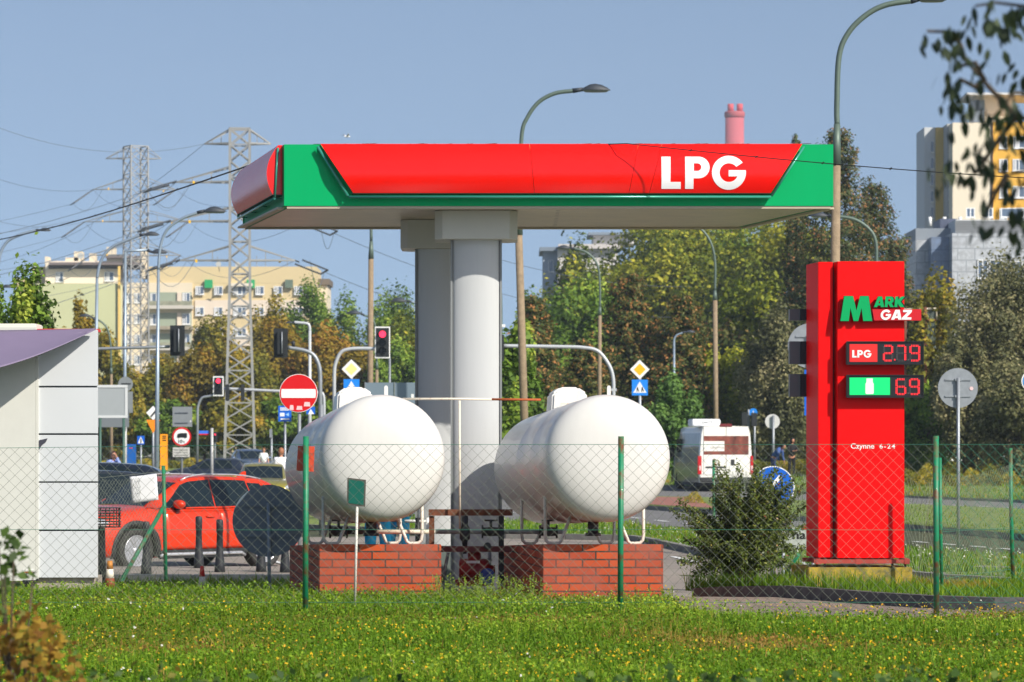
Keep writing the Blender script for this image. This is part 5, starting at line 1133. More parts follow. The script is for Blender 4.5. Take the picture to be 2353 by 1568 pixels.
# ---------------------------------------------------------------- traffic lights
lightback = mat('light_black', srgb(34, 38, 40), .5); redlamp = mat('red_lamp', srgb(220, 20, 40), .4, emit=(1, .03, .08), es=2.2); lens_d = mat('lens_dark', srgb(40, 40, 42), .3)
def light_head(t, q0, y0, q1, y1, Y, facing=True, lit=True, border=True):
    r = rect(q0, y0, q1, y1)
    bd = plate('backboard', r, Y, white if (border and facing) else lightback, t, .02)
    if facing:
        plate('board_face', rect(q0 + 2.5, y0 + 3, q1 - 2.5, y1 - 3), Y, lightback, bd, .01, .021)
        cx, hh, rad = (q0 + q1) / 2, (y1 - y0), (q1 - q0) * .26
        for i in range(3):
            yy = y0 + hh * (.24 + .26 * i); p = W(cx, yy, Y)
            disc_('red_lens' if i == 0 else 'lens', cx, yy, rad * .85, Y, redlamp if (i == 0 and lit) else lens_d, bd, .034, .02)
            mb = MB(); M = Matrix.Translation((p.x, Y - .035, p.z)) @ Matrix.Rotation(R(90), 4, 'X'); rr_ = rad * Y / F
            pts = []; k = 0
            for zz in (0, .16):
                for j in range(11): a = R(-20 + 22 * j); mb.v.append(tuple(M @ Vector((rr_ * math.cos(a), rr_ * math.sin(a), zz))))
            for j in range(10): mb.f.append((j, j + 1, j + 12, j + 11)); mb.m.append(0); mb.sm.append(True)
            mb.build('visor', lightback, bd, fix=False) if False else None
            mb2 = mb; o = mb2.build('visor', lightback, bd, True, fix=False); o.modifiers.new('th', 'SOLIDIFY').thickness = .006
    else:
        cx = (q0 + q1) / 2; w_ = (q1 - q0) * .26
        a, b = W(cx - w_, y1 - 6, Y), W(cx + w_, y0 + 6, Y); MB().box(a.x, Y - .2, a.z, b.x, Y - .021, b.z).build('housing', lightback, bd, True, bevel=.02)
        MB().tube([W(cx + w_ * .3, y0 + 8, Y - .24), W(cx + w_ * .3, y1 - 10, Y - .24)], .018, 6).build('bracket', galv, bd, True)
    return bd
def mast(label, Y, base, pts, r=.07, m=None, nm='traffic_light'):
    p = W(base[0], base[1], Y); t = thing(nm, label, 'traffic light', (p.x, Y, H(0, Y)), group='traffic lights')
    P_ = [Vector((p.x, Y, H(0, Y) - .05))] + [W(a, b, Y) for a, b in pts]
    S = [P_[0], P_[1]]; Q = P_[1:]; Q = [Q[0]] + Q + [Q[-1]]
    for i in range(1, len(Q) - 2):
        for k in range(1, 6):
            s = k / 5; a, b, c_, d = Q[i - 1], Q[i], Q[i + 1], Q[i + 2]; S.append(.5 * ((2 * b) + (c_ - a) * s + (2 * a - 5 * b + 4 * c_ - d) * s * s + (3 * b - a - 3 * c_ + d) * s ** 3))
    MB().tube(S, r, 10).build('mast', m or galv, t, True); return t
pw = mat('mast_pale', srgb(186, 190, 192), .5, .25)
t = mast('red traffic light with white rim hanging from a curved mast left of the columns', 98, (768, 1000), [(768, 870), (770, 840), (782, 812), (800, 803), (830, 801), (862, 802)], .055, pw)
light_head(t, 861.5, 751, 896.5, 823.5, 97.9); poleG(t, 895.5, 822, 98.1, .035)
t = mast('curved white mast arm reaching over the right tank', 98, (1410, 1000), [(1410, 905), (1409, 870), (1400, 840), (1375, 808), (1340, 799), (1280, 797), (1150, 795)], .055, pw); plate('base_collar', rect(1404, 893, 1417, 899), 98, pw, t, .1, -.05)
light_head(t, 1130, 770, 1158, 830, 97.9, False); plate('detector', rect(1148, 746, 1161, 752), 98, white, t, .1)
t = mast('black back of a traffic light on a long arm above the lorry sign', 85, (120, 1000), [(120, 860), (128, 815), (150, 806), (224, 802), (390, 797)], .04, galv); light_head(t, 391, 748, 424.5, 818, 84.9, False)
t = mast('black back of a traffic light on a curved mast beside the lattice tower', 92, (736, 1000), [(736, 880), (734, 845), (722, 818), (700, 806), (662, 799)], .06, galv); light_head(t, 629, 755, 661.5, 822, 91.9, False)
MB().lathe([(.05, 0), (.05, .12), (.02, .16)], Matrix.Translation(W(674, 797, 92)), 10).build('detector', dark, t, True)
t = mast('small red traffic light with white rim on a curved mast beyond the lorry sign', 150, (453, 1080), [(454, 960), (455, 935), (464, 915), (480, 911), (500, 907)], .06, galv); light_head(t, 489.5, 865, 514, 910.5, 149.9)
t = mast('long pale mast arm with two dark lights crossing the lattice tower', 140, (745, 1000), [(745, 930), (742, 906), (725, 902), (640, 899), (514, 893)], .06, pw)
for q in (524, 559): MB().box(W(q - 4, 0, 140).x, 139.6, W(0, 922, 140).z, W(q + 3.5, 0, 140).x, 139.9, W(0, 884, 140).z).build('light_side', lightback, t, True, bevel=.02)
t = mast('pedestrian light pair with a small blue sign by the hedge', 150, (1720, 1080), [(1720, 1000), (1720, 941)], .05, galv)
for q, yy in ((1709, 948), (1731, 949)): bx = MB().box(W(q - 6, 0, 150).x, 149.6, W(0, yy + 31, 150).z, W(q + 7, 0, 150).x, 149.9, W(0, yy, 150).z).build('light_box', lightback, t, True, bevel=.02)
t2 = thing('road_sign', 'small round blue arrow sign over the pedestrian light pair', 'road sign', (W(1730, 0, 151).x, 151, H(0, 151))); disc_('face', 1731, 948, 9.5, 151, mat('sign_blue_light', srgb(20, 130, 225), .4), t2); plate('arrow', [(1730, 953), (1732, 953), (1732, 946), (1730, 943)], 151, white, t2, .004, .006); poleG(t2, 1734, 945, 151.1, .05)
t = mast('dark far traffic light with red lamp by the street name plate', 165, (494, 1060), [(494, 1040), (494, 1010)], .05, galv); light_head(t, 490, 993, 499, 1017, 164.9, True, True, False)
# overhead cable
ck = mat('cable_black', (.012, .012, .012), .6); mb = MB(); P0 = W(-60, 563, 75); P1 = W(575, 380, 41.6)
mb.tube([P0.lerp(P1, i / 14) - Vector((0, 0, .10 * math.sin(math.pi * i / 14))) for i in range(15)], .011, 5, False)
P2 = W(1440, 330.5, 37.15); mb.tube([P1.lerp(P2, i / 8) + Vector((0, 0, .03 * math.sin(math.pi * i / 8))) for i in range(9)], .006, 5, False)
P3 = W(2700, 428, 34.5); mb.tube([P2.lerp(P3, i / 14) - Vector((0, 0, .05 * math.sin(math.pi * i / 14))) for i in range(15)], .0055, 5, False)
for i in range(1, 12): p = P0.lerp(P1, i / 12) - Vector((0, 0, .10 * math.sin(math.pi * i / 12))); mb.tube([p, p + Vector((.012, 0, .02))], .011, 4)
for i in range(1, 8): p = P2.lerp(P3, i / 8) - Vector((0, 0, .05 * math.sin(math.pi * i / 8))); mb.tube([p - Vector((.012, 0, .01)), p + Vector((.012, 0, .012))], .008, 4)
o = mb.build('overhead_cable', ck, None, fix=False); tag(setorigin(o), 'thin black cable crossing the canopy from left edge to right edge', 'cable')
# ---------------------------------------------------------------- vehicles
glass = mat('car_glass', srgb(22, 32, 36), .08, spec=.5); tyre_m = mat('tyre', srgb(44, 43, 42), .8); rim_m = mat('rim_silver', srgb(200, 200, 202), .3, .7)
trimb = mat('car_trim_black', srgb(36, 37, 38), .6); silver = mat('car_silver', srgb(200, 203, 205), .3, .6); headl = mat('headlight', srgb(200, 205, 210), .15, .2, coat=.6); plate_w = mat('number_plate', srgb(225, 226, 222), .5)
tail_m = mat('tail_red', srgb(190, 12, 20), .25, coat=.4)
def lerp_tab(tab, x):
    for (x0, y0), (x1, y1) in zip(tab, tab[1:]):
        if x0 <= x <= x1: return y0 + (y1 - y0) * (x - x0) / (x1 - x0)
    return tab[0][1] if x < tab[0][0] else tab[-1][1]
VF = [(0, .90), (.06, .965), (.25, .995), (.5, 1.0), (.7, .985), (.86, .955), (.96, .90), (1, .80)]
def car(name, label, cat, loc, rz, S, paint, wheelR=.36, xf=1.38, xr=-1.38, group=None, clad=True, detail=True, wins=None):
    """x forward. S: hood (x,z) top-of-body table, W (x,half width), zb bottom, wind: windscreen/roof profile"""
    t = thing(name, label, cat, loc, rz, group); X0, X1 = S['W'][0][0], S['W'][-1][0]
    zt = lambda x: lerp_tab(S['top'], x); wd = lambda x: lerp_tab(S['W'], x); zb = lambda x: lerp_tab(S['bot'], x)
    side = lambda x, z: wd(x) * lerp_tab(VF, (z - zb(x)) / (zt(x) - zb(x)))
    xs_ = sorted(set([X0 + (X1 - X0) * i / 44 for i in range(45)])); mb = MB(); n_ = None
    for x in xs_:
        row = [(0, zb(x))] + [(wd(x) * f, zb(x) + (zt(x) - zb(x)) * v) for v, f in VF] + [(wd(x) * .5, zt(x) + .018), (0, zt(x) + .03)]
        ring = [(-y, z) for y, z in row] + [(y, z) for y, z in row[::-1][1:-1]]
        n_ = len(ring); mb.v += [(x, y, z) for y, z in ring]
    for i in range(len(xs_) - 1):
        for j in range(n_): a = i * n_; mb.f.append((a + j, a + (j + 1) % n_, a + n_ + (j + 1) % n_, a + n_ + j)); mb.m.append(0); mb.sm.append(True)
    mb.f.append(tuple(range(n_))); mb.m.append(0); mb.sm.append(False); mb.f.append(tuple((len(xs_) - 1) * n_ + j for j in range(n_))[::-1]); mb.m.append(0); mb.sm.append(False)
    body = mb.build('body', [paint, trimb], t)
    # wheel wells cut out
    if detail:
        for xc in (xf, xr):
            cu = MB().lathe([(wheelR + .055, -1.2), (wheelR + .055, 1.2)], Matrix.Translation((xc, 0, wheelR)) @ Matrix.Rotation(R(90), 4, 'X'), 32, False).build('cut', trimb, t)
            md = body.modifiers.new('w', 'BOOLEAN'); md.operation = 'DIFFERENCE'; md.object = cu; md.solver = 'EXACT'; md.material_mode = 'TRANSFER'
            bpy.context.view_layer.update(); me = bpy.data.meshes.new_from_object(body.evaluated_get(bpy.context.evaluated_depsgraph_get()))
            body.modifiers.clear(); body.data = me; bpy.data.objects.remove(cu)
        core = MB().box(xr - .4, -wd(0) * .45, zb(0) + .02, xf + .4, wd(0) * .45, zt(0) - .2).build('underbody', trimb, body)
    # glasshouse
    RF = S['roof']; rx0, rx1 = RF[0][0], RF[-1][0]; zr = lambda x: lerp_tab(RF, x); wb = lambda x: wd(x) * .885; wr = S['wr']
    gp = lambda x, v: (wb(x) + (min(wr, wb(x)) - wb(x)) * v, zt(x) - .01 + (max(zr(x), zt(x)) - .02 - zt(x)) * v)
    mb = MB(); xs2 = [rx0 + (rx1 - rx0) * i / 40 for i in range(41)]
    for x in xs2:
        row = [gp(x, v) for v in (0, .25, .5, .75, .93)]; yy, zz = gp(x, 1); row += [(yy * .95, zz + .012), (yy * .6, zz + .028), (0, zz + .036)]
        ring = [(-y, z) for y, z in row] + [(y, z) for y, z in row[::-1][1:]]
        m_ = len(ring); mb.v += [(x, y, z) for y, z in ring]
    for i in range(40):
        for j in range(m_ - 1): a = i * m_; mb.f.append((a + j, a + j + 1, a + m_ + j + 1, a + m_ + j)); mb.m.append(0); mb.sm.append(True)
    mb.build('roof', paint, t)
    # screens: follow the glasshouse where its roof line rises
    def screen(nm, xa, xb, sc_=.86, lift=.006):
        mb = MB(); N = 10
        for i in range(N + 1):
            x = xa + (xb - xa) * i / N; yy, zz = gp(x, 1)
            e = .965
            for j in range(9):
                f = -1 + 2 * j / 8; y = yy * e * f; z = zz + (.012 + .024 * (1 - abs(f))) + lift; mb.v.append((x + (lift if xb > 0 else -lift), y, z))
        for i in range(N):
            for j in range(8): k = i * 9 + j; mb.f.append((k, k + 1, k + 10, k + 9)); mb.m.append(0); mb.sm.append(True)
        return mb.build(nm, glass, t, fix=False)
    ws = S['screen']; screen('windscreen', *ws[0]); screen('rear_window', *ws[1])
    for s in (-1, 1):
        for (nm, poly) in wins or S['wins']:
            N = 8; mb = MB()          # poly: xa0, xa1 (bottom), xb0, xb1 (top), v0, v1
            xa0, xa1, xb0, xb1, v0, v1 = poly
            for i in range(N + 1):
                v = v0 + (v1 - v0) * i / N
                for j in range(N + 1):
                    u = j / N; x = (xa0 + (xb0 - xa0) * i / N) * (1 - u) + (xa1 + (xb1 - xa1) * i / N) * u; y, z = gp(x, v); mb.v.append((x, s * (y + .006), z))
            for i in range(N):
                for j in range(N): k = i * (N + 1) + j; f_ = (k, k + 1, k + N + 2, k + N + 1); mb.f.append(f_ if s < 0 else f_[::-1]); mb.m.append(0); mb.sm.append(True)
            mb.build('window', glass, t, fix=False)
        if detail:
            # door skins, a few mm proud so their gaps show
            for (da, db) in S.get('doors', ()):
                mb = MB(); N = 10
                for i in range(N + 1):
                    for j in range(N + 1):
                        x = da + (db - da) * j / N; z0_, z1_ = zb(x) + .12, zt(x) - .045; z = z0_ + (z1_ - z0_) * i / N; mb.v.append((x, s * (side(x, z) + .005), z))
                for i in range(N):
                    for j in range(N): k = i * (N + 1) + j; f_ = (k, k + 1, k + N + 2, k + N + 1); mb.f.append(f_ if s < 0 else f_[::-1]); mb.m.append(0); mb.sm.append(True)
                d_ = mb.build('door', paint, t, fix=False); d_.modifiers.new('th', 'SOLIDIFY').thickness = .004; d_.modifiers['th'].offset = -1
                xh = da + .12; z = zt(xh) - .15; y = s * (side(xh, z) + .022)
                MB().tube([(xh, y - s * .016, z), (xh + .03, y + s * .008, z), (xh + .15, y + s * .008, z + .004), (xh + .18, y - s * .016, z + .004)], .013, 8).build('handle', paint, d_)
            # mirror
            xm = S['mirror'][0]; zm = S['mirror'][1]; ym = s * (wb(xm) + .11)
            mb = MB(); mb.lathe([(1e-4, -.11), (.06, -.095), (.085, -.04), (.088, .04), (.07, .09), (1e-4, .1)], Matrix.Translation((xm, ym, zm)) @ Matrix.Rotation(R(90), 4, 'X') @ Matrix.Diagonal((.9, .85, 1, 1)), 18)
            mi = mb.build('mirror', paint, t); MB().tube([(xm - .0, s * (wb(xm) - .01), zm - .08), (xm, ym, zm - .075)], .022, 8).build('mirror_arm', trimb, mi)
            MB().box(xm - .075, ym - .075, zm - .065, xm - .06, ym + .075, zm + .055).build('mirror_glass', glass, mi)
    if clad and detail:
        for s in (-1, 1):
            for xc in (xf, xr):        # arch lips
                mb = MB(); n = 26
                for i in range(n + 1):
                    a = R(-14 + 208 * i / n)
                    for (rr_, o_) in ((wheelR + .045, .012), (wheelR + .045, -.05), (wheelR + .125, .014), (wheelR + .13, -.02)):
                        x, z = xc + rr_ * math.cos(a), wheelR + rr_ * math.sin(a); zc = max(z, zb(xc) + .02); x_ = min(max(x, X0 + .02), X1 - .02); mb.v.append((x, s * (side(x_, max(z, zb(x_) + .03)) + o_), z))
                for i in range(n):
                    k = i * 4
                    for (p, q) in ((0, 2), (1, 0), (2, 3)): mb.f.append((k + p, k + q, k + 4 + q, k + 4 + p)); mb.m.append(0); mb.sm.append(True)
                mb.build('wheel_arch', trimb, t)
            mb = MB(); a, b = xr + wheelR + .1, xf - wheelR - .1
            mb.box(a, s * (wd(0) - .03) - .02, zb(0) - .02, b, s * (wd(0) + .004) + .0, zb(0) + .12); mb.build('sill', trimb, t, bevel=.01)
            mb = MB(); mb.tube([(a + .0, s * (wd(0) - .02), zb(0) + .0), (a + .1, s * (wd(0) + .006), zb(0) + .045), (b - .08, s * (wd(0) + .006), zb(0) + .05), (b, s * (wd(0) - .01), zb(0) + .02)], .028, 8); mb.build('sill_trim', silver, t)
            # roof rail
            pts = []
            for i in range(15): x = -1.55 + 1.75 * i / 14; y, z = gp(x, 1); e = min(1, min(i, 14 - i) / 2.5); pts.append((x, s * (y * .93), z + .02 + .032 * e))
            MB().tube(pts, .014, 8).build('roof_rail', silver, t)
    for xc in (xf, xr):
        for s in (-1, 1):
            yo = wd(xc) - .015; M = Matrix.Translation((xc, s * yo, wheelR)) @ Matrix.Rotation(R(-90 * s), 4, 'X')   # local z outwards
            wh = MB().lathe([(wheelR * .68, -.2), (wheelR * .95, -.2), (wheelR, -.17), (wheelR, -.04), (wheelR * .96, -.005), (wheelR * .86, .006), (wheelR * .70, -.004), (wheelR * .68, -.03)], M, 36).build('wheel', tyre_m, t)
            mb = MB(); mb.lathe([(wheelR * .69, -.015), (wheelR * .70, .0), (wheelR * .66, .0), (wheelR * .63, -.05), (wheelR * .63, -.14)], M, 36)
            mb.lathe([(1e-4, -.008), (.055, -.012), (.07, -.03)], M, 16)
            for k in range(5):
                for dd in (-.16, .16):
                    a = 2 * math.pi * k / 5 + dd; a2 = 2 * math.pi * k / 5 + dd * 1.15
                    c0 = (.05 * math.cos(a), .05 * math.sin(a)); c1 = (wheelR * .66 * math.cos(a2), wheelR * .66 * math.sin(a2)); nx, ny = -math.sin(a) * .011, math.cos(a) * .011
                    vs = [(c0[0] - nx * .8, c0[1] - ny * .8), (c1[0] - nx * 1.3, c1[1] - ny * 1.3), (c1[0] + nx * 1.3, c1[1] + ny * 1.3), (c0[0] + nx * .8, c0[1] + ny * .8)]
                    mb.add([tuple(M @ Vector((x, y, -.012 - (0 if i in (0, 3) else -.006)))) for i, (x, y) in enumerate(vs)] + [tuple(M @ Vector((x, y, -.05))) for x, y in vs], [(0, 1, 2, 3), (7, 6, 5, 4), (0, 1, 5, 4), (1, 2, 6, 5), (2, 3, 7, 6), (3, 0, 4, 7)])
            mb.build('rim', rim_m, wh)
            MB().lathe([(1e-4, -.1), (wheelR * .63, -.1)], M, 24).build('brake_disc', mat('brake_dark', srgb(60, 58, 56), .6, .4), wh)
    xh = X1 - .20; zh = zt(xh) - .12
    for s in (-1, 1):
        M = Matrix.Translation((xh - .02, s * (wd(xh) * .80), zh)) @ Matrix.Rotation(s * .55, 4, 'Z') @ Matrix.Diagonal((.22, .16, .085, 1))
        mb = MB(); mb.lathe([(math.sin(math.pi * i / 10) + 1e-5, -math.cos(math.pi * i / 10)) for i in range(11)], M, 18); mb.build('headlight', headl, t)
        xr_ = X0 + .12; M = Matrix.Translation((xr_, s * (wd(xr_) * .86), zt(xr_) - .16)) @ Matrix.Diagonal((.14, .13, .12, 1)); mb = MB(); mb.lathe([(math.sin(math.pi * i / 10) + 1e-5, -math.cos(math.pi * i / 10)) for i in range(11)], M, 18); mb.build('tail_light', tail_m, t)
    y = wd(X1) * .5; MB().box(X1 - .03, -y * .8, zt(X1) - .36, X1 + .012, y * .8, zt(X1) - .16).build('grille', trimb, t, bevel=.01)
    MB().box(X1 - .02, -wd(X1) * .9, zb(X1) - .01, X1 + .03, wd(X1) * .9, zb(X1) + .16).build('bumper', trimb, t, bevel=.02)
    MB().box(X1 + .013, -.26, zb(X1) + .2, X1 + .03, .26, zb(X1) + .31).build('number_plate', plate_w, t)
    return t
SUV = dict(top=[(-2.28, .90), (-2.15, .98), (-1.6, 1.05), (-.6, 1.03), (.9, 1.03), (1.05, 1.06), (1.6, .99), (2.0, .92), (2.18, .80)],
           W=[(-2.28, .74), (-2.18, .84), (-1.9, .89), (-1.0, .90), (1.0, .90), (1.7, .885), (2.0, .82), (2.12, .70), (2.18, .56)],
           bot=[(-2.28, .42), (-2.0, .28), (-1, .24), (1, .24), (1.9, .26), (2.18, .34)],
           roof=[(-2.22, .94), (-2.12, 1.05), (-1.78, 1.42), (-1.55, 1.49), (-.9, 1.535), (-.3, 1.545), (.1, 1.515), (.35, 1.43), (1.02, 1.06), (1.1, 1.03)],
           wr=.60, screen=[(.30, 1.05), (-2.1, -1.8)], mirror=(.52, 1.09),
           wins=[('f', (-.34, .90, -.34, .27, .05, .93)), ('r', (-1.22, -.365, -1.14, -.365, .05, .93)), ('q', (-1.72, -1.25, -1.45, -1.17, .10, .86))], doors=[(-.38, .80), (-1.42, -.39)])
red_p = mat('car_red', srgb(208, 50, 4), .32, .1, coat=.6, spec=.4)
fw = W(315, 0, 53); rw_ = W(607, 0, 54.98); cxy = ((fw.x + rw_.x) / 2, (fw.y + rw_.y) / 2); hd = math.atan2(fw.y - rw_.y, fw.x - rw_.x)
nrm_ = Vector((-math.sin(hd), math.cos(hd), 0)); c_ = Vector((cxy[0], cxy[1], 0)) - nrm_ * .86
if nrm_.y > 0: c_ = Vector((cxy[0], cxy[1], 0)) + nrm_ * .86
t = car('parked_car', 'bright red crossover with roof rails parked behind the black bollards', 'car', (c_.x, c_.y, -.13), hd, SUV, red_p)
t['category'] = 'car'
MB().box(.06, .0, 0, .2, .0, 0)
fin = MB(); fin.prism([(-1.72, 1.5), (-1.5, 1.5), (-1.66, 1.6), (-1.72, 1.6)], -.015, .015); fin.build('antenna_fin', red_p, t)
p = fontword('model_badge', 'xDrive', 0, 0, 0, .035, silver, t, .2) if False else None

HAT = dict(top=[(-1.95, .85), (-1.8, .95), (-1.2, .98), (.8, .95), (1.0, .98), (1.5, .92), (1.85, .82), (1.95, .7)], W=[(-1.95, .68), (-1.8, .79), (-1, .83), (1, .83), (1.6, .80), (1.85, .72), (1.95, .58)],
           bot=[(-1.95, .4), (-1.6, .26), (1.6, .24), (1.95, .34)], roof=[(-1.9, .9), (-1.8, 1.0), (-1.55, 1.32), (-1.3, 1.39), (-.5, 1.43), (.05, 1.4), (.25, 1.33), (.98, .97), (1.05, .94)],
           wr=.56, screen=[(.24, .95), (-1.85, -1.56)], mirror=(.55, 1.02), wins=[('f', (-.3, .7, -.3, .1, .06, .88)), ('r', (-1.2, -.38, -1.1, -.38, .06, .88))], doors=[(-.34, .75)])
olive = mat('car_olive', srgb(150, 140, 58), .3, .3, coat=.8)
p = W(585, 0, 95); car('hatchback', 'olive hatchback facing us behind the red car, only roof and windscreen showing', 'car', (p.x + .1, 97, -.1), R(-84), HAT, olive, .3, 1.25, -1.25, clad=False)
SED = dict(SUV); SED = dict(SUV, top=[(x, z - .04) for x, z in SUV['top']], roof=[(x, z - .02 if z > 1.1 else z) for x, z in SUV['roof']])
bluegrey = mat('car_bluegrey', srgb(92, 108, 138), .3, .5, coat=.8)
p = W(567, 0, 163); car('oncoming_car', 'blue-grey car with lit headlights driving towards us on the far road', 'car', (p.x, 165, .02), R(-78), SED, bluegrey, .34, clad=False)
for o in [o for o in bpy.data.objects if o.parent and o.parent.name == 'oncoming_car' and o.name.startswith('headlight')]:
    o.data.materials.clear(); o.data.materials.append(mat('headlight_on', (.9, .9, .85), .3, emit=(1, .97, .9), es=1.5))
navy = mat('car_navy', srgb(40, 48, 64), .3, .3, coat=.8)
p = W(484, 0, 150); car('far_dark_car', 'small dark blue car crossing far behind the lorry sign', 'car', (p.x, 150, -.25), R(170), HAT, navy, .3, 1.25, -1.25, clad=False, detail=False)
blk = mat('car_black', srgb(26, 32, 44), .22, .2, coat=1.0)
p = W(262, 0, 68); car('dark_car', 'dark blue car whose long roof shows behind the red car by the kiosk', 'car', (p.x - .9, 68, .02), R(183), dict(SED, wr=.56), blk, .33, clad=False)
p = W(215, 0, 60); car('dark_grey_car', 'dark grey car nose-in between the kiosk and the red car', 'car', (p.x - .85, 61.5, -.08), R(-140), SED, mat('car_grey', srgb(52, 56, 60), .25, .4, coat=.9), .33, clad=False)
p = W(2146, 0, 172); car('white_car', 'small white car parked under the dark trees right of the totem', 'car', (p.x, 172, .4), R(-60), HAT, mat('car_white', srgb(225, 226, 226), .3, coat=.8), .3, 1.25, -1.25, clad=False, detail=False)

# delivery van, rear and left side towards us
Y = 124; k = .15; a_ = math.atan(k); pz = .085
vw = mat('van_white', srgb(232, 230, 222), .35, coat=.5); vside = mat('van_side_print', srgb(96, 98, 100), .3, var=.5, vscale=1.2, coat=.6)
p0 = W(1607, 0, Y); p1 = W(1729, 0, Y)
t = thing('delivery_van', 'white delivery van with food picture on its back doors driving away', 'van', ((p0.x + p1.x) / 2, Y, pz), a_)
hw, HT, LN = 1.0, 2.42, 5.3
def vsec(y):      # half widths and heights of the van shell at distance y along it
    if y < 4.0: return HT, 1.0
    return HT - (y - 4.0) * .55 if y < 4.5 else max(1.0, HT - .275 - (y - 4.5) * 1.9), 1 - (y - 4) * .06
mb = MB(); mb.smooth = True; ys_ = [0, .04, .2, 1, 2, 3, 4, 4.25, 4.5, 4.8, 5.1, 5.3]; n_ = 0
for y in ys_:
    zt_, f = vsec(y); e = .985 if y == 0 else 1; w_ = hw * f * e
    row = [(w_ * .98, .32), (w_, .6), (w_, 1.1), (w_ * .985, 1.5), (w_ * .93, zt_ - .25), (w_ * .88, zt_ - .08), (w_ * .78, zt_ - .01), (0, zt_ + .02)]
    ring = [(-a, b) for a, b in row] + [(a, b) for a, b in row[::-1][1:]]; n_ = len(ring); mb.v += [(a, y, b) for a, b in ring]
for i in range(len(ys_) - 1):
    for j in range(n_ - 1):
        a = i * n_; mb.f.append((a + j, a + j + 1, a + n_ + j + 1, a + n_ + j)); mb.m.append(1 if (j < 4 and i > 1) else 0); mb.sm.append(True)
mb.f.append(tuple(range(n_))); mb.m.append(0); mb.sm.append(False); mb.f.append(tuple((len(ys_) - 1) * n_ + j for j in range(n_))[::-1]); mb.m.append(0); mb.sm.append(False)
mb.build('body', [vw, vside], t, fix=False)
vb = lambda q, y: ((q - 1668) / 61.7, (1133 - y) / 61.7 * 1.0)
def vplate(nm, q0, y0, q1, y1, m, par, off=.01, th=.008, bev=0):
    (a, d), (b, c) = vb(q0, y1), vb(q1, y0); return MB().box(a, -off - th, d, b, -off, c).build(nm, m, par, bevel=bev)
for s, (q0, q1) in ((0, (1615.5, 1667.3)), (1, (1668.5, 1721))):
    d_ = vplate('rear_door', q0, 984, q1, 1096, vw, t, .0, .022, .02)
pic = mat('food_print', srgb(120, 62, 48), .4, var=.75, vscale=2.3); pb_ = vplate('food_picture', 1616, 1006, 1721, 1049, pic, t, .0235, .004)
vplate('logo_panel', 1616, 1018, 1664, 1041, vw, pb_, .028, .003)
for i, txt in enumerate(('carro+co',)): a, b = vb(1631, 1035); fontword('lettering', txt, a, -.033, b, .11, mat('text_grey', srgb(150, 140, 135), .5), pb_, .52, .01)
for s in (-1, 1):
    tl = MB().box(s * 1.0 - .055 - .02, -.03, 1.0 if False else .62, s * 1.0 + .055 - .02 * s, .05, 1.32).build('tail_light', tail_m, t, bevel=.02)
    MB().box(s * .985 - .03, -.034, .78, s * .985 + .03, -.028, .95).build('lamp_clear', mat('lamp_clear', srgb(225, 200, 200), .2), tl)
MB().box(-1.0, -.09, .34, 1.0, .02, .52).build('bumper', trimb, t, bevel=.03)
vplate('plate', 1624, 1084, 1652, 1094, plate_w, t, .024, .006); vplate('step_bar', 1620, 1076, 1668, 1079.5, trimb, t, .024, .02); vplate('handle', 1679, 1060, 1688, 1074, trimb, t, .024, .01, .005); vplate('brake_light', 1653, 978, 1682, 985.5, mat('brake_dark_red', srgb(110, 30, 34), .4), t, .005, .03, .01)
a, b = vb(1594, 976); c, d = vb(1660, 962.5); un = MB().box(a, .35, HT + .0, c, 1.2, HT + .27).build('cooling_unit', mat('unit_white', srgb(238, 240, 242), .4), t, bevel=.03)
fontword('lettering', 'ZANOTTI', a + .36, .347, HT + .10, .085, dark, un, .4, .006)
for s in (-1, 1):
    for y in (.95, 4.35):
        M = Matrix.Translation((s * .98, y, .34)) @ Matrix.Rotation(R(90 * s), 4, 'Y'); wh = MB().lathe([(1e-4, -.02), (.2, -.02), (.22, .0), (.33, .0), (.345, -.03), (.345, -.22), (1e-4, -.22)], M, 28).build('wheel', tyre_m, t)
    MB().box(s * 1.03 - .0, 4.55, 1.25, s * 1.2, 4.62, 1.62).build('mirror', trimb, t, bevel=.02)
MB().box(-.95, .3, .2, .95, 5.0, .34).build('underbody', trimb, t)
MB().box(-1.004, 3.5, 1.45, -.99, 4.3, 1.95).build('side_window', glass, t)

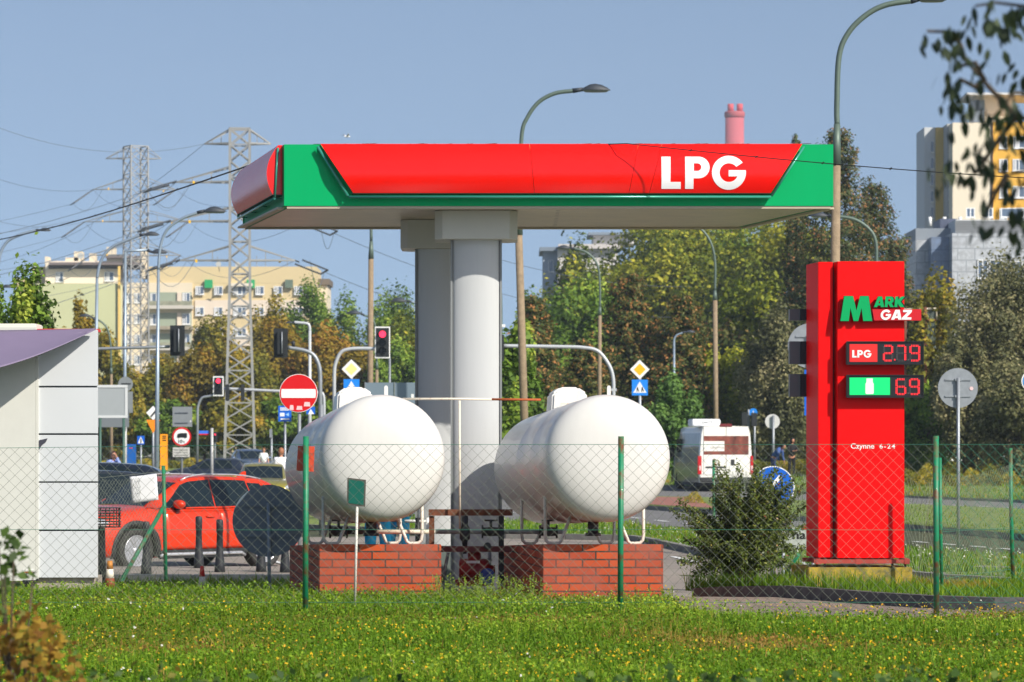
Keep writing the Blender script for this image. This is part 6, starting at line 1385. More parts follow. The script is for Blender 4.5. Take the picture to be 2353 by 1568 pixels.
# ---------------------------------------------------------------- people
def skin_body(name, verts, edges, radii, m, parent, lv=2, root=0):
    me = bpy.data.meshes.new(name); me.from_pydata(verts, edges, []); o = bpy.data.objects.new(name, me); C.objects.link(o)
    md = o.modifiers.new('s', 'SKIN'); md.use_smooth_shade = True
    for i, r in enumerate(radii): d = me.skin_vertices[0].data[i]; d.radius = (r, r) if not isinstance(r, tuple) else r; d.use_root = (i == root)
    o.modifiers.new('u', 'SUBSURF').levels = lv
    bpy.context.view_layer.update(); m2 = bpy.data.meshes.new_from_object(o.evaluated_get(bpy.context.evaluated_depsgraph_get()))
    o.modifiers.clear(); o.data = m2; m2.materials.clear(); m2.materials.append(m); m2.name = name
    if parent is not None: o.parent = parent
    return o
skinm = mat('skin', srgb(198, 140, 112), .55)
def person(label, loc, rz, h=1.72, shirt=None, trousers=None, hair=None, pose=None, longhair=False, sleeves=.5, hood=False):
    t = thing('person', label, 'person', loc, rz); t.scale = (h / 1.72,) * 3; P = pose or {}
    bend = P.get('bend', 0); hip = Vector((0, 0, .92)); up = Vector((0, -math.sin(bend), math.cos(bend)))
    ch = hip + up * .38; nk = hip + up * .53; hd = nk + Vector((0, -.03 - .05 * math.sin(bend), .15)) if bend < .3 else nk + Vector((0, -.12, .08))
    aL = P.get('armL', [(.24, 0, -.28), (.26, -.06, -.52)]); aR = P.get('armR', [(-.24, 0, -.28), (-.26, -.06, -.52)])
    sL, sR = ch + up * .09 + Vector((.17, 0, 0)), ch + up * .09 + Vector((-.17, 0, 0)); c = ch + up * .09
    kL, kR = P.get('kneeL', (.1, -.02, .5)), P.get('kneeR', (-.1, -.02, .5)); fL, fR = P.get('footL', (.11, .03, .08)), P.get('footR', (-.11, .03, .08))
    V = [hip, hip + up * .2, ch, nk, nk + (hd - nk) * .5, sL, c + Vector(aL[0]), c + Vector(aL[1]), sR, c + Vector(aR[0]), c + Vector(aR[1]),
         hip + Vector((.09, 0, -.04)), Vector(kL), Vector(fL), Vector(fL) + Vector((0, -.15, -.04)), hip + Vector((-.09, 0, -.04)), Vector(kR), Vector(fR), Vector(fR) + Vector((0, -.15, -.04))]
    E = [(0, 1), (1, 2), (2, 3), (3, 4), (2, 5), (5, 6), (6, 7), (2, 8), (8, 9), (9, 10), (0, 11), (11, 12), (12, 13), (13, 14), (0, 15), (15, 16), (16, 17), (17, 18)]
    RR = [(.145, .10), (.13, .095), (.15, .10), .055, .052, .062, .043, .03, .062, .043, .03, .085, .056, .04, .035, .085, .056, .04, .035]
    # hands: palm and five fingers
    for wi, s in ((7, 1), (10, -1)):
        w0 = V[wi]; dr = (V[wi] - V[wi - 1]).normalized(); sd = Vector((0, 1, 0)); k = len(V)
        V.append(w0 + dr * .07); E.append((wi, k)); RR.append((.032, .02))
        for f in range(4): o_ = sd * (.026 - .017 * f); V.append(V[k] + dr * .045 + o_); V.append(V[k] + dr * (.075 + .012 * (f in (1, 2))) + o_ + Vector((-s * .015, 0, 0))); E += [(k, len(V) - 2), (len(V) - 2, len(V) - 1)]; RR += [.009, .008]
        V.append(w0 + dr * .04 - sd * -.04); E.append((wi, len(V) - 1)); RR.append(.011)
    b = skin_body('body', [tuple(v) for v in V], E, RR, skinm, t, 1)
    # head joined into the body mesh
    mb = MB(); M = Matrix.Translation(hd) @ Matrix.Diagonal((.078, .098, .118, 1)); mb.lathe([(math.sin(math.pi * i / 12) * (1 - .12 * (i < 4)) + 1e-5, -math.cos(math.pi * i / 12)) for i in range(13)], M, 18)
    mb.lathe([(1e-4, 0), (.014, .008), (.008, .04)], Matrix.Translation(hd + Vector((0, -.095, -.03))) @ Matrix.Rotation(R(-20), 4, 'X'), 8)
    for s in (-1, 1): mb.lathe([(1e-4, -.008), (.024, 0), (1e-4, .01)], Matrix.Translation(hd + Vector((s * .08, .005, -.01))) @ Matrix.Rotation(R(90), 4, 'Y'), 10)
    hdm = mb.build('head', skinm, None); bm = bmesh.new(); bm.from_mesh(b.data); bm.from_mesh(hdm.data); bm.to_mesh(b.data); bm.free(); bpy.data.objects.remove(hdm)
    fd = mat('feature_dark', srgb(50, 30, 26), .5)
    for s in (-1, 1): MB().lathe([(math.sin(math.pi * i / 6) * .012 + 1e-5, -math.cos(math.pi * i / 6) * .008) for i in range(7)], Matrix.Translation(hd + Vector((s * .03, -.09, .005))), 8).build('eye', fd, b)
    MB().box(hd.x - .022, hd.y - .098, hd.z - .062, hd.x + .022, hd.y - .085, hd.z - .054).build('mouth', mat('lips', srgb(150, 70, 66), .5), b)
    mb = MB(); M = Matrix.Translation(hd + Vector((0, .016, .018))) @ Matrix.Diagonal((.088, .105, .118, 1)); mb.lathe([(math.sin(math.pi * i / 12) + 1e-5, -math.cos(math.pi * i / 12)) for i in range(4, 13)], M @ Matrix.Rotation(R(-14), 4, 'X'), 18)
    if longhair: mb.tube([hd + Vector((0, .07, .02)), hd + Vector((0, .09, -.12)), hd + Vector((0, .08, -.24))], [.075, .08, .045], 10)
    if hood: mb.lathe([(math.sin(math.pi * i / 12) * 1.05 + 1e-5, -math.cos(math.pi * i / 12)) for i in range(2, 13)], Matrix.Translation(hd + Vector((0, .03, 0))) @ Matrix.Diagonal((.1, .11, .13, 1)), 18)
    mb.build('hair', hair, t)
    idx = [0, 1, 2, 5, 6, 8, 9] + ([7, 10] if sleeves > .8 else []); V2 = [V[i] for i in idx]; V2[0] = hip - up * .07; 
    E2 = [(0, 1), (1, 2), (2, 3), (3, 4), (2, 5), (5, 6)]; RR2 = [(.178, .14), (.175, .135), (.19, .14), .085, .066, .085, .066]
    if sleeves > .8: E2 += [(4, 7), (6, 8)]; RR2 += [.042, .042]
    V2.append(nk); E2.append((2, len(V2) - 1)); RR2.append((.095, .088))
    skin_body('shirt', [tuple(v) for v in V2], E2, RR2, shirt, t, 1)
    idx = [0, 11, 12, 13, 15, 16, 17]; V3 = [V[i] for i in idx]; V3[0] = hip - up * .0; V3[1] = V3[1] + Vector((0, 0, -.05)); V3[4] = V3[4] + Vector((0, 0, -.05)); skin_body('trousers', [tuple(v) for v in V3], [(0, 1), (1, 2), (2, 3), (0, 4), (4, 5), (5, 6)], [(.135, .10), .10, .075, .06, .10, .075, .06], trousers, t, 1)
    for i in (13, 17): mb = MB(); p = V[i]; mb.box(p.x - .045, p.y - .2, -.005, p.x + .045, p.y + .06, .085); mb.build('shoe', mat('shoe', srgb(40, 38, 40), .6), t, bevel=.02)
    return t
cloth = lambda n, r, g_, b: mat(n, srgb(r, g_, b), .8, var=.08, vscale=8, bump=.2)
jeans = cloth('denim', 44, 66, 110)
p = W(261, 0, 98); person('woman in pale blue blouse, hand at her ear, between kiosk and steel pole', (p.x, 98, 0), R(8), 1.66, cloth('blouse', 140, 160, 220), jeans, mat('hair_brown', srgb(62, 34, 28), .6), {'armL': [(.24, -.1, -.2), (.09, -.16, .16)]}, True, 1)
p = W(646, 0, 98); person('man in white T-shirt and jeans seen from behind by the left tank', (p.x, 98, 0), R(175), 1.76, cloth('tshirt_white', 232, 232, 238), jeans, mat('hair_light', srgb(150, 96, 64), .6))
p = W(606, 0, 160); person('distant walker in white top and orange trousers beyond the cars', (p.x, 160, .1), R(10), 1.5, cloth('white_top', 225, 225, 228), cloth('orange_cloth', 220, 110, 60), mat('hair_ginger', srgb(150, 90, 60), .6))
p = W(1819, 0, 145); person('man in a black hooded coat looking down, behind the hedge', (p.x, 145, .35), R(20), 1.74, cloth('coat_black', 22, 22, 26), cloth('trousers_black', 20, 20, 24), mat('hood_black', srgb(22, 22, 26), .8), {'bend': .12, 'armL': [(.2, -.1, -.26), (.08, -.28, -.22)], 'armR': [(-.2, -.1, -.26), (-.08, -.28, -.24)]}, False, 1, True)
p = W(1777, 0, 146); person('person in blue clothes stooping behind the hedge', (p.x, 146, .35), R(60), 1.7, cloth('blue_jacket', 66, 96, 160), cloth('blue_trousers', 44, 60, 110), mat('hair_dark', srgb(40, 34, 34), .6), {'bend': .8}, False, 1)
cy = cloth('cyan_workwear', 30, 168, 206)
p = W(868, 0, 44); person('worker in turquoise clothes behind the left tank, left of two', (p.x, 44, H(0, 44)), R(10), 1.74, cy, cy, mat('hair_dark', srgb(40, 34, 34), .6), None, False, 1)
p = W(913, 0, 44.6); person('worker in turquoise clothes behind the left tank, right of two', (p.x, 44.6, H(0, 44.6)), R(-15), 1.72, cy, cy, mat('hair_dark', srgb(40, 34, 34), .6), {'armL': [(.26, -.06, -.24), (.32, -.1, -.46)]}, False, 1)

# bird
t = thing('bird', 'white gull gliding in the sky above the left end of the canopy', 'bird', tuple(W(798, 314, 170)), R(30))
mb = MB(); mb.lathe([(1e-4, -.2), (.04, -.12), (.055, 0), (.035, .12), (1e-4, .2)], Matrix.Rotation(R(90), 4, 'Y'), 10); mb.build('body', mat('bird_white', srgb(225, 225, 225), .7), t)
for s in (-1, 1): MB().add([(.05, s * .03, .02), (-.06, s * .03, .02), (-.1, s * .25, .12), (-.02, s * .28, .13), (-.12, s * .5, .05), (.05, s * .03, .0), (-.06, s * .03, .0), (-.1, s * .25, .1), (-.02, s * .28, .11), (-.12, s * .5, .045)], [(0, 1, 2, 3), (3, 2, 4), (5, 8, 7, 6), (8, 9, 7), (0, 3, 8, 5), (3, 4, 9, 8), (4, 2, 7, 9), (2, 1, 6, 7)]).build('wing', mat('bird_grey', srgb(170, 175, 180), .7), t)
# ---------------------------------------------------------------- buildings
def bld(label, Y, q, name='apartment_building'): return thing(name, label, 'building', (W(q, 0, Y).x, Y, H(0, Y)))
def block(nm, t, q0, y0, q1, y1, Y, depth, m, zb=None, slant=.0):
    a, b = W(q0, y1, Y), W(q1, y0, Y); z0 = a.z if zb is None else zb; L = t.location
    return MB().skewbox(a.x - L.x, b.x - L.x, Y - L.y, Y - L.y + depth, z0 - L.z, b.z - L.z, slant).build(nm, m, t)
wglass = mat('window_glass', srgb(88, 104, 124), .12, spec=.8); wframe = mat('window_frame', srgb(232, 232, 230), .5)
def window(t, q0, y0, q1, y1, Y, mull=1, curtain=True):
    L = t.location; a, b = W(q0, y1, Y), W(q1, y0, Y); x0, x1, z0, z1 = a.x - L.x, b.x - L.x, a.z - L.z, b.z - L.z; y = Y - L.y; e = min(.09, (x1 - x0) * .1)
    f = MB(); f.box(x0, y - .05, z0, x1, y + .02, z0 + e); f.box(x0, y - .05, z1 - e, x1, y + .02, z1); f.box(x0, y - .05, z0 + e, x0 + e, y + .02, z1 - e); f.box(x1 - e, y - .05, z0 + e, x1, y + .02, z1 - e)
    for k in range(mull): xm = x0 + (x1 - x0) * (k + 1) / (mull + 1); f.box(xm - e * .6, y - .045, z0 + e, xm + e * .6, y + .02, z1 - e)
    w_ = f.build('window', wframe, t); MB().box(x0 + e, y - .01, z0 + e, x1 - e, y + .03, z1 - e).build('pane', wglass, w_)
    if curtain: MB().box(x0 + e + (x1 - x0) * .1 * rnd.random(), y - .014, z0 + e, x0 + (x1 - x0) * rnd.uniform(.3, .5), y - .0105, z1 - e).build('curtain', mat('curtain', srgb(205, 205, 205), .8), w_)
    MB().box(x0 - .05, y - .1, z0 - .09, x1 + .05, y + .01, z0 - .01).build('sill', wframe, w_)
cream = mat('wall_cream', srgb(220, 206, 180), .85, var=.03, vscale=.2); tan = mat('wall_tan', srgb(210, 190, 146), .85, var=.03, vscale=.2); pgreen = mat('wall_pale_green', srgb(192, 194, 150), .85, var=.05, vscale=.15)
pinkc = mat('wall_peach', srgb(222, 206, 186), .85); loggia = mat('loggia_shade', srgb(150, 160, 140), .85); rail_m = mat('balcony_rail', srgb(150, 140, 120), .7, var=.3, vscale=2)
Y = 440; t = bld('long cream and tan apartment block with a pale green gable behind the lattice towers', Y, 400)
block('wall', t, 275, 650, 442, 1050, Y + .0, 12, cream); block('tan_top_wall', t, 340, 613, 727, 651, Y + .3, 11, tan); block('wall', t, 442.3, 651.3, 727, 1050, Y + .3, 11, tan)
block('side_wing', t, 727.3, 655, 752, 1050, Y + 4, 9, cream); block('side_roof', t, 727.3, 641, 757, 654.6, Y + 3.6, 9, mat('roof_brown', srgb(110, 98, 84), .8))
block('pale_band', t, 448, 690, 720, 724, Y + .1, .15, pinkc); block('pale_band', t, 448, 760, 720, 795, Y + .1, .15, pinkc)
block('gable_wall', t, 84, 652, 274, 1050, Y - 3, 12, pgreen); block('downpipe_wall', t, 271, 612, 276, 1050, Y - 3.4, .4, mat('pipe_yellow', srgb(232, 196, 110), .7)); block('tan_end_wall', t, 38, 640, 83.5, 1050, Y + 3, 12, tan); block('tan_end_wall', t, 74.3, 613, 104, 1050, Y + 2, 12, tan)
block('penthouse', t, 104.3, 600, 275, 651.7, Y - 1, 10, mat('wall_cream_light', srgb(232, 218, 196), .85)); roofm = mat('roof_felt', srgb(118, 108, 106), .8)
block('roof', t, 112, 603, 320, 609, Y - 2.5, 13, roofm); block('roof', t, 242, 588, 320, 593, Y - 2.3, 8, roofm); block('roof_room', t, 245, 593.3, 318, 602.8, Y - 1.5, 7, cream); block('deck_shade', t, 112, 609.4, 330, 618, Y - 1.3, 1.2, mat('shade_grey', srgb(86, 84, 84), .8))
for (q0, y0, q1, y1) in ((103, 590, 111, 613), (150, 592, 180, 603), (170, 578, 188, 603), (245, 568, 263, 588), (322, 570, 334, 640), (205, 582, 218, 603)): block('chimney', t, q0, y0, q1, y1, Y + .6, 2.5, cream)
for (q0, y0, q1, y1) in ((128, 626, 146, 648), (240, 625, 262, 646)): window(t, q0, y0, q1, y1, Y - 1.06, 1)
for i in range(6):      # loggias and windows of the middle bay
    yy = 672 + i * 47.5
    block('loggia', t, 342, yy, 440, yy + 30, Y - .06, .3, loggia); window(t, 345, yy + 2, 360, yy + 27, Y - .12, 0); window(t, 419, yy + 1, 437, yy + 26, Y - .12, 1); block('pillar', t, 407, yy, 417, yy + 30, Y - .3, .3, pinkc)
    b_ = block('balcony', t, 340, yy + 30, 443, yy + 38, Y - 1.3, 1.3, rail_m if i % 2 else mat('balcony_slab', srgb(196, 190, 178), .7)); block('balcony_rail', t, 341, yy + 20, 442, yy + 29.5, Y - 1.3, .05, mat('rail_glass', srgb(150, 150, 128), .5, var=.4, vscale=1.5)) if i % 2 == 0 else None
    window(t, 291, yy + 2, 303, yy + 24, Y - .05, 0); window(t, 308, yy + 2, 322, yy + 24, Y - .05, 1)
for r_, yy in enumerate((658, 706, 754, 802)):
    for q in (449, 492, 536, 587, 629, 676, 700)[:7 - (r_ > 0)]:
        window(t, q, yy, q + (30 if q == 536 else 20), yy + 19, Y + .24 if q < 448 else Y + .05, 2 if q == 536 else 1)
for q in (470, 567, 655): block('green_panel', t, q, 643, q + 18, 662, Y - .3, .4, mat('panel_leaf_green', srgb(30, 160, 96), .6) if q < 640 else mat('panel_grey_green', srgb(100, 116, 100), .6))
block('awning_box', t, 525, 651, 580, 658, Y - .6, .9, mat('box_cream', srgb(222, 212, 192), .7))
for (q, yy, r) in ((185, 588, 7), (81, 611, 5), (288, 648, 7), (546, 608, 6), (502, 607, 6)):
    p = W(q, yy, Y - 4); M = Matrix.Translation(p - t.location) @ Matrix.Rotation(R(100), 4, 'X'); rr_ = r * Y / F; MB().lathe([(1e-4, -.08), (rr_ * .6, -.03), (rr_, .06)], M, 18).build('satellite_dish', mat('dish', srgb(205, 205, 200), .5), t); MB().tube([p - t.location, p - t.location + Vector((0, 1.5, -.9))], .05, 6).build('dish_mount', galv, t)
for (q, y0) in ((500, 590), (610, 595), (590, 588), (383, 592), (660, 592)): a = W(q, y0, Y + 2); MB().tube([a - t.location, W(q, 614, Y + 2) - t.location], .05, 5).build('aerial', galv, t)
# hotel on the right
Y = 350; t = bld('tall cream and mustard tower block rising behind the grey tiled building', Y, 2240, 'tower_block')
must = mat('wall_mustard', srgb(222, 170, 62), .85, var=.02); must2 = mat('wall_ochre', srgb(206, 172, 92), .85); crm = mat('wall_bone', srgb(226, 214, 190), .85, var=.02); gry = mat('wall_blue_grey', srgb(198, 200, 200), .7)
block('cream_wall', t, 2189, 282, 2281, 560, Y, 12, crm); block('mustard_wall', t, 2281.3, 280, 2500, 560, Y + .4, 12, must); block('ochre_bay', t, 2152, 293, 2176, 560, Y + 6, 8, must2); block('grey_bay', t, 2124, 293, 2151.7, 560, Y + 7, 7, gry); block('shadow_bay', t, 2176.3, 285, 2188.7, 560, Y + 3, 8, mat('wall_slate', srgb(168, 168, 166), .7))
block('roof_room', t, 2244, 215, 2330, 281, Y + 4, 6, crm); block('plant_room', t, 2231, 230, 2262, 281, Y + 3.5, .4, mat('plant_grey', srgb(120, 130, 140), .6)); block('roof_slab', t, 2222, 213, 2400, 218, Y + 2, 9, mat('slab_light', srgb(205, 205, 205), .6)); block('edge_line', t, 2278, 283, 2282, 560, Y - .15, .14, mat('joint_dark', srgb(90, 70, 50), .7))
for yy in (314, 366, 428, 480): window(t, 2296, yy, 2315, yy + 27, Y + .36, 1); window(t, 2327, yy, 2356, yy + 27, Y + .36, 1)
for i in range(5): window(t, 2138, 325 + i * 38, 2146, 350 + i * 38, Y + 6.9, 0, False); window(t, 2179, 400 + i * 34, 2187, 425 + i * 34, Y + 2.9, 0, False)
for q in (2137, 2206, 2170): a = W(q, 520, Y - 12); MB().tube([W(q, 499, Y - 12) - t.location, a - t.location], .18, 8).build('vent_stack', wframe, t)
Y = 300; t = bld('low grey building clad in square panels below the tower block', Y, 2240, 'office_building')
tile = brickmat('facade_panels', srgb(188, 192, 196), srgb(180, 184, 190), srgb(140, 146, 152), 1, 1.55, 1.05, .05, rough=.5, bump=.1); blue_w = brickmat('facade_blue', srgb(120, 138, 166), srgb(112, 130, 160), srgb(92, 108, 134), 1, 1.55, 1.05, .05, rough=.4, bump=.1)
block('front_wall', t, 2188, 536, 2500, 1050, Y, 14, tile); block('blue_wall', t, 2140, 545, 2187.7, 1050, Y + 2, 12, blue_w); block('grey_wall', t, 2104, 552, 2139.7, 1050, Y + 4, 10, tile)
lou = mat('louvre', srgb(196, 198, 198), .6)
lb = block('louvre_screen', t, 2196, 505, 2420, 535.6, Y + 1, 10, lou)
for i in range(7): block('louvre_slat', t, 2195, 507 + i * 4.1, 2421, 509 + i * 4.1, Y + .8, .18, mat('louvre_dark', srgb(150, 152, 154), .6))
block('roof_band', t, 2104, 525, 2186, 551.6, Y + 4.5, 8, mat('band_grey', srgb(132, 140, 148), .6)); block('roof_plant', t, 2160, 503, 2200, 535, Y + 6, 5, mat('plant_blue', srgb(74, 82, 104), .6))
for (q0, q1) in ((2220, 2240), (2260, 2282), (2300, 2400)): window(t, q0, 478, q1, 500, Y + 9.5, 1, False)
for (q0, y0, q1, y1) in ((2246, 597, 2270, 640), (2273, 597, 2305, 640), (2246, 700, 2300, 730), (2320, 600, 2350, 640)): window(t, q0, y0, q1, y1, Y - .05, 1, False)
# block behind the trees in the middle
Y = 400; t = bld('pale block with overhanging flat roofs peeking over the trees right of the columns', Y, 1300)
pw_ = mat('wall_pale', srgb(206, 202, 196), .85); block('wall', t, 1248, 578, 1290, 1050, Y + 4, 10, mat('wall_blue_pale', srgb(160, 170, 182), .8)); block('wall', t, 1282, 572, 1420, 1050, Y, 10, pw_); block('roof_slab', t, 1240, 568, 1284, 577, Y + 3, 12, mat('roof_edge_grey', srgb(120, 132, 144), .6)); block('roof_slab', t, 1283, 561, 1425, 571.6, Y - 1, 12, mat('slab_bone', srgb(196, 190, 186), .7))
block('high_wall', t, 1363, 540, 1460, 560.5, Y + 6, 8, pw_); block('high_roof', t, 1352, 534, 1462, 540, Y + 5, 10, mat('roof_edge_grey', (.2, .2, .2)))
for q in (1260, 1300, 1330): window(t, q, 598, q + 12, 625, Y - .05 if q > 1282 else Y + 3.95, 0, False)
# chimney
Y = 1000; p = W(1688, 0, Y); t = thing('factory_chimney', 'tall pale red power station chimney above the canopy roof', 'chimney', (p.x, Y, .35)); r_ = 21.5 * Y / F
zt_ = W(0, 258, Y).z - .35; chm = mat('chimney_paint', srgb(182, 92, 100), .85, var=.05, vscale=.1); MB().lathe([(r_ * 1.12, 0), (r_, zt_)], None, 36).build('shaft', chm, t)
MB().lathe([(r_ * .98, zt_ - 2), (r_ * 1.1, zt_ - 1.2), (r_ * 1.1, zt_ - .3), (r_ * 1.04, zt_ + .1), (1e-3, zt_ + .1)], None, 36).build('platform', mat('platform_red', srgb(176, 84, 88), .8), t)
for dx in (-1.2, 1.55): MB().lathe([(.95, zt_), (.92, zt_ + 2.3), (.0001, zt_ + 2.3)], Matrix.Translation((dx, 0, .15)), 20).build('flue', mat('flue_red', srgb(196, 78, 84), .8), t)

# ---------------------------------------------------------------- lattice towers
steel = mat('tower_steel', srgb(150, 150, 148), .6, .3, var=.12, vscale=.7, dirt=srgb(150, 112, 80), dscale=1.2, damt=.4)
def lattice(label, Y, qc, ytop, hw_top, hw_bot, arms, rot, levels, rleg=.085, rbr=.045, ybend=None):
    x0 = W(qc, 0, Y).x; zg = H(0, Y); t = thing('lattice_tower', label, 'pylon', (x0, Y, zg), rot, 'lattice power towers'); s = Y / F; Z = lambda y: CAMZ + (1011 - y) * s - zg; ztop = Z(ytop)
    hw = lambda z: hw_bot + (hw_top - hw_bot) * min(1, z / (ztop * .55))
    for sx in (-1, 1):
        for sy in (-1, 1): MB().tube([(sx * hw(ztop * k / 8), sy * hw(ztop * k / 8), ztop * k / 8) for k in range(9)], rleg, 4, True, True).build('leg', steel, t)
    mb = MB(); zs = [ztop * (k / levels) ** 1.0 for k in range(levels + 1)]
    for k in range(levels):
        z0, z1 = zs[k], zs[k + 1]; a, b = hw(z0), hw(z1)
        for f in range(4):
            c = [(1, 1), (-1, 1), (-1, -1), (1, -1)]; p, q = c[f], c[(f + 1) % 4]; o_ = -.0
            mb.tube([(p[0] * a, p[1] * a, z0), (q[0] * b, q[1] * b, z1)], rbr, 4, False, True); mb.tube([(q[0] * a, q[1] * a, z0), (p[0] * b, p[1] * b, z1)], rbr, 4, False, True)
            if k % 2 == 0: mb.tube([(p[0] * a, p[1] * a, z0), (q[0] * a, q[1] * a, z0)], rbr, 4, False, True)
    for f in range(4): c = [(1, 1), (-1, 1), (-1, -1), (1, -1)]; p, q = c[f], c[(f + 1) % 4]; mb.tube([(p[0] * hw_top, p[1] * hw_top, ztop), (q[0] * hw_top, q[1] * hw_top, ztop)], rbr * 1.4, 4, False, True)
    mb.build('bracing', steel, t); ends = []
    for (ya, ql, qr, yup) in arms:
        z = Z(ya); xl, xr = (ql - qc) * s, (qr - qc) * s; b = hw(z); mb = MB(); zu = Z(yup)
        c_, s_ = math.cos(-rot), math.sin(-rot)
        for xe, sg_ in ((xl, -1), (xr, 1)):
            e = Vector((xe * c_, xe * s_, z))
            for sy in (-1, 1): mb.tube([(sg_ * b, sy * b, z), e], rbr * 1.3, 4, False, True); mb.tube([(sg_ * b, sy * b, zu), e], rbr, 4, False, True)
            for k in (.35, .7): mb.tube([Vector((sg_ * b, b, z)).lerp(e, k), Vector((sg_ * b, -b, z)).lerp(e, k - .1)], rbr * .8, 4, False, True); mb.tube([Vector((sg_ * b, b, zu)).lerp(e, k), Vector((sg_ * b, b, z)).lerp(e, k)], rbr * .7, 4, False, True)
            if yup < ya - 1 and ya != arms[0][0]:
                ends.append(t.location + Vector((xe, 0, z)))
                m2 = MB(); m2.box(xe * .72 - .06, -b * .3 - .04, z - .14, xe * .72 + .06, -b * .3, z + .04); m2.build('marker_plate', mat('marker_yellow', srgb(245, 190, 20), .5), t)
        mb.build('cross_arm', steel, t)
    return t, ends, s
tA, eA, sA = lattice('nearer lattice tower whose foot stands behind the blue-grey car', 200, 551, 297, .59, .92, [(331, 470, 622, 299), (419, 405, 690, 385), (509, 392, 700, 478), (599, 413, 678, 566)], R(4), 21, .072, .034)
tB, eB, sB = lattice('further lattice tower with four thin legs in front of the apartment block', 330, 312, 337, .92, 1.05, [(365, 243, 370, 340), (436, 214, 404, 410), (510, 194, 433, 484), (587, 208, 415, 560)], R(30), 22, .065, .03)
ins_m = mat('insulator_dark', srgb(70, 74, 80), .4); cond = mat('conductor', srgb(110, 118, 128), .5, .5)
def insul(t, e, d, L_=2.6):
    """twin insulator strings leading away along d, with a jumper loop under the arm"""
    e = Vector(e) - t.location; c, s_ = math.cos(-t.rotation_euler.z), math.sin(-t.rotation_euler.z); rl = lambda v: Vector((v.x * c - v.y * s_, v.x * s_ + v.y * c, v.z))
    d = Vector(d).normalized(); mb = MB(); o_ = Vector((.22, 0, .12))
    for sg_ in (-1, 1):
        a = e + o_ * sg_ + d * .3; b = e + o_ * sg_ + d * L_
        n = 14; mb.tube([rl(a.lerp(b, k / (2 * n))) for k in range(2 * n + 1)], [.03 if k % 2 else .07 for k in range(2 * n + 1)], 8, True)
    mb.tube([rl(e), rl(e + d * .3)], .05, 5); mb.tube([rl(e + d * L_ - o_), rl(e + d * L_ + o_)], .06, 5); mb.build('insulator', ins_m, t)
    mb = MB(); mb.tube([rl(e + d * L_ * (1 - k / 8) + Vector((.9 * k / 8, 0, -1.3 * math.sin(math.pi * k / 8)))) for k in range(9)], .018, 5, False); mb.build('jumper_wire', cond, t)
    return e + t.location + d * L_
wn_ = 0
def powerline(a, b, sag, r=.03, label=None):
    r *= .72
    mb = MB(); a, b = Vector(a), Vector(b); mb.tube([a.lerp(b, k / 24) - Vector((0, 0, sag * 4 * (k / 24) * (1 - k / 24))) for k in range(25)], r, 5, False)
    o = mb.build('power_line', cond, None, fix=False); setorigin(o); tag(o, label, 'power line', 'power lines between the lattice towers'); return o
lv = ['upper', 'middle', 'lowest']
for i, e in enumerate(eA):
    left = i % 2 == 0; d = Vector((-.85, -.75, -.32)) if left else Vector((.8, .6, -.3)); k = insul(tA, e, d, 2.2)
    side = 'left' if left else 'right'
    powerline(k, k + (Vector((-26, -60, -7.5)) if left else Vector((30, 70, -2))), 2.2, .025, '%s power line leaving the %s side of the nearer tower' % (lv[i // 2], side))
    e2 = eB[i] if i < len(eB) else eB[-1]; powerline(e, e2, 1.6, .022, '%s line strung from the %s arms of one lattice tower to the other' % (lv[i // 2], side))
for i, e in enumerate(eB):
    left = i % 2 == 0; d = Vector((-.75, -.6, -.62)); k = insul(tB, e, d, 2.8)
    powerline(k, k + Vector((-34 if left else -42, -80, -9.5)), 2.0, .026, '%s power line running down-left from the %s arm of the further tower' % (lv[i // 2], 'left' if left else 'right'))
powerline(W(470, 331, 200), W(-80, 262, 190), 1.2, .02, 'thin earth wire from the top of the nearer tower to the left edge'); powerline(W(470, 331, 200), W(-60, 612, 300), 1.5, .02, 'faint wire slanting down-left from the top arm of the nearer tower')
powerline(W(214, 436, 330), W(-90, 375, 300), 1.0, .025, 'sagging wire crossing the sky at the left edge, upper of two'); powerline(W(194, 510, 330), W(-90, 480, 300), 1.0, .025, 'sagging wire crossing the sky at the left edge, lower of two')

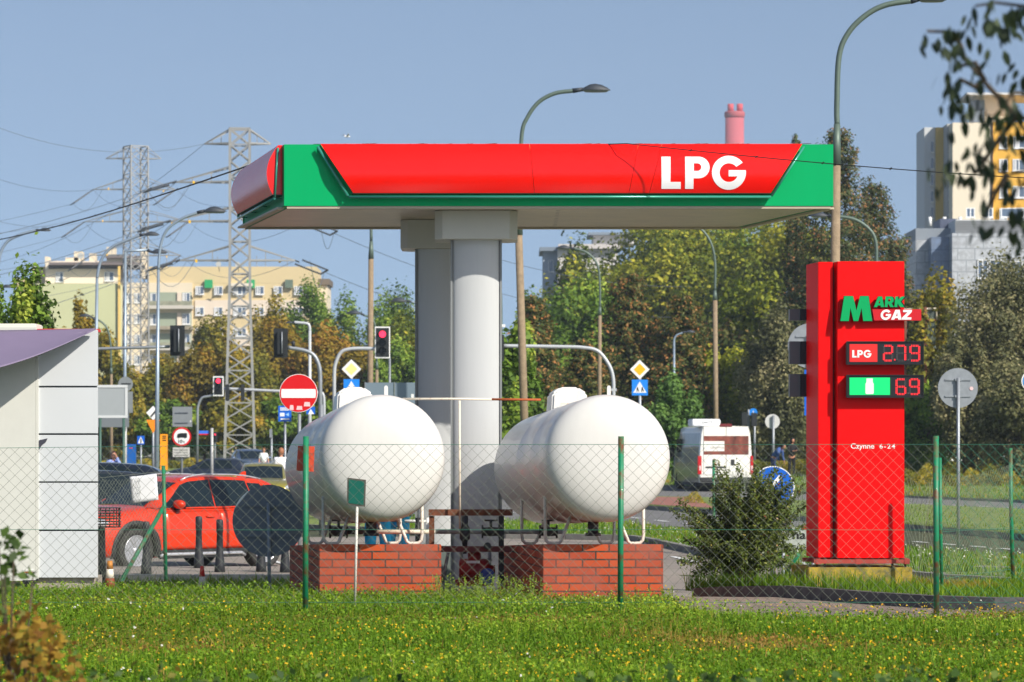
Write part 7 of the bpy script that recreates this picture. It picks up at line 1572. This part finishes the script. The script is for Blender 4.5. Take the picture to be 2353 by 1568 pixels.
# ---------------------------------------------------------------- trees
def crown_arrays(rs_, kind, n):
    """unit crown: height 1 (0..1), radius about .5; returns positions, normals, tints"""
    pos, nrm, tin = [], [], []
    if kind == 'conifer':
        lv_ = 21; per = max(1, n // lv_)
        for k in range(lv_):
            h = .03 + .96 * (k / lv_) ** .9; rad = .46 * (1 - h) ** .72 + .015; nb = 9 if h < .8 else 6; ph = rs_.uniform(0, 6.28)
            m = int(per * (.35 + 1.3 * (1 - h)))
            br = rs_.randint(0, nb, m); ang = ph + br * 6.283 / nb + rs_.normal(0, .10, m); ext = rad * (.55 + .75 * rs_.uniform(size=nb))[br]
            u = rs_.uniform(0.1, 1, m) ** .6; r_ = ext * u
            z = h + .06 * u * u - .075 * u - rs_.uniform(0, .05, m) * (1 - .3 * u) + .012 * np.sin(br * 2.3 + k); sp = .03 * (1.15 - u)
            x = np.cos(ang) * r_ + rs_.normal(0, sp + .006, m); y = np.sin(ang) * r_ + rs_.normal(0, sp + .006, m)
            pos.append(np.stack([x, y, z], 1)); nrm.append(np.stack([np.cos(ang) * .6, np.sin(ang) * .6, .7 + 0 * x], 1) + rs_.normal(0, .45, (m, 3)))
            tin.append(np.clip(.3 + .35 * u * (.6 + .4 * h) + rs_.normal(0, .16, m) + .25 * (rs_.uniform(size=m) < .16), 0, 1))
    else:
        nb = {'round': 46, 'loose': 60, 'column': 44, 'bush': 40}[kind]; c = []
        while len(c) < nb:
            p = rs_.uniform(-1, 1, 3)
            if np.linalg.norm(p) < 1 and np.linalg.norm(p) > .35: c.append(p)
        c = np.array(c); sc3 = {'round': (.40, .40, .40), 'loose': (.40, .40, .42), 'column': (.27, .27, .43), 'bush': (.44, .44, .40)}[kind]
        zc = .56; C_ = c * np.array(sc3) + np.array([0, 0, zc]); C_[:, 2] = np.maximum(C_[:, 2], .12)
        rad = rs_.uniform(.09, .17, nb) * (1.0 if kind != 'loose' else .8); wgt = rad ** 2 / (rad ** 2).sum(); bi = rs_.choice(nb, n, p=wgt)
        d = rs_.normal(0, 1, (n, 3)); d /= np.linalg.norm(d, axis=1, keepdims=True); d[:, 2] = np.where(d[:, 2] < -.3, d[:, 2] * .5, d[:, 2])
        rr_ = rad[bi] * (.55 + .5 * rs_.uniform(size=n) ** .5) * (1 + .25 * rs_.normal(size=n)); P_ = C_[bi] + d * rr_[:, None]
        if kind == 'loose':       # hanging sprays
            hang = rs_.uniform(size=n) < .45; P_[:, 2] -= hang * rs_.uniform(0, .12, n)
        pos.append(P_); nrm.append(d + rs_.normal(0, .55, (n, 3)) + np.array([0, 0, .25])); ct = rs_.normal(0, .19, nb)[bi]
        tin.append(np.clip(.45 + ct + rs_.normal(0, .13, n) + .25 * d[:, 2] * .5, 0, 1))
    return np.concatenate(pos), np.concatenate(nrm), np.concatenate(tin)
bark = mat('bark', (.10, .075, .05), .95, var=.35, vscale=6, bump=.5)
birchm = mat('bark_pale', (.34, .31, .26), .9, var=.4, vscale=5)
PAL = {
 'green': leafmat('leaf_green', [(0, (0.0544, 0.1011, 0.0155)), (.4, (0.1322, 0.2334, 0.0279)), (.7, (0.2644, 0.3888, 0.0436)), (1, (0.4667, 0.5289, 0.0778))]),
 'yellowgreen': leafmat('leaf_yellow_green', [(0, (0.0585, 0.0878, 0.0117)), (.4, (0.1755, 0.2223, 0.0175)), (.7, (0.3861, 0.3978, 0.0328)), (1, (0.585, 0.5148, 0.0468))]),
 'autumn': leafmat('leaf_autumn', [(0, (0.081, 0.0675, 0.0108)), (.35, (0.216, 0.171, 0.0162)), (.65, (0.342, 0.243, 0.0225)), (1, (0.45, 0.216, 0.036))]),
 'olive': leafmat('leaf_olive', [(0, (0.0638, 0.0765, 0.0127)), (.4, (0.1913, 0.1913, 0.0204)), (.7, (0.3443, 0.2805, 0.0281)), (1, (0.5355, 0.3443, 0.0382))]),
 'silver': leafmat('leaf_silver', [(0, (0.0638, 0.0701, 0.0281)), (.4, (0.1785, 0.1849, 0.0765)), (.7, (0.306, 0.2805, 0.1275)), (1, (0.4845, 0.4208, 0.2295))]),
 'rust': leafmat('leaf_rust', [(0, (0.03, 0.045, 0.015)), (.5, (0.0825, 0.12, 0.027)), (.68, (0.18, 0.1725, 0.045)), (.82, (0.39, 0.21, 0.0675)), (1, (0.63, 0.27, 0.09))]),
 'spruce': leafmat('leaf_spruce', [(0, (.03, .05, .02)), (.45, (.085, .12, .045)), (.7, (.15, .17, .06)), (.86, (.36, .20, .08)), (1, (.50, .22, .09))]),
 'pine': leafmat('leaf_pine', [(0, (0.06, 0.12, 0.03)), (.5, (0.135, 0.255, 0.0525)), (1, (0.24, 0.375, 0.09))])}
LIB = {}
def treemesh(kind, pal, seed, n, size, hgt, asp):
    key = (kind, seed, n, round(size / hgt, 4))
    rs_ = np.random.RandomState(seed); n = int(n * (1.7 if kind == 'conifer' else 1.6))
    if key not in LIB:
        p, nr, ti = crown_arrays(rs_, kind, n); sz = rs_.uniform(.7, 1.35, len(p)) * size * (1.0 if kind == 'conifer' else 1.3) / hgt
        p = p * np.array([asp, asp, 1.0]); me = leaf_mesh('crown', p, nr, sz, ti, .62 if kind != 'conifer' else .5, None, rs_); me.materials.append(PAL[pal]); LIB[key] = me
    return LIB[key]
trunk_lib = {}
def trunkmesh(seed, kind, m):
    if (seed, kind, m.name) in trunk_lib: return trunk_lib[(seed, kind, m.name)]
    r = random.Random(seed); mb = MB(); top = .9 if kind == 'conifer' else .6
    pts = [(r.uniform(-.01, .01) * k, r.uniform(-.01, .01) * k, top * k / 6) for k in range(7)]; mb.tube(pts, [.022 * (1 - .13 * k) for k in range(7)], 8, False)
    if kind != 'conifer':
        for i in range(9):
            h = r.uniform(.18, .55); a = r.uniform(0, 6.28); L_ = r.uniform(.18, .36); pp = [(0, 0, h)] + [(math.cos(a) * L_ * u, math.sin(a) * L_ * u, h + L_ * u * r.uniform(.7, 1.1)) for u in (.35, .7, 1)]; mb.tube(pp, [.010, .007, .005, .002], 5, False)
    o = mb.build('trunk', m); me = o.data; bpy.data.objects.remove(o); trunk_lib[(seed, kind, m.name)] = me; return me
def tree(label, q, ytop, Y, width, kind, pal, seed, n=6000, leaf=.26, zb=None, group=None, tb=None, cat='tree', low=1.0):
    """width in q; ytop = top of crown; crown reaches the ground times low"""
    p = W(q, ytop, Y); zg = H(0, Y) if zb is None else zb; h = p.z - zg; t = thing('tree', label, cat, (p.x, Y, zg), rnd.uniform(0, 6.28), group)
    wm = width * Y / F; bw = {'conifer': .80, 'round': 1.02, 'loose': 1.04, 'column': .76, 'bush': 1.12}[kind]
    sx = wm / bw; me = treemesh(kind, pal, seed, n, leaf, h, sx / h); c = bpy.data.objects.new('crown', me); C.objects.link(c); c.parent = t; c.scale = (h, h, h)
    if me.materials[0] is not PAL[pal]: c.material_slots[0].link = 'OBJECT'; c.material_slots[0].material = PAL[pal]
    tm = trunkmesh(seed % 3, kind, tb or bark); k = bpy.data.objects.new('trunk', tm); C.objects.link(k); k.parent = t; k.scale = (sx * .9, sx * .9, h)
    return t
# left mass, back to front
GL_ = 'trees of the wood behind the crossing'
T = [
 ('dark green tree with uneven top, in front of the right end of the apartment block', 712, 662, 290, 130, 'round', 'green', 11, 9000),
 ('green crown just right of the apartment block end', 800, 690, 285, 130, 'round', 'green', 12, 8000),
 ('green tree against the sky beside the columns', 905, 690, 280, 140, 'round', 'green', 13, 9000),
 ('olive tree between concrete lamp pole and column', 955, 735, 250, 150, 'round', 'yellowgreen', 14, 8000),
 ('mixed green tree in front of the windows right of the nearer lattice tower', 620, 705, 275, 110, 'loose', 'olive', 15, 8000),
 ('olive-brown tree right of the tan windows', 495, 735, 270, 100, 'round', 'olive', 16, 7000),
 ('orange bushy tree under the pale green gable', 183, 704, 200, 84, 'loose', 'autumn', 17, 6000),
 ('olive-green tree half hidden by the kiosk roof', 235, 770, 230, 110, 'round', 'olive', 18, 7000),
 ('yellow-brown tree behind the small red traffic light', 470, 800, 235, 140, 'round', 'autumn', 19, 9000),
 ('green-brown tree behind the tall steel lamp', 395, 825, 240, 130, 'round', 'olive', 20, 8000),
 ('olive tree behind the notice board', 300, 842, 225, 120, 'round', 'olive', 21, 8000),
 ('tall rusty-orange tree left of the low steel lamp', 640, 752, 245, 110, 'column', 'autumn', 22, 9000),
 ('broad golden-brown tree behind the no-entry sign', 745, 770, 240, 150, 'round', 'autumn', 23, 9500),
 ('slim orange-tipped tree left of the concrete lamp pole', 823, 800, 238, 90, 'column', 'autumn', 24, 7000),
 ('deep green tree behind the faded priority diamond', 905, 790, 235, 130, 'round', 'green', 25, 8000),
 ('yellow-olive tree behind the foot of the nearer lattice tower', 565, 800, 232, 130, 'round', 'olive', 26, 8500),
 ('dark low tree right of the lattice tower foot', 660, 900, 215, 130, 'bush', 'green', 27, 7000),
 ('dark low tree behind the orange cabinet', 400, 925, 212, 150, 'bush', 'green', 28, 7000),
 ('dark low tree behind the woman in blue', 265, 925, 212, 120, 'bush', 'olive', 29, 6000),
 ('low yellowish tree behind the curved traffic light mast', 530, 915, 210, 140, 'bush', 'olive', 30, 7000),
 ('low dark tree left of the left tank', 780, 925, 212, 150, 'bush', 'green', 31, 7000)]
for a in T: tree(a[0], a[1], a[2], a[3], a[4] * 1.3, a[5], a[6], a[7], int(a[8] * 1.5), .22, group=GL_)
tree('bright green leafy tree over the kiosk roof at the left edge', 62, 640, 62, 170, 'loose', 'green', 41, 9000, .085, group=None)
tree('second green tree filling the corner left of the kiosk roof', -20, 652, 66, 120, 'loose', 'green', 42, 6000, .085)
# right mass
GR = 'trees behind the road on the right'
T = [
 ('dark green tree just right of the columns', 1182, 745, 110, 100, 'round', 'green', 51, 8000, .18),
 ('yellow-green tree in front of the pale block', 1320, 575, 300, 150, 'round', 'yellowgreen', 52, 9000, .32),
 ('green crown left of the big yellow-green tree', 1245, 665, 260, 120, 'round', 'green', 53, 8000, .3),
 ('tall yellow-green tree right under the canopy edge', 1460, 515, 270, 230, 'round', 'yellowgreen', 54, 14000, .3),
 ('big green-yellow tree between the two green swan-neck lamps', 1600, 510, 265, 230, 'round', 'yellowgreen', 55, 14000, .3),
 ('yellow-tinted tree left of the totem', 1770, 500, 255, 230, 'round', 'yellowgreen', 56, 14000, .3),
 ('green tree filling in behind the totem lamp', 1880, 530, 250, 200, 'round', 'yellowgreen', 57, 11000, .3),
 ('mid-green tree above the right tank', 1340, 640, 215, 170, 'round', 'green', 58, 9000, .26),
 ('rust-brown conifer with pointed top beside the leaning lamp', 1225, 655, 165, 200, 'conifer', 'rust', 59, 13000, .2),
 ('broad rust-brown conifer above the right tank', 1445, 600, 172, 270, 'conifer', 'rust', 60, 16000, .2),
 ('brown conifer between priority sign and concrete lamp', 1570, 655, 170, 240, 'conifer', 'rust', 61, 14000, .2),
 ('dark conifer hiding the foot of the big trees', 1340, 760, 160, 200, 'conifer', 'rust', 62, 11000, .2),
 ('dark tree behind the small pale lamp', 1640, 760, 185, 200, 'round', 'rust', 63, 9000, .24),
 ('yellow-leaved tree left of the totem edge', 1740, 650, 190, 190, 'round', 'yellowgreen', 64, 11000, .24),
 ('grey-olive tree behind the grey boxes of the totem', 1800, 690, 165, 170, 'loose', 'silver', 65, 17000, .14),
 ('dark olive tree above the white van', 1680, 800, 170, 160, 'loose', 'yellowgreen', 66, 9000, .2),
 ('tall grey-green spruce with brown cones, highest tree behind the totem', 1925, 246, 175, 330, 'conifer', 'spruce', 67, 26000, .19),
 ('slim spruce top left of the tall spruce', 1828, 262, 182, 110, 'conifer', 'spruce', 68, 9000, .19),
 ('spruce leaning right of the tall one', 2010, 380, 178, 290, 'conifer', 'spruce', 69, 20000, .19),
 ('lower spruce at the right foot of the tall spruce', 2060, 520, 170, 170, 'conifer', 'spruce', 70, 12000, .19),
 ('thin yellowish tree in front of the grey panelled building', 2140, 640, 150, 170, 'loose', 'olive', 71, 8000, .18),
 ('big silver-olive tree at the right edge', 2315, 600, 140, 270, 'loose', 'silver', 72, 24000, .12),
 ('silver-olive tree right of the price boxes', 2215, 770, 138, 130, 'loose', 'silver', 73, 15000, .12),
 ('low dark tree behind the round sign back', 2130, 880, 145, 150, 'loose', 'green', 74, 12000, .13),
 ('olive tree low at the right edge', 2360, 820, 132, 200, 'loose', 'silver', 75, 17000, .12),
 ('low dark bush tree behind the white car', 2240, 935, 185, 260, 'bush', 'green', 76, 9000, .22),
 ('dark bush tree behind the men at the hedge', 1830, 900, 170, 190, 'loose', 'silver', 77, 14000, .14),
 ('dark undergrowth tree behind the crossing sign', 1480, 850, 178, 240, 'round', 'rust', 78, 9000, .22),
 ('dark undergrowth tree seen past the column', 1250, 880, 172, 220, 'round', 'rust', 79, 8000, .22)]
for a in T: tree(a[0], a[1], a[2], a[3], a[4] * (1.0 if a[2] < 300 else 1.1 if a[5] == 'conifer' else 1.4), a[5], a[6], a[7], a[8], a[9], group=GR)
tree('bright green rounded pine bush left of the white van', 1545, 880, 135, 140, 'bush', 'pine', 81, 9000, .14)
tree('wide yellow-green tree spreading under the middle of the canopy', 1530, 470, 285, 420, 'round', 'yellowgreen', 91, 20000, .3, group=GR); tree('wide green tree spreading behind the right canopy corner', 1720, 480, 280, 420, 'round', 'green', 92, 20000, .3, group=GR)
# far wood and hedges: nobody could count these
def mass(name, label, q0, q1, y0, Y, dY, pal, n, leaf, rough=.2, zb=None):
    rs_ = np.random.RandomState(len(name) + int(q0)); q = rs_.uniform(q0, q1, n); yy = Y + rs_.uniform(0, dY, n); x = (q - 1176.5) * yy / F
    ht = W(0, y0, Y).z - H(0, Y); hh = ht * (1 + rough * np.sin(q * .045) * .5 + rough * .5 * np.sin(q * .13 + 1)); u = rs_.uniform(0, 1, n) ** .6
    P_ = np.stack([x, yy, H(0, Y) + hh * u], 1); nr = rs_.normal(0, .6, (n, 3)) + np.array([0, -.6, .5])
    o = link(name, leaf_mesh(name, P_, nr, rs_.uniform(.7, 1.3, n) * leaf, np.clip(.45 + .2 * np.sin(q * .06) + rs_.normal(0, .16, n), 0, 1), .65, PAL[pal], rs_)); struct(o, label, 'stuff'); o['category'] = 'foliage'; return o
mass('far_wood', 'far low wood closing the view on the left', 100, 1250, 900, 300, 14, 'green', 26000, .6)
mass('undergrowth', 'dark undergrowth between the trees on the right', 1150, 2600, 830, 205, 10, 'green', 26000, .45)
mass('hedge', 'long low hedge turning orange behind the far road', 1725, 2700, 1060, 150, 2.5, 'olive', 34000, .09, .12)
mass('crossing_hedge', 'low scrubby growth along the crossing', 200, 900, 1060, 180, 6, 'olive', 12000, .18, .3)
mass('median_plants', 'orange and green weeds at the paved end of the median', 1572, 1665, 1143, 98, 2.5, 'olive', 1500, .05, .8)
mass('median_scrub', 'brown dry scrub on the verge beyond the median', 2080, 2700, 1085, 128, 6, 'olive', 12000, .12, .5)
# thorny bush behind the fence
Y = 36.2; p = W(1700, 1340, Y); t = thing('thorny_bush', 'dense thorny bush with small dark leaves and red berries left of the totem', 'bush', (p.x, Y, .5)); rs_ = np.random.RandomState(5)
pos, nr, ti = [], [], []; mb = MB(); s_ = Y / F
tips = [(1735, 1085), (1745, 1095), (1755, 1082), (1795, 1092), (1810, 1112), (1560, 1150), (1545, 1175), (1580, 1240), (1560, 1290), (1650, 1062), (1668, 1085), (1700, 1070), (1742, 1068), (1765, 1090), (1790, 1075), (1820, 1098), (1845, 1120), (1850, 1160), (1855, 1210), (1850, 1260), (1830, 1300), (1600, 1320), (1640, 1120), (1690, 1120), (1730, 1110), (1620, 1180), (1600, 1215), (1800, 1150), (1770, 1180), (1720, 1180), (1680, 1190), (1660, 1250), (1740, 1250), (1800, 1240), (1700, 1290), (1640, 1290), (1770, 1300), (1610, 1260), (1730, 1200), (1690, 1150), (1820, 1190)]
tips += [(1750, 1125), (1760, 1105), (1778, 1135), (1800, 1125), (1755, 1150), (1785, 1160), (1812, 1150), (1768, 1118)]
tips += [(1700 + (a - 1700) * k, 1240 + (b - 1240) * k) for (a, b) in tips for k in (.6, .8)]
for (q, y) in tips:
    e = W(q, y, Y) - t.location; e.y += rs_.uniform(-.35, .35); b = Vector((rs_.uniform(-.15, .15), rs_.uniform(-.1, .1), .0)); mid = b.lerp(e, .5) + Vector((rs_.normal() * .05, rs_.normal() * .05, .08))
    pts = [b, b.lerp(mid, .6), mid, mid.lerp(e, .6), e]; mb.tube(pts, [.010, .008, .006, .004, .002], 5, False)
    for k in range(300):
        u = rs_.uniform(.25, 1.02); seg = min(3, int(u * 4)); c = pts[seg].lerp(pts[min(4, seg + 1)], u * 4 - seg); sp = .05 * (1.15 - u) + .012
        pos.append((c.x + rs_.normal() * sp, c.y + rs_.normal() * sp * 1.5, c.z + rs_.normal() * sp)); nr.append(rs_.normal(0, .7, 3) + (0, -.4, .7)); ti.append(min(1, max(0, .42 + rs_.normal() * .2)))
mb.build('branches', bark, t); n = len(pos)
me = leaf_mesh('leaves', np.array(pos), np.array(nr), rs_.uniform(.022, .046, n), np.array(ti), .55, leafmat('thorn_leaf', [(0, (.035, .045, .012)), (.4, (.085, .12, .022)), (.7, (.17, .21, .04)), (.9, (.34, .27, .07)), (1, (.30, .10, .05))], .2, .4), rs_); link('leaves', me, t)
pb = rs_.randint(0, n, 260); P_ = np.array(pos)[np.repeat(pb, 3)] + rs_.normal(0, .003, (780, 3)); me = leaf_mesh('berries', P_, rs_.normal(0, 1, (780, 3)), np.full(780, .014), rs_.uniform(0, 1, 780), .9, leafmat('berry_red', [(0, (.35, .03, .01)), (1, (.5, .08, .02))], .05), rs_); o = link('berries', me, t); o['kind'] = 'stuff'
# small shrubs right in front of the camera, out of focus
def nearshrub(label, pts, Y, n, size, pal_m, zb, spread, dep=.5, seed=3, stems=6):
    rs_ = np.random.RandomState(seed); c = W(pts[0][0], pts[0][1], Y); t = thing('shrub', label, 'shrub', (c.x, Y, zb)); pos, nr, ti = [], [], []; mb = MB()
    for i in range(n):
        q, y, r = pts[rs_.randint(len(pts))]; a = rs_.uniform(0, 6.28); rr_ = r * rs_.uniform(0, 1) ** .5; v = W(q + math.cos(a) * rr_, y + math.sin(a) * rr_, Y) - t.location; pos.append((v.x, rs_.uniform(-dep, dep), v.z)); nr.append(rs_.normal(0, .7, 3) + (0, -.5, .5)); ti.append(rs_.uniform(0, 1))
    for i in range(stems):
        q, y, r = pts[i % len(pts)]; v = W(q, y, Y) - t.location; mb.tube([(v.x * .6, 0, 0), (v.x * .8, rs_.normal() * .1, v.z * .5), (v.x, rs_.normal() * .15, v.z)], [.008, .006, .003], 5, False)
    mb.build('stems', bark, t); me = leaf_mesh('leaves', np.array(pos), np.array(nr), rs_.uniform(.7, 1.3, n) * size, np.array(ti), .7, pal_m, rs_); link('leaves', me, t); return t
ylf = leafmat('leaf_gold', [(0, (.22, .10, .02)), (.4, (.42, .24, .03)), (.8, (.55, .36, .05)), (1, (.12, .20, .04))], .4)
nearshrub('blurred golden-leaved shrub in the bottom left corner', [(25, 1440, 60), (60, 1500, 75), (110, 1545, 70), (20, 1530, 60), (90, 1470, 50)], 13, 420, .045, ylf, .46, 0, .4, 4)
nearshrub('dark green leafy shoot at the left edge below the kiosk', [(10, 1240, 20), (35, 1260, 20), (20, 1310, 28), (50, 1320, 16), (0, 1290, 26), (5, 1350, 20)], 13, 62, .05, leafmat('leaf_dark_green', [(0, (.03, .06, .01)), (1, (.10, .17, .03))], .3), .46, 0, .3, 6)
nearshrub('blurred green plant with yellow leaves low at the bottom, left of centre', [(150, 1560, 50), (260, 1565, 60), (380, 1568, 40), (470, 1572, 30)], 14, 110, .045, leafmat('leaf_mixed', [(0, (.05, .1, .02)), (.6, (.10, .17, .03)), (1, (.4, .28, .04))], .35), .46, 0, .4, 8)
dgl = leafmat('leaf_shade_green', [(0, (.03, .07, .015)), (.7, (.07, .14, .025)), (1, (.16, .22, .04))], .3)
nearshrub('low blurred dark green plants along the bottom edge, right of centre', [(1350 + 95 * i, 1588 - 9 * (i % 3), 34) for i in range(11)], 14.5, 260, .05, dgl, .45, 0, .4, 14, 10)
nearshrub('low blurred leafy plants along the bottom edge, left of centre', [(560 + 90 * i, 1592 - 8 * (i % 2), 32) for i in range(6)], 14.8, 130, .05, dgl, .45, 0, .4, 15, 6)
# overhanging tree at the upper right, very near and blurred
Yb = 9.5; t = thing('tree', 'dark leafy branches of a near tree hanging into the upper right corner', 'tree', (2.6, Yb + .2, .46)); rs_ = np.random.RandomState(12)
MB().tube([(0, 0, 0), (.03, .02, 1.5), (-.02, .05, 3.0), (.02, 0, 4.6)], [.09, .08, .065, .04], 10).build('trunk', bark, t)
mb = MB(); pos, nr, ti = [], [], []; D = lambda q, y: W(q, y, Yb) - t.location
brs = [[(2900, 150), (2560, 330), (2330, 270), (2262, 185), (2215, 140), (2170, 80)], [(2262, 185), (2235, 150), (2200, 150)], [(2900, 400), (2560, 420), (2390, 330), (2300, 230), (2270, 190)], [(2800, -40), (2500, -10), (2360, 20), (2290, 5), (2235, 20)], [(2900, 250), (2520, 300), (2400, 380), (2320, 400), (2250, 350)], [(2560, 330), (2420, 230), (2340, 210), (2300, 240)], [(2560, 420), (2420, 470), (2350, 520)], [(2330, 270), (2290, 330), (2240, 400)], [(2320, 400), (2280, 450), (2262, 500)], [(2215, 140), (2205, 105), (2180, 75), (2130, 72)], [(2262, 185), (2240, 200), (2205, 185)]]
for b in brs: mb.tube([D(*p) + Vector((0, .06 * math.sin(p[0]), 0)) for p in b], [.008 * .72 ** i + .0015 for i in range(len(b))], 6, False)
mb.build('branch', bark, t)
cl_ = [(2165, 78, 6), (2130, 76, 4), (2190, 85, 5), (2200, 70, 3), (2225, 70, 3), (2185, 115, 4), (2182, 150, 5), (2195, 160, 4), (2270, 130, 4), (2245, 185, 5), (2212, 190, 4), (2190, 205, 5), (2178, 232, 5), (2196, 240, 4), (2232, 225, 8), (2240, 245, 6), (2255, 20, 6), (2245, 40, 5), (2285, 40, 5), (2275, 60, 5), (2320, 30, 8), (2335, 70, 6), (2350, 10, 8), (2310, 60, 6), (2280, 260, 7), (2300, 255, 8), (2320, 270, 6), (2340, 300, 7), (2345, 210, 4), (2320, 200, 5), (2310, 320, 5), (2345, 345, 7), (2290, 300, 7), (2255, 330, 8), (2262, 390, 9), (2300, 380, 6), (2330, 400, 6), (2345, 430, 7), (2275, 440, 8), (2262, 480, 7), (2268, 520, 6), (2340, 480, 10), (2348, 520, 8), (2345, 560, 6), (2170, 380, 5), (2172, 420, 4), (2210, 400, 3), (2240, 380, 5), (2190, 350, 3), (2205, 300, 2), (2350, 150, 6)]
A_, Bv = [], []
for (q, y, k) in cl_:
    for i in range(k):
        c = D(q + rs_.normal() * 10, y + rs_.normal() * 10); c.y += rs_.uniform(-.25, .25); a = Vector((rs_.normal() * .35, rs_.normal() * .35, -1)).normalized(); n_ = a.cross(Vector(rs_.normal(0, 1, 3))).normalized(); pos.append((c, a, n_))
mb = MB()
for (c, a, n_) in pos:
    L_ = rs_.uniform(.035, .06); w_ = L_ * .2; mb.add([c, c + a * L_ * .35 + n_ * w_, c + a * L_ * .7 + n_ * w_ * .8, c + a * L_, c + a * L_ * .7 - n_ * w_ * .8, c + a * L_ * .35 - n_ * w_], [(0, 1, 2, 3, 4, 5)])
mb.build('leaves', mat('leaf_near', (.03, .05, .014), .6, var=.6, vscale=9), t, fix=False)
# unseen upper crown of this tree, added towards the sun to shade the branches
n = 5200; d = rs_.normal(0, 1, (n, 3)); d /= np.linalg.norm(d, axis=1, keepdims=True); cc = np.array([[.25, -2.1, 4.0], [.9, -1.5, 3.6], [.3, -1.2, 4.9], [1.4, .3, 4.2]])[rs_.randint(0, 4, n)]
p_ = cc + d * (rs_.uniform(0, 1, n) ** .4)[:, None] * np.array([.95, 1.1, .8]); keep = (p_[:, 0] + 2.6 > 1176 * (p_[:, 1] + 9.7) / F + .08) | (p_[:, 2] + .46 > 2 + 1030 * (p_[:, 1] + 9.7) / F)
p_ = p_[keep]; link('leaves', leaf_mesh('leaves', p_, rs_.normal(0, 1, p_.shape), rs_.uniform(.07, .12, len(p_)), rs_.uniform(0, 1, len(p_)), .5, PAL['green'], rs_), t)
mb = MB(); mb.tube([(.02, 0, 4.4), (.2, -1, 4.5), (.3, -2, 4.6)], [.04, .03, .015], 8, False); mb.tube([(.02, 0, 3.4), (.6, -.8, 3.8), (.9, -1.5, 4.0)], [.04, .03, .015], 8, False); mb.build('bough', bark, t)
# ---------------------------------------------------------------- air
mb = MB().box(-260, -25, -1.5, 330, 1120, 125); hz = mb.build('haze', mat('haze_unused'), None); hz.data.materials.clear()
hm = bpy.data.materials.new('haze_air'); hm.use_nodes = True; hn = hm.node_tree; hn.nodes.clear(); ho = hn.nodes.new('ShaderNodeOutputMaterial'); hv = hn.nodes.new('ShaderNodeVolumePrincipled')
hv.inputs['Color'].default_value = (.75, .87, 1, 1); hv.inputs['Density'].default_value = .00022; hv.inputs['Anisotropy'].default_value = 0.0
hn.links.new(hv.outputs[0], ho.inputs['Volume']); hz.data.materials.append(hm); struct(hz, 'thin blue haze in the air', 'stuff')
